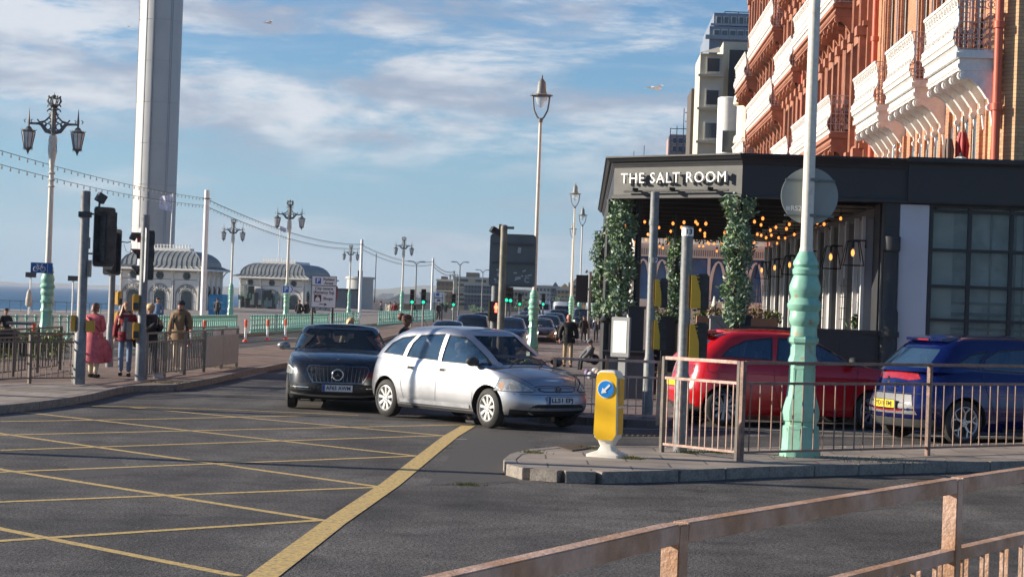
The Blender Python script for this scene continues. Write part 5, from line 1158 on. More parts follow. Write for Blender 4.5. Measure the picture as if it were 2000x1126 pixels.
b = MB(); ribbon(b, ZT-.16, ZT-.10, .04, .06); ribbon(b, ZT-.10, ZT-.03, .10, .16); ribbon(b, ZT-.03, ZT, .18, .18); ribbon(b, ZB, ZB+.055, .04, .04); ribbon(b, ZT-.21, ZT-.165, .015, .03); b.build('cornice', BF, rs)
b = MB(); b.bb(5.9,14,37.93,37.99,ZB+.02,ZT+.04); b.bb(5.85,14,37.80,37.90,ZT-.05,ZT+.01); b.build('fascia_return', BF, rs)
ins = offs(path,-.2)
b = MB(); b.add([(p[0],p[1],ZT-.08) for p in ins]+[(14,62,ZT-.08)],[(0,1,2,3,4)]); b.add([(p[0],p[1],ZT-.18) for p in ins]+[(14,62,ZT-.18)],[(0,1,2,3,4)]); b.build('canopy_roof', BF, rs)
b = MB()
for k in range(12): y = 40.5+k*1.9; b.bb(.75,5.5,y,y+.12,ZB-.02,ZB+.28)
for k in range(5): x = 1.2+k*1.0; b.bb(x,x+.1,40.6,62,ZB+.28,ZB+.42)
b.build('ceiling_beam', BF, rs)
b = MB(); b.bb(4.6,5.6,40.3,62,ZB+.0,ZB+.04); b.build('soffit', mat('soffit_cream',(.34,.31,.27),.7), rs)
# sign letters on the chamfered face
v = Vector((PC[0]-PB[0], PC[1]-PB[1])); ln = v.length; ang = math.atan2(-v.y,-v.x)
mid = ((PB[0]+PC[0])/2, (PB[1]+PC[1])/2); nrm = Vector((v.y,-v.x)).normalized(); nrm = nrm if nrm.y < 0 else -nrm
sg = bpy.data.objects.new('sign_lettering', None); COL.objects.link(sg); sg.parent = rs; sg.location = (mid[0]+nrm.x*.10, mid[1]+nrm.y*.10, 4.30); sg.rotation_euler = (0,0,ang)
t_ = text('THE SALT ROOM', .285, mat('letter_white',(.85,.84,.80),.4,var=0), sg, (.0,0,0), ext=.03, bold=.0, sp=1.16, name='lettering')
wd = t_.dimensions.x; t_.scale = (2.52/wd*1.0,1,1)
b = MB(); b.tube([(-1.2,.0,-.24),(1.3,.0,-.24)],.02,6)
for x in (-.9,0,.9): b.bb(x-.04,x+.04,-.16,.02,-.24,-.18)
b.build('sign_lamp_bar', BF, sg)
# weathered chamfer face panel, its black lifted to look sunlit, 3 mm proud
pb, pc = Vector((PB[0],PB[1])), Vector((PC[0],PC[1])); cN = nrm*.006
b = MB(); b.add([(pb.x+cN.x,pb.y+cN.y,ZB+.07),(pc.x+cN.x,pc.y+cN.y,ZB+.07),(pc.x+cN.x,pc.y+cN.y,ZT-.17),(pb.x+cN.x,pb.y+cN.y,ZT-.17)],[(0,1,2,3)]); b.build('sign_board', BFG, rs)
# front wall facing the camera: column, grey panel, glazed wall
def pxa(px, bd): return (px-1000)/4000*bd-.035*bd
b = MB(); b.bb(5.50,5.78,38.05,38.35,0,ZB); b.lathe([(0,.17),(1.9,.17),(2.0,.13),(3.0,.13),(3.05,.17),(3.3,.17)],(5.64,38.0,0),12); b.lathe([(1.45,.20),(1.55,.20)],(5.64,38,0),12); b.build('front_column', BF, rs, 35)
b = MB(); b.bb(5.79,6.33,38.06,38.16,.1,ZB-.02); b.build('grey_panel', mat('panel_lilac_grey',(.56,.56,.60),.6,var=.05,scale=2), rs, bevel=.01)
b = MB(); b.bb(6.33,14,38.30,38.5,0,1.3); b.bb(6.33,14,38.5,38.8,1.3,ZB); b.bb(5.5,14,38.6,39.4,0,ZB); b.build('side_wall', BF, rs)
mulls = [6.38,7.09,7.86,8.64,9.43]; rowz = [3.81,3.09,2.42,1.80,1.40]
b = MB()
for x in mulls: b.bb(x-.035,x+.035,38.10,38.2,1.3,ZB)
for z in rowz+[3.9]: b.bb(6.34,14,38.11,38.19,z-.03,z+.03)
b.build('glazing_bar', BF, rs)
GP = bpy.data.materials.new('old_glass'); GP.use_nodes = True; t = GP.node_tree; gb = t.nodes['Principled BSDF']; gb.inputs['Roughness'].default_value = .08; gb.inputs['Specular IOR Level'].default_value = .9
tcx = t.nodes.new('ShaderNodeTexCoord'); mp = t.nodes.new('ShaderNodeMapping'); mp.inputs['Scale'].default_value = (2.2,1,.5); t.links.new(tcx.outputs['Object'], mp.inputs[0]); nz = t.nodes.new('ShaderNodeTexNoise'); nz.inputs['Scale'].default_value = 2.2; nz.inputs['Detail'].default_value = 2; t.links.new(mp.outputs[0], nz.inputs[0])
bp = t.nodes.new('ShaderNodeBump'); bp.inputs['Strength'].default_value = .35; bp.inputs['Distance'].default_value = .05; t.links.new(nz.outputs[0], bp.inputs['Height']); t.links.new(bp.outputs[0], gb.inputs['Normal']); gb.inputs['Alpha'].default_value = .30; gb.inputs['Base Color'].default_value = (.06,.09,.09,1)
for i,x in enumerate(mulls):
    x1 = mulls[i+1] if i+1 < len(mulls) else 11
    for j in range(4):
        g = MB(); g.bb(x+.036,x1-.036,38.15,38.16,rowz[j+1]+.031,rowz[j]-.031); g.build('pane', GP, rs, fix=False)
b = MB(); b.bb(6.43,6.81,38.22,38.26,1.35,3.8); b.build('blind', mat('blind_pale',(.72,.80,.72),.8,var=.1,scale=3), rs)
b = MB(); 
for z in (1.5,1.62,1.9,2.1): b.bb(6.6,9.5,38.24,38.27,z,z+.05)
for x in (7.5,7.95,8.1,8.6): b.bb(x,x+.03,38.24,38.27,1.4,3.8)
b.bb(8.15,8.24,38.22,38.25,1.95,2.15); b.build('interior_shelf', mat('inside_grey',(.30,.34,.32),.7), rs)
b = MB(); b.bb(6.5,11,38.275,38.29,1.3,3.9); b.build('curtain', mat('curtain_grey',(.62,.70,.66),.9,var=.3,scale=3), rs)  # blind and curtain paled in place of reflections in the panes
# terrace side wall with pale pilasters and tall dark windows
PGR = mat('pilaster_grey', (.40,.39,.40), .6, var=.06, scale=3); PWH = mat('pilaster_lit_white', (.70,.69,.67), .5, var=.05)  # white edge strips stand for sunlit pilaster edges
b = MB(); b.bb(5.62,5.9,39.4,62,0,ZB); b.build('terrace_wall', mat('terrace_wall_grey',(.16,.16,.165),.6), rs)
pl = MB(); pw = MB(); wn = MB(); fr_ = MB()
for k in range(9):
    y = 39.5+k*2.5
    pl.bb(5.36,5.62,y,y+1.0,0,ZB-.25); pw.bb(5.30,5.36,y-.04,y+.10,0,ZB-.2); pw.bb(5.28,5.36,y+.92,y+1.04,0,ZB-.2)
    wn.bb(5.56,5.615,y+1.1,y+2.4,.7,ZB-.3)
    for z in (1.7,2.6): fr_.bb(5.52,5.56,y+1.1,y+2.4,z,z+.06)
    fr_.bb(5.52,5.56,y+1.72,y+1.78,.7,ZB-.3); fr_.bb(5.48,5.56,y+1.04,y+1.12,.5,ZB-.3)
pl.isl('pilaster', PGR, rs, 0); pw.isl('pilaster_lit_edge', PWH, rs, 0); wn.isl('window', WGL, rs); fr_.isl('window_frame', BF, rs)
# terrace parapet, floor, planters, posts
b = MB(); b.bb(2.95,5.5,38.0,38.14,.12,1.50); b.bb(2.9,5.5,37.96,38.2,1.50,1.56); b.build('parapet', BF, rs)
for x0,x1 in ((3.05,3.8),(3.9,4.65),(4.75,5.4)): b = MB(); b.bb(x0,x1,37.985,37.998,.35,1.35); b.build('parapet_panel', BF, rs)
b = MB(); b.bb(.75,5.6,40.6,62,K,.55); b.build('terrace_floor', mat('deck_dark',(.06,.055,.05),.8), rs)
b = MB(); 
for k in range(3): b.bb(1.5,2.9,39.55+.3*k,39.85+.3*k,K,K+.14*(k+1))
b.build('step', mat('step_stone',(.35,.33,.30),.8), rs)
def postcol(name, x, y, w, z0, z1, m_): b = MB(); b.bb(x-w/2,x+w/2,y-w/2,y+w/2,z0,z1); b.bb(x-w/2-.03,x+w/2+.03,y-w/2-.03,y+w/2+.03,z1,z1+.05); return b.build(name, m_, rs)
postcol('gate_pier', pxa(1241,40)+.02, 39.6, .30, K, 1.80, BF); postcol('gate_pier', pxa(1304,42), 41.4, .26, K, 1.62, BF)
postcol('gate_pier', pxa(1404,39), 38.8, .34, K, 1.68, mat('pier_grey',(.24,.25,.25),.6)); postcol('gate_pier', pxa(1452,39.4), 39.4, .28, K, 1.70, BF)
for (px, bd) in ((1243,40.2),(1184,40.3),(1318,46),(1434,38.25)): b = MB(); a = pxa(px,bd); b.lathe([(K,.09),(1.5,.09),(1.55,.13),(1.62,.07),(ZB,.055)],(a,bd,0),10); b.build('canopy_post', BF, rs, 35)
for k in range(9): y = 41.5+k*2.5; b = MB(); b.bb(.62,.92,y,y+.30,K,1.55); b.bb(.58,.96,y-.04,y+.34,1.55,1.61); b.bb(.70,.84,y+.3,y+2.5,K,1.05); b.build('terrace_pier', BF, rs); b = MB(); b.bb(.74,.80,y+.3,y+2.5,1.10,1.45); b.build('terrace_screen', mat('screen_dark_glass',(.03,.035,.04),.15), rs)
for k in range(3): y = 44+k*6; b = MB(); b.lathe([(1.6,.06),(ZB,.05)],(.75,y,0),8); b.build('canopy_post', BF, rs)
# side counters and reception desk boxes at the corner
b = MB(); a = pxa(1222,38.6); b.bb(a-.33,a+.38,38.3,38.8,K,.93); b.build('podium', mat('podium_grey',(.13,.135,.135),.6), rs); b = MB(); b.bb(a-.40,a+.45,38.2,38.9,.93,1.0); b.build('podium_top', BF, rs)
ms = thing('menu_board', 'framed white menu board on a grey stand at the restaurant corner', 'menu board', st(pxa(1216,37.9),37.9,K), R(-38))
b = MB(); b.bb(-.06,.10,.02,.08,0,1.05); b.build('stand', MATS['pier_grey'], ms); b = MB(); b.bb(-.21,.21,-.03,.02,.78,1.52); b.build('frame', MATS['pier_grey'], ms, bevel=.01); b = MB(); b.bb(-.155,.145,-.036,-.031,.86,1.45); b.build('menu_sheet', mat('paper',(.78,.77,.73),.5,var=0), ms)
b = MB(); 
for k in range(9): b.bb(-.06 if k%3 else -.03,.06 if k%3 else .03,-.039,-.037,1.38-k*.055,1.385-k*.055)
b.build('menu_text', mat('menu_ink',(.45,.42,.40)), ms)
# hanging bulbs
BULB = mat('bulb_glow', (1,.55,.2), .3, var=0, emis=(1,.30,.055), es=1.15); CORD = BLKP
proto = None; rnd = random.Random(9); kk = 0
for i in range(13):
    for j in range(7):
        bd = 40.6+i*1.75+rnd.uniform(-.4,.4); a = .9+j*.70+rnd.uniform(-.3,.3); z = rnd.uniform(3.52,3.80)
        if rnd.random() < .13: continue
        if proto is None:
            proto = thing('hanging_bulb', 'warm round bulb hanging from the dark restaurant canopy', 'light bulb', st(a,bd,z), 0, 'warm bulbs under the restaurant canopy')
            b = MB(); b.sph((0,0,0),(.029,.029,.038),10,7); b.build('glass_bulb', BULB, proto, 60); b = MB(); b.tube([(0,0,.06),(0,0,.12)],.025,6); b.tube([(0,0,.12),(0,0,.45)],.008,4); b.build('cord', CORD, proto)
        else: clone(proto, st(a,bd,z))
# wall lanterns
lp = None
for k,(bd,ord_) in enumerate(((39.4,'nearest the black corner column'),(42.9,'second from the black corner column'),(47.2,'third from the black corner column'),(51.4,'fourth from the black corner column'),(55.4,'fifth from the black corner column'),(59.4,'sixth and farthest from the corner column'))):
    p = st(5.12,bd,3.02)
    if lp is None:
        lp = thing('wall_lantern', 'lit black framed wall lantern '+ord_, 'lantern', p, SROT, 'lit lanterns along the terrace wall'); b = MB()
        t_, q_ = .11, .19
        for sx in (-1,1):
            for sy in (-1,1): b.tube([(sx*t_,sy*t_,.22),(sx*q_,sy*q_,-.24)],.013,4)
        for z,w in ((.22,t_),(-.24,q_)):
            for (x0,y0,x1,y1) in ((-w,-w,w,-w),(w,-w,w,w),(w,w,-w,w),(-w,w,-w,-w)): b.tube([(x0,y0,z),(x1,y1,z)],.013,4)
        b.tube([(0,0,.22),(0,0,.1)],.03,6); b.tube([(.0,0,.24),(.24,0,.24),(.24,0,.1)],.018,5); b.build('frame', BF, lp)
        b = MB(); b.sph((0,0,0),(.034,.034,.07),10,8); b.build('bulb', mat('lantern_glow',(1,.6,.25),.3,var=0,emis=(1,.36,.08),es=1.3), lp, 60)
    else: clone(lp, p, None, 'lit black framed wall lantern '+ord_)
# planting on columns
def garland(px, bd, z0, z1, rad, n, label, mats_, seed):
    p = st(pxa(px,bd),bd,0); rnd = random.Random(seed); r = thing('leafy_column', label, 'climbing plant', (p.x,p.y,0), 0, 'leafy columns at the restaurant canopy')
    def f(q):
        a = q.uniform(0,6.3); t = q.random(); rr_ = rad*(.75+.35*math.sin(t*17+seed)+.15*q.random()); return (math.cos(a)*rr_, math.sin(a)*rr_, z0+(z1-z0)*t)
    b = MB(); leaves(b, clump_pts(rnd, f, n, 13, .055), .042, rnd, 3); b.build('foliage', mats_, r, fix=False)
    b = MB(); b.tube([(0,0,z0-.2 if z0 > .6 else K),(0,0,z1)],.06,8); b.build('stem', mat('vine_stem',(.05,.045,.03)), r)
garland(1210,40.1,1.72,3.90,.225,400,'wide leafy column at the left corner of the canopy',[LF1,LF2,LF3],1)
garland(1173,47,1.60,3.5,.16,170,'narrow leafy column farther along the street side of the canopy',[LF1,LF2,LF3],2)
garland(1318,46,1.55,3.4,.15,170,'slim leafy column in the middle of the terrace',[LF1,LF2,LF1],3)
garland(1437,38.1,1.62,3.95,.205,400,'tall leafy column under the right end of the sign',[LF1,LF2,LF3],4)
for px,bd,l in ((1290,45,'small green shrub behind the left gate pier'),(1372,44,'small green shrub behind the thick numbered pole'),(1510,50,'green shrub before the terrace wall left of the lamp column'),(1680,40.2,'green potted shrub beside the black corner column')):
    p = st(pxa(px,bd),bd,1.35); rnd = random.Random(px); b = MB(); leaves(b, clump_pts(rnd, lambda q: (q.uniform(-.15,.15),q.uniform(-.15,.15),q.uniform(.1,.5)), 22, 12, .05), .045, rnd, 2)
    r = thing('potted_shrub', l, 'plant', p, 0, 'potted shrubs on the terrace'); b.build('foliage', [LF1,GRS], r, fix=False); b = MB(); b.lathe([(-.85,.14),(.1,.18)],n=10); b.build('pot', BF, r)
for px,bd,l in ((1655,41,'bare twig trellis near the corner column'),(1485,56,'bare cane trellis at the far end of the terrace wall'),(1590,43.6,'square wire trellis behind the green lamp base')):
    p = st(pxa(px,bd),bd,1.4); b = MB()
    for k in range(4): x = -.18+.12*k; b.tube([(x,0,-.8),(x*(.6 if px != 1590 else 1),0,1.15)],.012,4)
    for k in range(6): z = -.1+.22*k; b.tube([(-.19,0,z),(.19,0,z)],.008,4)
    o = b.build('trellis', mat('trellis_wood',(.35,.27,.19))); o.location = p; tag(o, l, 'trellis')
# terracotta planter trough
p = st(pxa(1420,41),41,1.60); r = thing('planter_trough', 'terracotta trough of brown heather behind the leafy column', 'planter', p, SROT); b = MB(); b.bb(-.6,1.0,-.15,.15,-.1,.1); b.build('trough', mat('trough_terracotta',(.40,.18,.10)), r); b = MB(); rnd = random.Random(2); leaves(b, clump_pts(rnd, lambda q: (q.uniform(-.55,.95),q.uniform(-.12,.12),q.uniform(.1,.3)), 50, 14, .05), .035, rnd, 2); b.build('foliage', [mat('heather',(.16,.07,.05),.7,col2=(.24,.13,.08)), GRS], r, fix=False)
b = MB(); b.bb(-.6,1.0,-.1,.1,-1.4,-.1); b.build('stand', BF, r)
# glazed hotel conservatory seen through the terrace
cs = thing('conservatory', 'white glazed conservatory with arched bays behind the terrace, lettered BRIGHTON', 'conservatory', st(0,72,0), SROT)
CW = mat('conservatory_cream', (.82,.78,.68), .6, var=.05); CG = mat('conservatory_glass', (.10,.20,.38), .06, var=.2, scale=.6)
a0, a1 = pxa(1236,72), pxa(1492,72)
b = MB(); b.bb(a0,a1,0,.3,0,2.0); b.bb(a0,a1,-.1,.3,1.95,2.12); b.bb(a0,a1,-.05,.3,3.62,3.98); b.bb(a0,a1,-.12,.3,3.98,4.08); b.bb(a0,a1,.2,.3,4.08,4.5); b.build('wall', CW, cs)
b = MB(); b.bb(a0,a1,.12,.16,2.1,3.62); b.build('glass_wall', CG, cs)
b = MB(); n = 7
for k in range(n+1): x = a0+(a1-a0)*k/n; b.bb(x-.05,x+.05,.0,.11,2.1,3.62)
for k in range(n):
    if k in (0,1,4,5,6):
        c = a0+(a1-a0)*(k+.5)/n; rr_ = (a1-a0)/n*.48
        for q in (1,.8): b.tube([(c+rr_*q*math.cos(PI*i/12),.02,2.15+1.35*math.sin(PI*i/12)) for i in range(13)],.035,5)
for k in range(46): x = a0+(a1-a0)*(k+.5)/46; b.bb(x-.015,x+.015,-.5,-.47,1.25,1.9)
b.bb(a0,a1,-.52,-.45,1.88,1.95); b.build('arch_frame', CW, cs)
b = MB()
for k in range(60): x = a0+(a1-a0)*(k+.5)/60; b.bb(x-.02,x+.02,-.07,-.052,3.68,3.9)
b.build('frieze', mat('frieze_grey',(.33,.31,.28)), cs); text('BRIGHTON', .30, BF, cs, (pxa(1398,72),.19,4.28), bold=.008, sp=1.1)
b = MB(); b.bb(a0,a1,1.0,8,0,4.9); b.build('rear_block', CW, cs)
b = MB(); 
for k in range(6): x = a0+.5+k*.8; b.bb(x,x+.4,.96,.99,4.55,4.8)
b.isl('rear_window', GLZ, cs)
pr_ = thing('white_parasol', 'folded white parasol standing on the terrace behind the leafy column', 'parasol', st(pxa(1395,56),56,0)); b = MB(); b.lathe([(1.15,.55),(1.9,.08),(2.2,.02)],n=8); b.build('canopy', WHITE, pr_, 30); b = MB(); b.tube([(0,0,.5),(0,0,1.9)],.03,6); b.build('pole', WHITE, pr_)
# on the canopy roof
p = st(pxa(1860,40),39.9,ZT-.1); r = thing('parasol_top', 'grey and white striped parasol top showing over the black fascia', 'parasol', p); b = MB(); n = 12
for k in range(n):
    b.mi = k%2; q0,q1 = 2*PI*k/n,2*PI*(k+1)/n; pr2 = [(.62,.02),(.40,.14),(.20,.25),(.05,.33)]
    for (ra,za),(rb,zb) in zip(pr2,pr2[1:]): b.add([(ra*math.cos(q0),ra*math.sin(q0),za),(ra*math.cos(q1),ra*math.sin(q1),za),(rb*math.cos(q1),rb*math.sin(q1),zb),(rb*math.cos(q0),rb*math.sin(q0),zb)],[(0,1,2,3)])
b.build('canopy', [mat('parasol_white',(.7,.7,.66)), mat('parasol_grey',(.30,.32,.31))], r, fix=False); b = MB(); b.tube([(0,0,-.05),(0,0,.40)],.03,6); b.build('pole', BF, r)
for px, l, mm, wd_ in ((1864,'closed bright red parasol hanging above the striped parasol top',mat('parasol_red',(.45,.02,.02),.6,col2=(.3,.01,.01)),.10),(1837,'closed brown parasol beside the red one',mat('parasol_brown',(.13,.08,.06),.7),.08)):
    p = st(pxa(px,40.6),40.6,ZT-.1); r = thing('closed_parasol', l, 'parasol', p, 0, 'closed parasols on the restaurant roof'); b = MB(); rnd = random.Random(px); z0 = .10 if px == 1837 else .24
    for k in range(7): a = k*.9; b.tube([(.05*math.cos(a),.05*math.sin(a),z0+.62),(wd_*math.cos(a),wd_*math.sin(a),z0+.35+.1*rnd.random()),(wd_*.9*math.cos(a),wd_*.9*math.sin(a),z0)],[.03,.045,.02],5)
    b.build('canopy', mm, r, 60); b = MB(); b.tube([(0,0,-.05),(0,0,z0+.95)],.012,5); b.build('pole', BF, r)
b = MB(); b.tube([(0,0,.0),(0,0,.28)],.02,6); b.tube([(0,0,.28),(.04,0,.34)],.02,6); o = b.build('vent_pipe', WHITE); o.location = st(pxa(1731,37.9),37.9,ZT-.1); tag(o, 'short white vent pipe at the joint of the black fascia', 'vent pipe')
# thin wires on canopy roof corner
b = MB()
for x,z in ((.9,.18),(1.1,.3),(1.3,.12)): b.tube([(x,0,-.1),(x,0,z)],.008,4)
b.tube([(.6,0,.06),(1.6,0,.1)],.006,4); o = b.build('roof_aerial', GREY); o.location = st(0,40.6,ZT); tag(o, 'thin aerial wires on the canopy roof above the sign', 'aerial')
# ---------------- cars ----------------
def cr1(pts):
    xs = [p[0] for p in pts]; ys = [p[1] for p in pts]; n = len(xs)
    ms = []
    for i in range(n):
        if i == 0: ms.append((ys[1]-ys[0])/(xs[1]-xs[0]))
        elif i == n-1: ms.append((ys[-1]-ys[-2])/(xs[-1]-xs[-2]))
        else:
            a = (ys[i]-ys[i-1])/(xs[i]-xs[i-1]); c = (ys[i+1]-ys[i])/(xs[i+1]-xs[i]); ms.append(0 if a*c <= 0 else 2*a*c/(a+c))
    def f(x):
        if x <= xs[0]: return ys[0]
        if x >= xs[-1]: return ys[-1]
        for i in range(n-1):
            if x <= xs[i+1]:
                h = xs[i+1]-xs[i]; t = (x-xs[i])/h
                return (2*t**3-3*t*t+1)*ys[i]+(t**3-2*t*t+t)*h*ms[i]+(-2*t**3+3*t*t)*ys[i+1]+(t**3-t*t)*h*ms[i+1]
    return f
def outline(xr, xf, w, a, bq, M_=112):
    cx, ax = (xr+xf)/2, (xf-xr)/2; d = []
    K_ = 1600
    for k in range(K_):
        t = 2*PI*k/K_; c, s = math.cos(t), math.sin(t)
        d.append((cx+ax*math.copysign(abs(c)**(2/a),c), w*math.copysign(abs(s)**(2/bq),s)))
    L_ = [0]
    for k in range(K_): p, q = d[k], d[(k+1)%K_]; L_.append(L_[-1]+math.hypot(q[0]-p[0],q[1]-p[1]))
    out = []; j = 0
    for m_ in range(M_):
        t = L_[-1]*m_/M_
        while L_[j+1] < t: j += 1
        f = (t-L_[j])/max(1e-9,L_[j+1]-L_[j]); p, q = d[j%K_], d[(j+1)%K_]; out.append((p[0]+(q[0]-p[0])*f, p[1]+(q[1]-p[1])*f))
    return out
def stack(levels, crown, crz, M_=112, kk=6, bottom=True):
    # levels: list of rings [(x,y,z)]; caps the last ring with a crowned surface, first flat
    b = MB(); vs = [p for r_ in levels for p in r_]; fs = []
    for i in range(len(levels)-1):
        for j in range(M_): fs.append((i*M_+j,i*M_+(j+1)%M_,(i+1)*M_+(j+1)%M_,(i+1)*M_+j))
    def cap(ring, base, up):
        nonlocal vs, fs
        prev = None
        for i in range(1, M_//2):
            P, Q = ring[i], ring[M_-i]; ids = [base+i]
            for k in range(1, kk):
                t = k/kk; y = P[1]+(Q[1]-P[1])*t; e = 1-abs(2*t-1)**2.4
                zz = P[2]+(crown*e*min(1, abs(P[1])/.35) if up else 0); vs.append((P[0]+(Q[0]-P[0])*t, y, zz)); ids.append(len(vs)-1)
            ids.append(base+M_-i)
            if prev is None:
                for k in range(kk): fs.append((base, ids[k+1], ids[k]) if up else (base, ids[k], ids[k+1]))
            else:
                for k in range(kk): fs.append((prev[k],prev[k+1],ids[k+1],ids[k]) if up else (prev[k],ids[k],ids[k+1],prev[k+1]))
            prev = ids
        e = base+M_//2
        for k in range(kk): fs.append((prev[k],prev[k+1],e) if up else (prev[k],e,prev[k+1]))
    cap(levels[-1], (len(levels)-1)*M_, True)
    cap(levels[0], 0, False)
    b.add(vs, fs); return b
def tmpobj(b, mats, smooth=None): return b.build('tmp', mats, None, smooth)
def boolean(o, cutters, op='DIFFERENCE'):
    for c in cutters:
        md = o.modifiers.new('b','BOOLEAN'); md.operation = op; md.object = c; md.solver = 'EXACT'; md.material_mode = 'TRANSFER'
    me = evalmesh(o, 'body'); o.modifiers.clear(); o.data = me
    for c in cutters: bpy.data.objects.remove(c)
    return o
class Decal:
    def __init__(s, obs):
        bm = bmesh.new()
        for o in obs: bm.from_mesh(o.data)
        bmesh.ops.triangulate(bm, faces=bm.faces[:]); s.t = BVHTree.FromBMesh(bm); bm.free()
    def put(s, name, polys, yaw, m_, parent, off=.004, cell=.09, smooth=40, thick=0):
        if polys and not isinstance(polys[0][0], (list, tuple)): polys = [polys]
        bm = bmesh.new()
        for poly in polys:
            vs = [bm.verts.new((p[0],p[1],0)) for p in poly]
            try: bm.faces.new(vs)
            except ValueError: pass
        xs = [v.co.x for v in bm.verts]; ys = [v.co.y for v in bm.verts]
        for lo, hi, ax in ((min(xs),max(xs),0),(min(ys),max(ys),1)):
            k = math.ceil(lo/cell)*cell
            while k < hi:
                co_ = [0,0,0]; co_[ax] = k; no = [0,0,0]; no[ax] = 1
                bmesh.ops.bisect_plane(bm, geom=bm.verts[:]+bm.edges[:]+bm.faces[:], plane_co=co_, plane_no=no, dist=1e-6); k += cell
        bmesh.ops.triangulate(bm, faces=[f for f in bm.faces if len(f.verts) > 4])
        if yaw == 'top': mp_ = lambda p: (Vector((p.x,p.y,4)), Vector((0,0,-1)))
        else:
            o = Vector((math.cos(R(yaw)),math.sin(R(yaw)),0)); sv = Vector((-math.sin(R(yaw)),math.cos(R(yaw)),0)); mp_ = lambda p: (o*5+sv*p.x+Vector((0,0,p.y)), -o)
        dead = []
        for v in bm.verts:
            og, d = mp_(v.co); hit, nrm, _, _ = s.t.ray_cast(og, d)
            if hit is None: dead.append(v); continue
            if nrm.dot(d) > 0: nrm = -nrm
            v.co = hit + nrm*off
        if dead: bmesh.ops.delete(bm, geom=dead, context='VERTS')
        dd = mp_(Vector((0,0,0)))[1]
        for f in bm.faces:
            f.normal_update()
            if f.normal.dot(dd) > 0: f.normal_flip()
        if thick:
            r_ = bmesh.ops.extrude_face_region(bm, geom=bm.faces[:]); 
            for v in [g for g in r_['geom'] if isinstance(g, bmesh.types.BMVert)]: v.co -= dd*thick
        me = bpy.data.meshes.new(name); bm.to_mesh(me); bm.free(); me.materials.append(m_)
        for p in me.polygons: p.use_smooth = True
        me.set_sharp_from_angle(angle=R(smooth))
        o = bpy.data.objects.new(name, me); COL.objects.link(o); o.parent = parent; return o
def strip(pts, w):
    out = []
    for p, q in zip(pts, pts[1:]):
        d = Vector((q[0]-p[0],q[1]-p[1])); n = Vector((-d.y,d.x)).normalized()*w/2; out.append([(p[0]-n.x,p[1]-n.y),(q[0]-n.x,q[1]-n.y),(q[0]+n.x,q[1]+n.y),(p[0]+n.x,p[1]+n.y)])
    return out
def wheel(root, x, y, r_, w, steer, spokes, rimr, ms, style=0, side=1):
    # outer face towards side*y
    wr = bpy.data.objects.new('wheel', None); COL.objects.link(wr); wr.parent = root; wr.location = (x,y,r_); wr.rotation_euler = (0,0,R(steer)+(0 if side < 0 else PI))
    # outer face is local -Y
    b = MB(); pr_ = [(w/2-.01,rimr),(w/2,rimr+.02),(w/2-.01,r_-.035),(w/2-.035,r_-.006),(0,r_),(-w/2+.035,r_-.006),(-w/2+.01,r_-.035),(-w/2,rimr+.02),(-w/2+.012,rimr)]
    n = 40; vs = []; fs = []
    for (yy,rr_) in pr_:
        for j in range(n): q = 2*PI*j/n; vs.append((rr_*math.cos(q),yy,rr_*math.sin(q)))
    for i in range(len(pr_)-1):
        for j in range(n): fs.append((i*n+j,i*n+(j+1)%n,(i+1)*n+(j+1)%n,(i+1)*n+j))
    b.add(vs, fs); b.build('tyre', TYRE, wr, 40)
    b = MB(); f0 = -w/2+.014; vs = []; fs = []
    for (yy,rr_) in ((f0,rimr),(f0-.004,rimr-.012),(f0+.006,rimr-.022),(f0+.05,rimr-.03),(f0+.10,rimr-.035)):
        for j in range(n): q = 2*PI*j/n; vs.append((rr_*math.cos(q),yy,rr_*math.sin(q)))
    for i in range(4):
        for j in range(n): fs.append((i*n+j,i*n+(j+1)%n,(i+1)*n+(j+1)%n,(i+1)*n+j))
    b.add(vs, fs)
    for k in range(spokes):
        a = 2*PI*k/spokes+.2
        if style == 0: segs = [(a-.17,a-.12,.055,rimr-.02),] ; w0, w1 = .030, .043
        def sp(a0, a1, r0_, r1_, w0, w1):
            p0 = Vector((r0_*math.cos(a0),0,r0_*math.sin(a0))); p1 = Vector((r1_*math.cos(a1),0,r1_*math.sin(a1))); d = (p1-p0).normalized(); nn = Vector((-d.z,0,d.x))
            q0 = f0+.012; q1 = f0+.004
            top = [p0-nn*w0+Vector((0,q0,0)),p0+nn*w0+Vector((0,q0,0)),p1+nn*w1+Vector((0,q1,0)),p1-nn*w1+Vector((0,q1,0))]
            bt = [v+Vector((0,.03,0)) for v in top]; b.add(top+bt, [(0,1,2,3),(0,4,5,1),(1,5,6,2),(2,6,7,3),(3,7,4,0)])
        if style == 0: sp(a,a,.03,rimr-.015,.016,.026)
        elif style == 1: sp(a-.05,a-.16,.03,rimr-.02,.012,.010); sp(a+.05,a+.16,.03,rimr-.02,.012,.010)
        else: sp(a,a,.03,rimr*.62,.018,.014); sp(a,a-.28,rimr*.58,rimr-.02,.010,.010); sp(a,a+.28,rimr*.58,rimr-.02,.010,.010)
    b.add(*lathe_yy(f0+.002,.055,.03)); rm = b.build('rim', ms, wr, 40)
    b = MB(); b.add(*lathe_yy(f0+.055,rimr-.03,.02)); b.build('brake_disc', DARK, rm)
    b = MB()
    for k in range(5): a = 2*PI*k/5; b.lathe([(f0-.001,.008),(f0+.01,.008)], (.038*math.cos(a),0,.038*math.sin(a)), 6, 'Y') if False else b.box((.036*math.cos(a),f0+.001,.036*math.sin(a)),(.014,.006,.014))
    b.build('wheel_bolt', DARK, rm); return wr
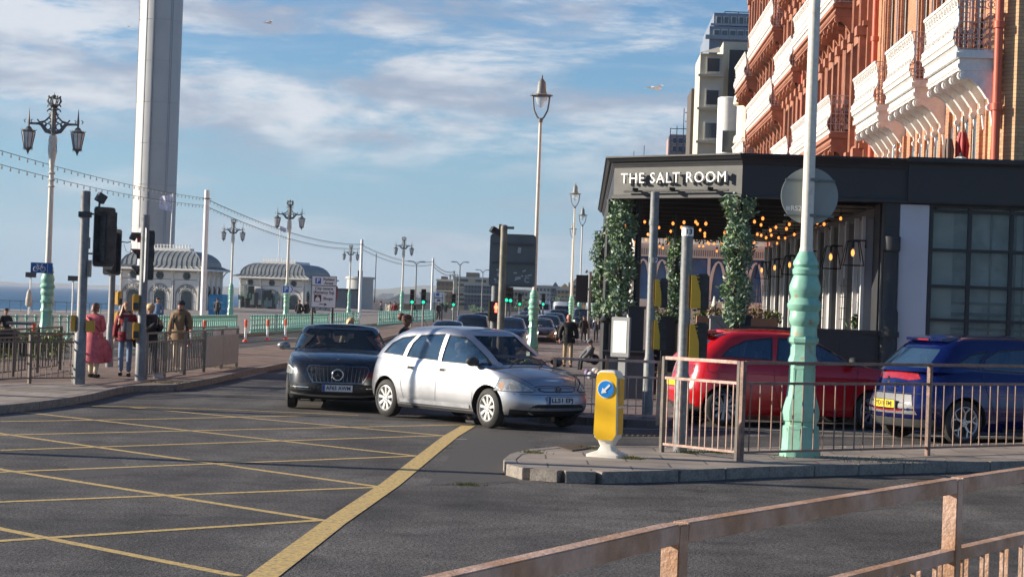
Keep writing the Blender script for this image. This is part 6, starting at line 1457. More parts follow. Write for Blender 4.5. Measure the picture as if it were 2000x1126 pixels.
def lathe_yy(y0, r_, d, n=20):
    vs = [(r_*math.cos(2*PI*j/n), y, r_*math.sin(2*PI*j/n)) for y in (y0,y0+d) for j in range(n)]
    return vs, [tuple(range(n-1,-1,-1)), tuple(range(n,2*n))]+[(j,(j+1)%n,(j+1)%n+n,j+n) for j in range(n)]
def make_car(name, label, loc, hd, S, paint, full=True, group=None, cat='car'):
    root = thing(name, label, cat, loc, hd, group, S.get('sc',1.0)); xf, xr, Wd = S['xf'], S['xr'], S['W']/2
    zt = cr1(S['deck']); zb0 = S.get('zb',.19); zbf = lambda x: zb0+(.04 if x > xf-.35 else 0)+(.05 if x < xr+.4 else 0)
    fxf, fxr, fw_ = cr1(S['nose']), cr1(S['tail']), cr1(S['width'])
    lv = []
    for v in S.get('lv',(0,.06,.16,.3,.42,.55,.68,.8,.9,.96,1.0)):
        o = outline(xr+fxr(v), xf+fxf(v), Wd*fw_(v), S.get('pa',9), S.get('pb',2.7))
        lv.append([(x,y,zbf(x)+v*(zt(x)-zbf(x))) for x,y in o])
    body = tmpobj(stack(lv, S.get('crown',.05), 0), [paint, DARK])
    # greenhouse
    G = S['gh']; gl = []
    rf = cr1(G['roof']); gf, gr, gw = cr1(G['front']), cr1(G['rear']), cr1(G['w'])
    for t in (0,.15,.35,.55,.75,.87,.94,.98,1.0):
        o = outline(gr(t), gf(t), gw(t), G.get('pa',10), G.get('pb',3.2))
        gl.append([(x,y,(zt(x)-.04)+(rf(x)-(zt(x)-.04))*t) for x,y in o])
    gh = tmpobj(stack(gl, G.get('crown',.035), 0), [paint, DARK])
    DC = Decal([body, gh]); DG = Decal([gh])
    ax_ = S['axles']; rw = S['rw']; ar = S.get('arch', rw+.055)
    if full:
        cut = []
        for x in ax_:
            for sd_ in (-1,1):
                c = MB(); vs, fs = lathe_yy(0, ar, .34, 36); y0 = sd_*(Wd+.05) if sd_ < 0 else sd_*(Wd+.05)-.34
                c.add([(vx+x, vy+y0, vz+rw+.01) for vx,vy,vz in vs], fs); c.bb(x-ar,x+ar,y0,y0+.34,0,rw*.6) if False else None
                cut.append(tmpobj(c, [DARK]))
        boolean(body, cut)
        cut = []
        inner = []
        for t in (0,.15,.35,.55,.75,.87,.94,.98,1.0):
            o = outline(gr(t)+.05, gf(t)-.05, gw(t)-.045, G.get('pa',10), G.get('pb',3.2))
            inner.append([(x,y,(zt(x)-.10)+(rf(x)-.045-(zt(x)-.10))*t) for x,y in o])
        cut.append(tmpobj(stack(inner, .02, 0), [DARK]))
        boolean(gh, cut); cut = []
        for poly in S['sidewin']: c = MB(); c.prism(poly,'xz',-2,2); cut.append(tmpobj(c,[DARK]))
        boolean(gh, cut); cut = []
        c = MB(); c.prism(S['screen'],'yz',.2+S.get('xm',-.2),3); cut.append(tmpobj(c,[DARK]))
        c = MB(); c.prism(S['back'],'yz',-3,-.9); cut.append(tmpobj(c,[DARK]))
        boolean(gh, cut)
        # open the deck into the cabin: darken cap faces under the greenhouse
        me = body.data
        if len(me.materials) < 2: me.materials.append(DARK)
        for p in me.polygons:
            c = p.center
            if abs(p.normal.z) > .6 and gr(0)+.12 < c.x < gf(0)-.10 and abs(c.y) < gw(0)-.05 and c.z > .6: p.material_index = len(me.materials)-1
            if p.normal.z < -.5 and c.z < zb0+.1: p.material_index = len(me.materials)-1
    for o, nm in ((body,'body'),(gh,'roof')):
        o.name = nm; o.data.name = nm; o.parent = root
        for p in o.data.polygons: p.use_smooth = True
        o.data.set_sharp_from_angle(angle=R(38))
    gm = S.get('glass', CARGL) if full else CARGLO
    def ex(poly, k=.012):
        cx_ = sum(p[0] for p in poly)/len(poly); cz_ = sum(p[1] for p in poly)/len(poly); return [(cx_+(p[0]-cx_)*(1+k/.3), cz_+(p[1]-cz_)*(1+k/.25)) for p in poly]
    off = -.008 if full else .004
    for poly in S['sidewin']:
        DG.put('side_window', [(-p[0],p[1]) for p in ex(poly)], 90, gm, root, off); DG.put('side_window', ex(poly), -90, gm, root, off)
    DG.put('windscreen', ex(S['screen']), 0, S.get('glassf', gm) if full else gm, root, off); DG.put('rear_window', [(-p[0],p[1]) for p in ex(S['back'])], 180, gm, root, off)
    # wheels
    for i,x in enumerate(ax_):
        for sd_ in (-1,1):
            wheel(root, x, sd_*(Wd-.115), rw, .20, S.get('steer',0) if i == 0 else 0, S.get('spokes',5), S.get('rimr',rw*.66), S.get('rim',ALLOY), S.get('rstyle',0), sd_)
    b = MB(); b.bb(xr+.4,xf-.45,-Wd+.3,Wd-.3,zb0-.01,zb0+.10); b.build('underbody', DARK, root)
    if full:
        # cabin: seats, dashboard
        st_ = MB(); cz = .55
        for (sx_,sy_) in ((-.05,-.36),(-.05,.36),(-.95,-.36),(-.95,.36)):
            st_.box((sx_-.12,sy_,.88),(.13,.46,.62),0,-.18); st_.box((sx_-.22,sy_,1.23),(.09,.25,.17),0,-.1)
        st_.build('seat', mat('seat_cloth',(.035,.04,.05),.8), root, bevel=.03)
        b = MB(); b.bb(gf(0)-.65,gf(0)-.12,-Wd+.22,Wd-.22,.72,zt(gf(0))+.0-.02); b.build('dashboard', DARK, root, bevel=.03)
        b = MB(); b.tube([(gf(0)-.72+.05*math.sin(q)*.3,-.36+.18*math.cos(q),.93+.17*math.sin(q)) for q in [i*PI/8 for i in range(17)]],.014,6,False); b.build('steering_wheel', DARK, root)
        b = MB(); b.box((gf(1)-.08,0,rf(gf(1))-.13),(.04,.24,.07),0,.2); b.build('interior_mirror', DARK, root)
    return root, DC, DG
def paintmat(n, c, met=.6, r_=.28): return mat(n, c, r_, met, var=.03, scale=1.5, coat=.8)
CARGL = glassmat('car_glass', (.04,.085,.15), .72); CARGLF = glassmat('car_windscreen', (.015,.02,.025), .42)  # blue base of the car glass imitates reflected sky
CARGLO = mat('car_glass_dark', (.012,.015,.02), .05, var=0, spec=.8)
HLG = mat('headlight_chrome', (.70,.70,.66), .12, .8, var=.3, scale=18); HLC = glassmat('headlight_cover', (.6,.62,.6), .35, .05); LAMPR = mat('tail_lamp_red', (.32,.008,.008), .12, coat=1, var=.2, scale=20); AMB = mat('indicator_amber', (.75,.30,.03), .2)
TRIM = mat('dark_trim', (.045,.045,.048), .5); PLW = mat('plate_white', (.62,.63,.66), .4, var=.03); PLY = mat('plate_yellow', (.82,.58,.02), .4, var=.03); PBL = mat('plate_blue', (.02,.06,.28), .4)
LITH = mat('headlamp_lit', (.9,.9,.85), .2, emis=(1,.95,.85), es=2.2)
def plate(root, x, z, txt, yellow=False, tilt=0, w=.52):
    # at car x, facing +x if x>0 else -x
    s = 1 if x > 0 else -1; p = bpy.data.objects.new('number_plate', None); COL.objects.link(p); p.parent = root; p.location = (x,0,z); p.rotation_euler = (0,tilt*s,PI/2 if s > 0 else -PI/2)
    b = MB(); b.bb(-w/2,w/2,-.006,.02,-.056,.056); b.build('plate', PLY if yellow else PLW, p)
    if not yellow: b = MB(); b.bb(-w/2+.003,-w/2+.05,-.0075,-.006,-.053,.053); b.build('plate_band', PBL, p)
    t_ = text(txt, .092, BLACK, p, (.02 if not yellow else 0,-.008,0), ext=.001, bold=.0022, sp=1.0, name='plate_text'); k = (w-.10)/max(.01,t_.dimensions.x); t_.scale = (k,1,1)
    b = MB()
    for (x0,x1,z0,z1) in ((-w/2-.004,w/2+.004,.056,.062),(-w/2-.004,w/2+.004,-.062,-.056)): b.bb(x0,x1,-.007,.02,z0,z1)
    b.build('plate_rim', BLACK, p); return p
def mirror(root, x, y, z, m_, s=1):
    b = MB(); sd_ = 1 if y > 0 else -1
    b.sph((x,y+sd_*.07,z),(.075,.12,.075),12,8); b.box((x+.02,y-sd_*.08,z-.05),(.06,.22,.04)); return b.build('door_mirror', m_, root, 40)
def roundline(cx, cz, r_, a0, a1, n=14): return [(cx+r_*math.cos(R(a0+(a1-a0)*k/n)), cz+r_*math.sin(R(a0+(a1-a0)*k/n))) for k in range(n+1)]
GAP = mat('panel_gap', (.02,.02,.02), .9, var=0); SEAL = mat('window_seal', (.02,.02,.022), .6, var=0)
def frames(DG, root, wins, w=.016):
    for poly in wins:
        P = poly+[poly[0]]; DG.put('window_seal', strip([(-x,z) for x,z in P],w), 90, SEAL, root, .003); DG.put('window_seal', strip(P,w), -90, SEAL, root, .003)

# --- silver hatchback ---
SIL = paintmat('silver_paint', (.43,.435,.46), .75, .34)
silver = dict(W=1.695, xf=2.12, xr=-2.10, deck=[(-2.2,.90),(-1.9,1.0),(-1.2,.99),(-.4,.965),(.5,.94),(1.05,.92),(1.45,.87),(1.85,.77),(2.05,.69),(2.2,.62)],
    nose=[(0,-.12),(.15,-.03),(.35,0),(.6,-.02),(.85,-.10),(1,-.20)], tail=[(0,.10),(.15,.03),(.35,0),(.6,.03),(.85,.07),(1,.12)], width=[(0,.93),(.12,.985),(.35,1.0),(.6,.995),(.8,.965),(.93,.93),(1,.90)],
    gh=dict(front=[(0,1.52),(.3,1.20),(.6,.86),(.85,.55),(1,.28)], rear=[(0,-2.0),(.3,-1.88),(.6,-1.68),(.85,-1.42),(1,-1.10)], w=[(0,.765),(.3,.735),(.6,.685),(.85,.63),(.95,.585),(1,.52)], roof=[(-2.1,1.27),(-1.6,1.39),(-.9,1.47),(-.3,1.485),(.3,1.455),(.7,1.38),(1.3,1.28)]),
    axles=(1.34,-1.34), rw=.305, arch=.355, rimr=.205, spokes=9, rim=mat('wheel_trim_silver',(.60,.60,.58),.4,.3,var=.05), rstyle=0, steer=-4,
    sidewin=[[(.06,.965),(1.18,.945),(.78,1.20),(.42,1.355),(.10,1.385)],[(-.03,.975),(-.88,1.0),(-.79,1.22),(-.64,1.35),(-.01,1.395)],[(-.98,1.01),(-1.54,1.035),(-1.36,1.20),(-1.12,1.30),(-.76,1.345),(-.90,1.2)]],
    screen=[(-.59,.965),(.59,.965),(.53,1.20),(.44,1.385),(-.44,1.385),(-.53,1.20)], back=[(-.58,1.02),(.58,1.02),(.5,1.30),(-.5,1.30)], xm=-.1, glassf=CARGLF, sc=.95)
hx = Vector((.63,-.777,0)).normalized(); rt = Vector((hx.y,-hx.x,0))
r, DC, DG = make_car('silver_hatchback', 'silver five door hatchback turning across the yellow box, its side sunlit', (-.50,31.28,.005), math.atan2(hx.y,hx.x), silver, SIL)
frames(DG, r, silver['sidewin'])
for yw, sg in ((-90,1),(90,-1)):
    S_ = lambda pts: [(sg*x,z) for x,z in pts]
    DC.put('door_gap', sum([strip(S_([(.045,.26),(.045,.96)]),.009), strip(S_([(.985,.35),(.99,.62),(.93,.90)]),.009), strip(S_([(-.88,.52),(-.94,.75),(-.92,.98)]),.009), strip(S_([(-.88,.52),(-.80,.33),(-.74,.255)]),.009), strip(S_([(-.74,.255),(.97,.255),(.985,.35)]),.008)],[]), yw, GAP, r, .0022)
    DC.put('sill_moulding', [S_([(-.90,.275),(.93,.275),(.93,.33),(-.90,.33)])], yw, mat('silver_moulding',(.50,.51,.53),.4,.5), r, .012, thick=.004)
    for hxp in (.17,-.68): DC.put('door_handle', S_([(hxp-.085,.80),(hxp+.085,.80),(hxp+.085,.86),(hxp-.085,.86)]), yw, mat('handle_grey',(.16,.165,.17),.5), r, .010); DC.put('door_handle', S_([(hxp-.065,.815),(hxp+.06,.815),(hxp+.06,.845),(hxp-.065,.845)]), yw, GAP, r, .0115)
    DC.put('fuel_or_indicator', S_([(1.06,.66),(1.10,.66),(1.10,.68),(1.06,.68)]), yw, AMB, r, .006)
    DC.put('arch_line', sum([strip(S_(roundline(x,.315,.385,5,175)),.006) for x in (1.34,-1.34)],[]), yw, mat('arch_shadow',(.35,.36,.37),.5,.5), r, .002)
    mirror(r, .98, -sg*.78, 1.0, TRIM)
    DG.put('window_pillar', strip([(sg*s_,z_) for s_,z_ in [(.43,.93),(.346,.97),(.235,1.09),(.10,1.21),(-.03,1.32),(-.14,1.395),(-.23,1.44)]],.085), -40*sg, SIL, r, .006)
for sg in (1,-1):
    yw = -40*sg; P = [(.33,.585),(.36,.66),(.42,.775),(.60,.765),(.78,.70),(.97,.605),(.93,.585)]; P2 = [(sg*x,z) for x,z in P]
    hl = DC.put('headlight', P2, yw, HLG, r, .002); hl.parent = r
    DC.put('light_inner', [(sg*x,z) for x,z in [(.52,.61),(.56,.70),(.66,.68),(.72,.62)]], yw, DARK, r, .004); DC.put('light_inner', [(sg*x,z) for x,z in [(.40,.62),(.43,.72),(.49,.71),(.47,.61)]], yw, AMB, r, .004)
    DC.put('headlight_cover', P2, yw, HLC, r, .010)
    DC.put('headlight_rim', strip(P2+[P2[0]],.010), yw, GAP, r, .006)
    DC.put('tail_light', [(sg*x*1,z) for x,z in [(-.93+.0,.70),(-.83,.70),(-.80,.98),(-.88,1.00)]] if False else [(-sg*x,z) for x,z in [(.86,.70),(1.10,.70),(1.12,.86),(1.06,.99),(.93,.99)]], 180+40*sg, LAMPR, r, .006)
DC.put('lower_intake', [(-.50,.27),(-.42,.245),(.42,.245),(.50,.27),(.54,.32),(.50,.375),(.42,.40),(-.42,.40),(-.50,.375),(-.54,.32)], 0, BLACK, r, .004)
DC.put('intake_rim', strip([(-.53,.28),(-.42,.238),(.42,.238),(.53,.28)],.018), 0, mat('lip_grey',(.45,.46,.48),.4,.5), r, .010)
DC.put('grille', [(-.36,.605),(-.28,.582),(.28,.582),(.36,.605),(.37,.645),(-.37,.645)], 0, mat('grille_grey',(.10,.105,.11),.4,.5), r, .006)
DC.put('grille_bar', [(-.33,.603),(-.25,.593),(.25,.593),(.33,.603),(.33,.632),(-.33,.632)], 0, mat('grille_silver',(.42,.43,.46),.35,.6), r, .011)
DC.put('bumper_gap', sum([strip([(-.86,.555),(-.5,.545),(.5,.545),(.86,.555)],.007)],[]), 0, GAP, r, .003)
b = MB(); 
for sg in (1,-1): b.prism([(sg*.030,-.034),(sg*.045,.034),(sg*.030,.034),(sg*.016,-.034)],'xz',-.008,0)
b.prism([(-.024,-.006),(.024,-.006),(.024,.006),(-.024,.006)],'xz',-.008,0); b.tube([(.055*math.cos(q),-.004,.045*math.sin(q)) for q in [i*PI/10 for i in range(21)]],.005,5,False)
o = b.build('badge', mat('badge_dark_chrome',(.08,.08,.09),.2,.9), r); o.location = (2.05,0,.618); o.rotation_euler = (0,0,PI/2)
plate(r, 2.128, .46, 'LL51 EPJ')
DC.put('bonnet_gap', sum([strip([(1.42,s*.68),(1.65,s*.62),(1.82,s*.54),(1.95,s*.42)],.008) for s in (1,-1)],[])+strip([(1.97,-.42),(1.99,0),(1.97,.42)],.008), 'top', GAP, r, .002)
b = MB(); 
for y0_ in (-.5,.1): b.tube([(1.46,y0_,.93),(1.27,y0_+.28,1.02),(1.20,y0_+.50,1.04)],.008,5)
b.tube([(-1.2,-.1,1.47),(-1.35,-.1,1.62)],.006,4); b.build('wiper', BLACK, r)
DG.put('sunroof_gap', strip([(.1,-.45),(-1.3,-.47)],.012)+strip([(.1,.45),(-1.3,.47)],.012), 'top', GAP, r, .002)
b = MB(); rnd = random.Random(3)
for k in range(6): b.box((1.02+rnd.uniform(-.08,.08),.02+rnd.uniform(-.1,.30),.95+rnd.uniform(0,.06)),(.09,.11,.07),rnd.uniform(0,3),rnd.uniform(-.5,.5))
b.build('dashboard_clutter', mat('paper_green',(.20,.23,.10),.7,scale=9,col2=(.28,.19,.14)), r)
SILROOT = r
# --- dark grey saloon facing the camera ---
DGR = paintmat('graphite_paint', (.030,.031,.034), .65, .26)
merc = dict(W=1.82, xf=2.27, xr=-2.42, deck=[(-2.5,.93),(-2.1,1.02),(-1.3,1.02),(-.4,.99),(.5,.96),(1.0,.97),(1.5,.93),(1.9,.86),(2.12,.77),(2.3,.70)],
    nose=[(0,-.10),(.12,-.02),(.3,0),(.55,-.02),(.8,-.05),(1,-.14)], tail=[(0,.12),(.2,.02),(.45,0),(.8,.04),(1,.12)], width=[(0,.94),(.12,.99),(.35,1.0),(.6,.995),(.8,.975),(.93,.95),(1,.91)], crown=.06,
    gh=dict(front=[(0,1.12),(.3,.86),(.6,.56),(.85,.28),(1,.05)], rear=[(0,-2.0),(.3,-1.85),(.6,-1.6),(.85,-1.25),(1,-.85)], w=[(0,.84),(.3,.805),(.6,.75),(.85,.69),(.95,.65),(1,.58)], roof=[(-2.1,1.18),(-1.4,1.33),(-.8,1.415),(-.2,1.435),(.3,1.40),(.8,1.30),(1.2,1.2)]),
    axles=(1.42,-1.42), rw=.33, arch=.37, rimr=.23, spokes=5, rstyle=1, sidewin=[[(.05,1.02),(.80,1.01),(.40,1.25),(.08,1.33)],[(-.03,1.02),(-.95,1.04),(-.85,1.22),(-.5,1.32),(-.01,1.34)]],
    screen=[(-.74,1.02),(.74,1.02),(.68,1.20),(.57,1.37),(-.57,1.37),(-.68,1.20)], back=[(-.55,1.1),(.55,1.1),(.45,1.28),(-.45,1.28)], xm=-.1, glassf=CARGLF, sc=.93)
hx = Vector((math.sin(R(4)),-math.cos(R(4)),0)); c = Vector(((666-1000)/4000*32.6,32.6,0))-hx*2.27*.93
r, DC, DG = make_car('grey_saloon', 'dark graphite saloon facing the camera beside the silver hatchback', (c.x,c.y,.005), math.atan2(hx.y,hx.x), merc, DGR)
frames(DG, r, merc['sidewin']); MERC = r
DC.put('grille', [(-.42,.49),(-.49,.60),(-.53,.71),(-.49,.765),(.49,.765),(.53,.71),(.49,.60),(.42,.49)], 0, BLACK, r, .003)
DC.put('grille_rim', strip([(-.42,.49),(-.49,.60),(-.53,.71),(-.49,.765),(.49,.765),(.53,.71),(.49,.60),(.42,.49),(-.42,.49)],.012), 0, mat('grille_chrome',(.30,.31,.32),.25,.9), r, .012)
DC.put('grille_slat', sum([strip([(x,.505),(x*1.10,.75)],.007) for x in [-.42+.0646*k for k in range(14)]],[]), 0, mat('slat_chrome',(.35,.35,.36),.25,.9), r, .016)
e_ = bpy.data.objects.new('star_emblem', None); COL.objects.link(e_); e_.parent = r; e_.location = (2.295,0,.63); e_.rotation_euler = (0,0,PI/2)
b = MB(); b.tube([(.092*math.cos(q),0,.092*math.sin(q)) for q in [i*PI/14 for i in range(29)]],.011,8,False)
for a in (90,210,330): a = R(a); n_ = (-math.sin(a)*.017,math.cos(a)*.017); b.add([(n_[0],0,n_[1]),(-n_[0],0,-n_[1]),(.088*math.cos(a),0,.088*math.sin(a)),(0.01*math.cos(a),-.018,.01*math.sin(a))],[(0,2,3),(1,3,2),(0,3,1)])
b.build('star', CHROME, e_, 40, fix=False)
b = MB(); b.lathe([(-.004,.085),(.004,.085)],(0,0,0),24,'Y') if False else b.add(*lathe_yy(.006,.088,.01,28)); b.build('star_disc', BLACK, e_)
plate(r, 2.30, .40, 'AF65 AWM')
DC.put('lower_intake', [(-.46,.29),(.46,.29),(.56,.47),(-.56,.47)], 0, BLACK, r, .004); DC.put('intake_lip', strip([(-.80,.30),(-.42,.27),(0,.265),(.42,.27),(.80,.30)],.035), 0, mat('lip_satin',(.32,.33,.34),.35,.7), r, .012)
for sg in (1,-1):
    P = [(sg*x,z) for x,z in [(-.40,.615),(-.46,.67),(-.56,.735),(-.78,.80),(-.85,.795),(-.83,.68),(-.72,.62)]]
    DC.put('headlight', P, sg*-8, HLG, r, .003); DC.put('light_inner', [(sg*x,z) for x,z in [(-.52,.64),(-.58,.70),(-.70,.72),(-.70,.65)]], sg*-8, mat('lamp_smoke',(.16,.16,.16),.15,.4), r, .005); DC.put('day_running_strip', strip([(sg*x,z) for x,z in [(-.46,.68),(-.58,.745),(-.80,.80)]],.018), sg*-8, mat('lamp_strip',(.8,.8,.8),.2), r, .006); DC.put('headlight_cover', P, sg*-8, HLC, r, .012)
    DC.put('side_intake', [(sg*x,z) for x,z in [(-.48,.35),(-.50,.46),(-.78,.47),(-.82,.42),(-.80,.36)]], 0, BLACK, r, .004); DC.put('intake_blade', strip([(sg*-.49,.40),(sg*-.80,.405)],.013), 0, CHROME, r, .012)
    mirror(r, .62, sg*.93, 1.06, mat('mirror_grey',(.30,.30,.29),.3,.5))
DC.put('bonnet_gap', sum([strip([(1.15,s*.74),(1.6,s*.66),(2.0,s*.46)],.008) for s in (1,-1)],[]), 'top', GAP, r, .002)
b = MB(); b.lathe([(0,.022),(.005,.022)],(2.02,0,.885),12); b.build('bonnet_badge', CHROME, r)
b = MB(); b.tube([(1.0,-.55,1.05),(.86,.0,1.12)],.008,5); b.build('wiper', BLACK, r)
# --- red three door ---
REDP = paintmat('red_paint', (.60,.008,.012), .12, .2)
redc = dict(W=1.72, xf=2.08, xr=-1.86, deck=[(-2.0,1.02),(-1.7,1.09),(-1.1,1.07),(-.4,1.03),(.4,1.0),(1.1,.99),(1.5,.93),(1.85,.82),(2.1,.70)],
    nose=[(0,-.12),(.15,-.02),(.35,0),(.7,-.04),(1,-.18)], tail=[(0,.10),(.15,.02),(.35,0),(.55,.06),(.8,.12),(1,.18)], width=[(0,.94),(.12,.99),(.35,1.0),(.6,.99),(.8,.965),(.93,.925),(1,.88)], pb=2.5,
    gh=dict(front=[(0,1.30),(.3,1.02),(.6,.72),(.85,.42),(1,.15)], rear=[(0,-1.78),(.3,-1.66),(.6,-1.5),(.85,-1.36),(1,-1.15)], w=[(0,.75),(.3,.715),(.6,.66),(.85,.60),(.95,.555),(1,.49)], roof=[(-1.9,1.38),(-1.4,1.46),(-.9,1.50),(-.3,1.51),(.2,1.49),(.7,1.40),(1.3,1.26)]),
    axles=(1.26,-1.235), rw=.30, arch=.345, rimr=.215, spokes=10, rim=mat('alloy_dark',(.36,.36,.37),.35,.7), sidewin=[[(-.36,1.06),(1.0,1.03),(.72,1.19),(.38,1.33),(-.05,1.41),(-.30,1.415)],[(-.44,1.065),(-1.28,1.10),(-1.12,1.24),(-.85,1.36),(-.41,1.415)]],
    screen=[(-.60,1.06),(.60,1.06),(.52,1.28),(.42,1.42),(-.42,1.42),(-.52,1.28)], back=[(-.56,1.13),(.56,1.13),(.48,1.35),(-.48,1.35)], xm=-.2, sc=1.0)
th = R(12); hx = Vector((math.cos(th),math.sin(th),0)); rt = Vector((hx.y,-hx.x,0)); wr_ = Vector((3.41,32.5,0)); c = wr_+hx*1.235-rt*.75
r, DC, DG = make_car('red_hatchback', 'red three door hatchback waiting behind the island fence', (c.x,c.y,.005), th, redc, REDP)
frames(DG, r, redc['sidewin'])
for yw, sg in ((-90,1),(90,-1)):
    S_ = lambda pts: [(sg*x,z) for x,z in pts]
    DC.put('door_gap', strip(S_([(-.42,1.04),(-.42,.62),(-.30,.30)]),.009)+strip(S_([(-.30,.28),(.82,.28),(.88,.45),(.98,.80),(1.0,.95)]),.009), yw, GAP, r, .0022)
    DC.put('door_handle', S_([(-.30,.86),(-.10,.86),(-.10,.89),(-.30,.89)]), yw, REDP, r, .02); DC.put('shoulder_line', strip(S_([(-1.7,.86),(0,.83),(1.5,.77)]),.012), yw, mat('red_crease',(.40,.008,.012),.3,.15), r, .002)
    mirror(r, .88, -sg*.80, 1.08, REDP if sg < 0 else BLACK)
    if sg > 0: DC.put('fuel_flap', strip(roundline(-1.42,.92,.085,0,360,20),.006), yw, GAP, r, .002)
for sg in (1,-1): DC.put('tail_light', [(-sg*x,z) for x,z in [(.40,.80),(.42,.95),(.80,1.0),(1.02,.92),(1.0,.82),(.7,.78)]], 180+32*sg, LAMPR, r, .005)
b = MB(); loft(b, [[(-1.30,-.50,1.515),(-1.30,.50,1.515),(-1.66,.46,1.475),(-1.66,-.46,1.475)],[(-1.30,-.50,1.46),(-1.30,.50,1.46),(-1.66,.46,1.445),(-1.66,-.46,1.445)]]); b.build('roof_spoiler', REDP, r, bevel=.008)
plate(r, -1.87, .66, ' ', True); b = MB(); b.tube([(-1.0,0,1.51),(-1.15,0,1.65)],.006,4); b.build('aerial', BLACK, r)
DC.put('bumper_trim', [(-.55,.22),(.55,.22),(.6,.34),(-.6,.34)], 180, TRIM, r, .006)
# --- blue five door ---
BLUP = paintmat('blue_paint', (.002,.007,.085), .4, .14)
zq = 1.04
bluec = dict(W=1.82, xf=2.12, xr=-2.10, deck=[(-2.2,.95*zq),(-1.9,1.04*zq),(-1.2,1.03*zq),(-.4,1.0*zq),(.5,.97*zq),(1.1,.98*zq),(1.6,.90*zq),(2.1,.72)],
    nose=[(0,-.1),(.2,-.02),(.4,0),(.7,-.04),(1,-.18)], tail=[(0,.14),(.12,.04),(.35,0),(.5,.05),(.75,.14),(1,.22)], width=[(0,.93),(.12,.985),(.35,1.0),(.6,.99),(.8,.96),(.93,.91),(1,.86)], pb=2.4,
    gh=dict(front=[(0,1.15),(.3,.9),(.6,.6),(.85,.3),(1,.05)], rear=[(0,-1.95),(.3,-1.80),(.6,-1.62),(.85,-1.48),(1,-1.25)], w=[(0,.79),(.3,.75),(.6,.69),(.85,.625),(.95,.58),(1,.50)], roof=[(-2.1,1.40),(-1.5,1.46*zq),(-.9,1.50*zq),(-.2,1.51*zq),(.4,1.47*zq),(1.1,1.33)]),
    axles=(1.32,-1.32), rw=.325, arch=.365, rimr=.235, spokes=5, rstyle=2, sidewin=[[(.05,1.06),(.95,1.04),(.6,1.26),(.1,1.41)],[(-.03,1.06),(-.95,1.09),(-.88,1.26),(-.6,1.38),(-.02,1.42)],[(-1.03,1.10),(-1.42,1.14),(-1.15,1.30),(-.80,1.37),(-.95,1.25)]],
    screen=[(-.64,1.05),(.64,1.05),(.54,1.3),(.44,1.44),(-.44,1.44),(-.54,1.3)], back=[(-.60,1.10),(.60,1.10),(.50,1.38),(-.50,1.38)], xm=-.2, sc=1.0)
th = R(23); hx = Vector((math.cos(th),math.sin(th),0)); rt = Vector((hx.y,-hx.x,0)); wr_ = Vector((6.60,29.8,0)); c = wr_+hx*1.32-rt*.80
r, DC, DG = make_car('blue_hatchback', 'deep blue five door hatchback at the right edge behind the fence', (c.x,c.y,.005), th, bluec, BLUP)
frames(DG, r, bluec['sidewin'])
for yw, sg in ((-90,1),(90,-1)):
    S_ = lambda pts: [(sg*x,z) for x,z in pts]
    DC.put('door_gap', strip(S_([(.02,1.0),(.02,.28)]),.009)+strip(S_([(-.98,1.04),(-.96,.80),(-.84,.5),(-.7,.28)]),.009), yw, GAP, r, .0022); DC.put('shoulder_line', strip(S_([(-1.8,.90),(0,.86),(1.6,.80)]),.014), yw, mat('blue_crease',(.008,.02,.20),.3,.4), r, .002)
    mirror(r, .78, -sg*.90, 1.10, BLUP)
for sg in (1,-1): DC.put('tail_light', [(-sg*x,z) for x,z in [(.60,.935),(.66,1.01),(.90,1.035),(1.16,1.03),(1.22,1.0),(1.08,.93),(.8,.905)]], 180+34*sg, LAMPR, r, .006); DC.put('reflector', strip([(-sg*.62,.46),(-sg*1.05,.47)],.022), 180+20*sg, LAMPR, r, .008)
b = MB(); loft(b, [[(-1.16,-.50,1.565),(-1.16,.50,1.565),(-1.47,.47,1.53),(-1.47,-.47,1.53)],[(-1.16,-.50,1.47),(-1.16,.50,1.47),(-1.47,.47,1.49),(-1.47,-.47,1.49)]]); b.build('roof_spoiler', BLUP, r, bevel=.010)
b = MB(); b.bb(-1.482,-1.47,-.14,.14,1.497,1.52); b.build('brake_light', LAMPR, r)
DC.put('bumper_insert', [(-.62,.42),(.62,.42),(.48,.70),(-.48,.70)], 180, mat('insert_grey',(.15,.155,.155),.5), r, .006); DC.put('diffuser', [(-.7,.24),(.7,.24),(.8,.36),(-.8,.36)], 180, mat('diffuser_grey',(.12,.125,.125),.45,.3), r, .012)
plate(r, -2.125, .555, 'YD18 EMJ', True); e_ = bpy.data.objects.new('badge', None); COL.objects.link(e_); e_.parent = r; e_.location = (-2.045,0,.90); e_.rotation_euler = (0,0,-PI/2)
text('S', .13, CHROME, e_, (0,-.012,0), bold=.006, name='badge_mark'); text('L E O N', .05, CHROME, e_, (0,.012,-.135), bold=.001, name='badge_mark', sp=1.3)
DC.put('tailgate_gap', strip([(-.62,.72),(.62,.72)],.01), 180, GAP, r, .003)
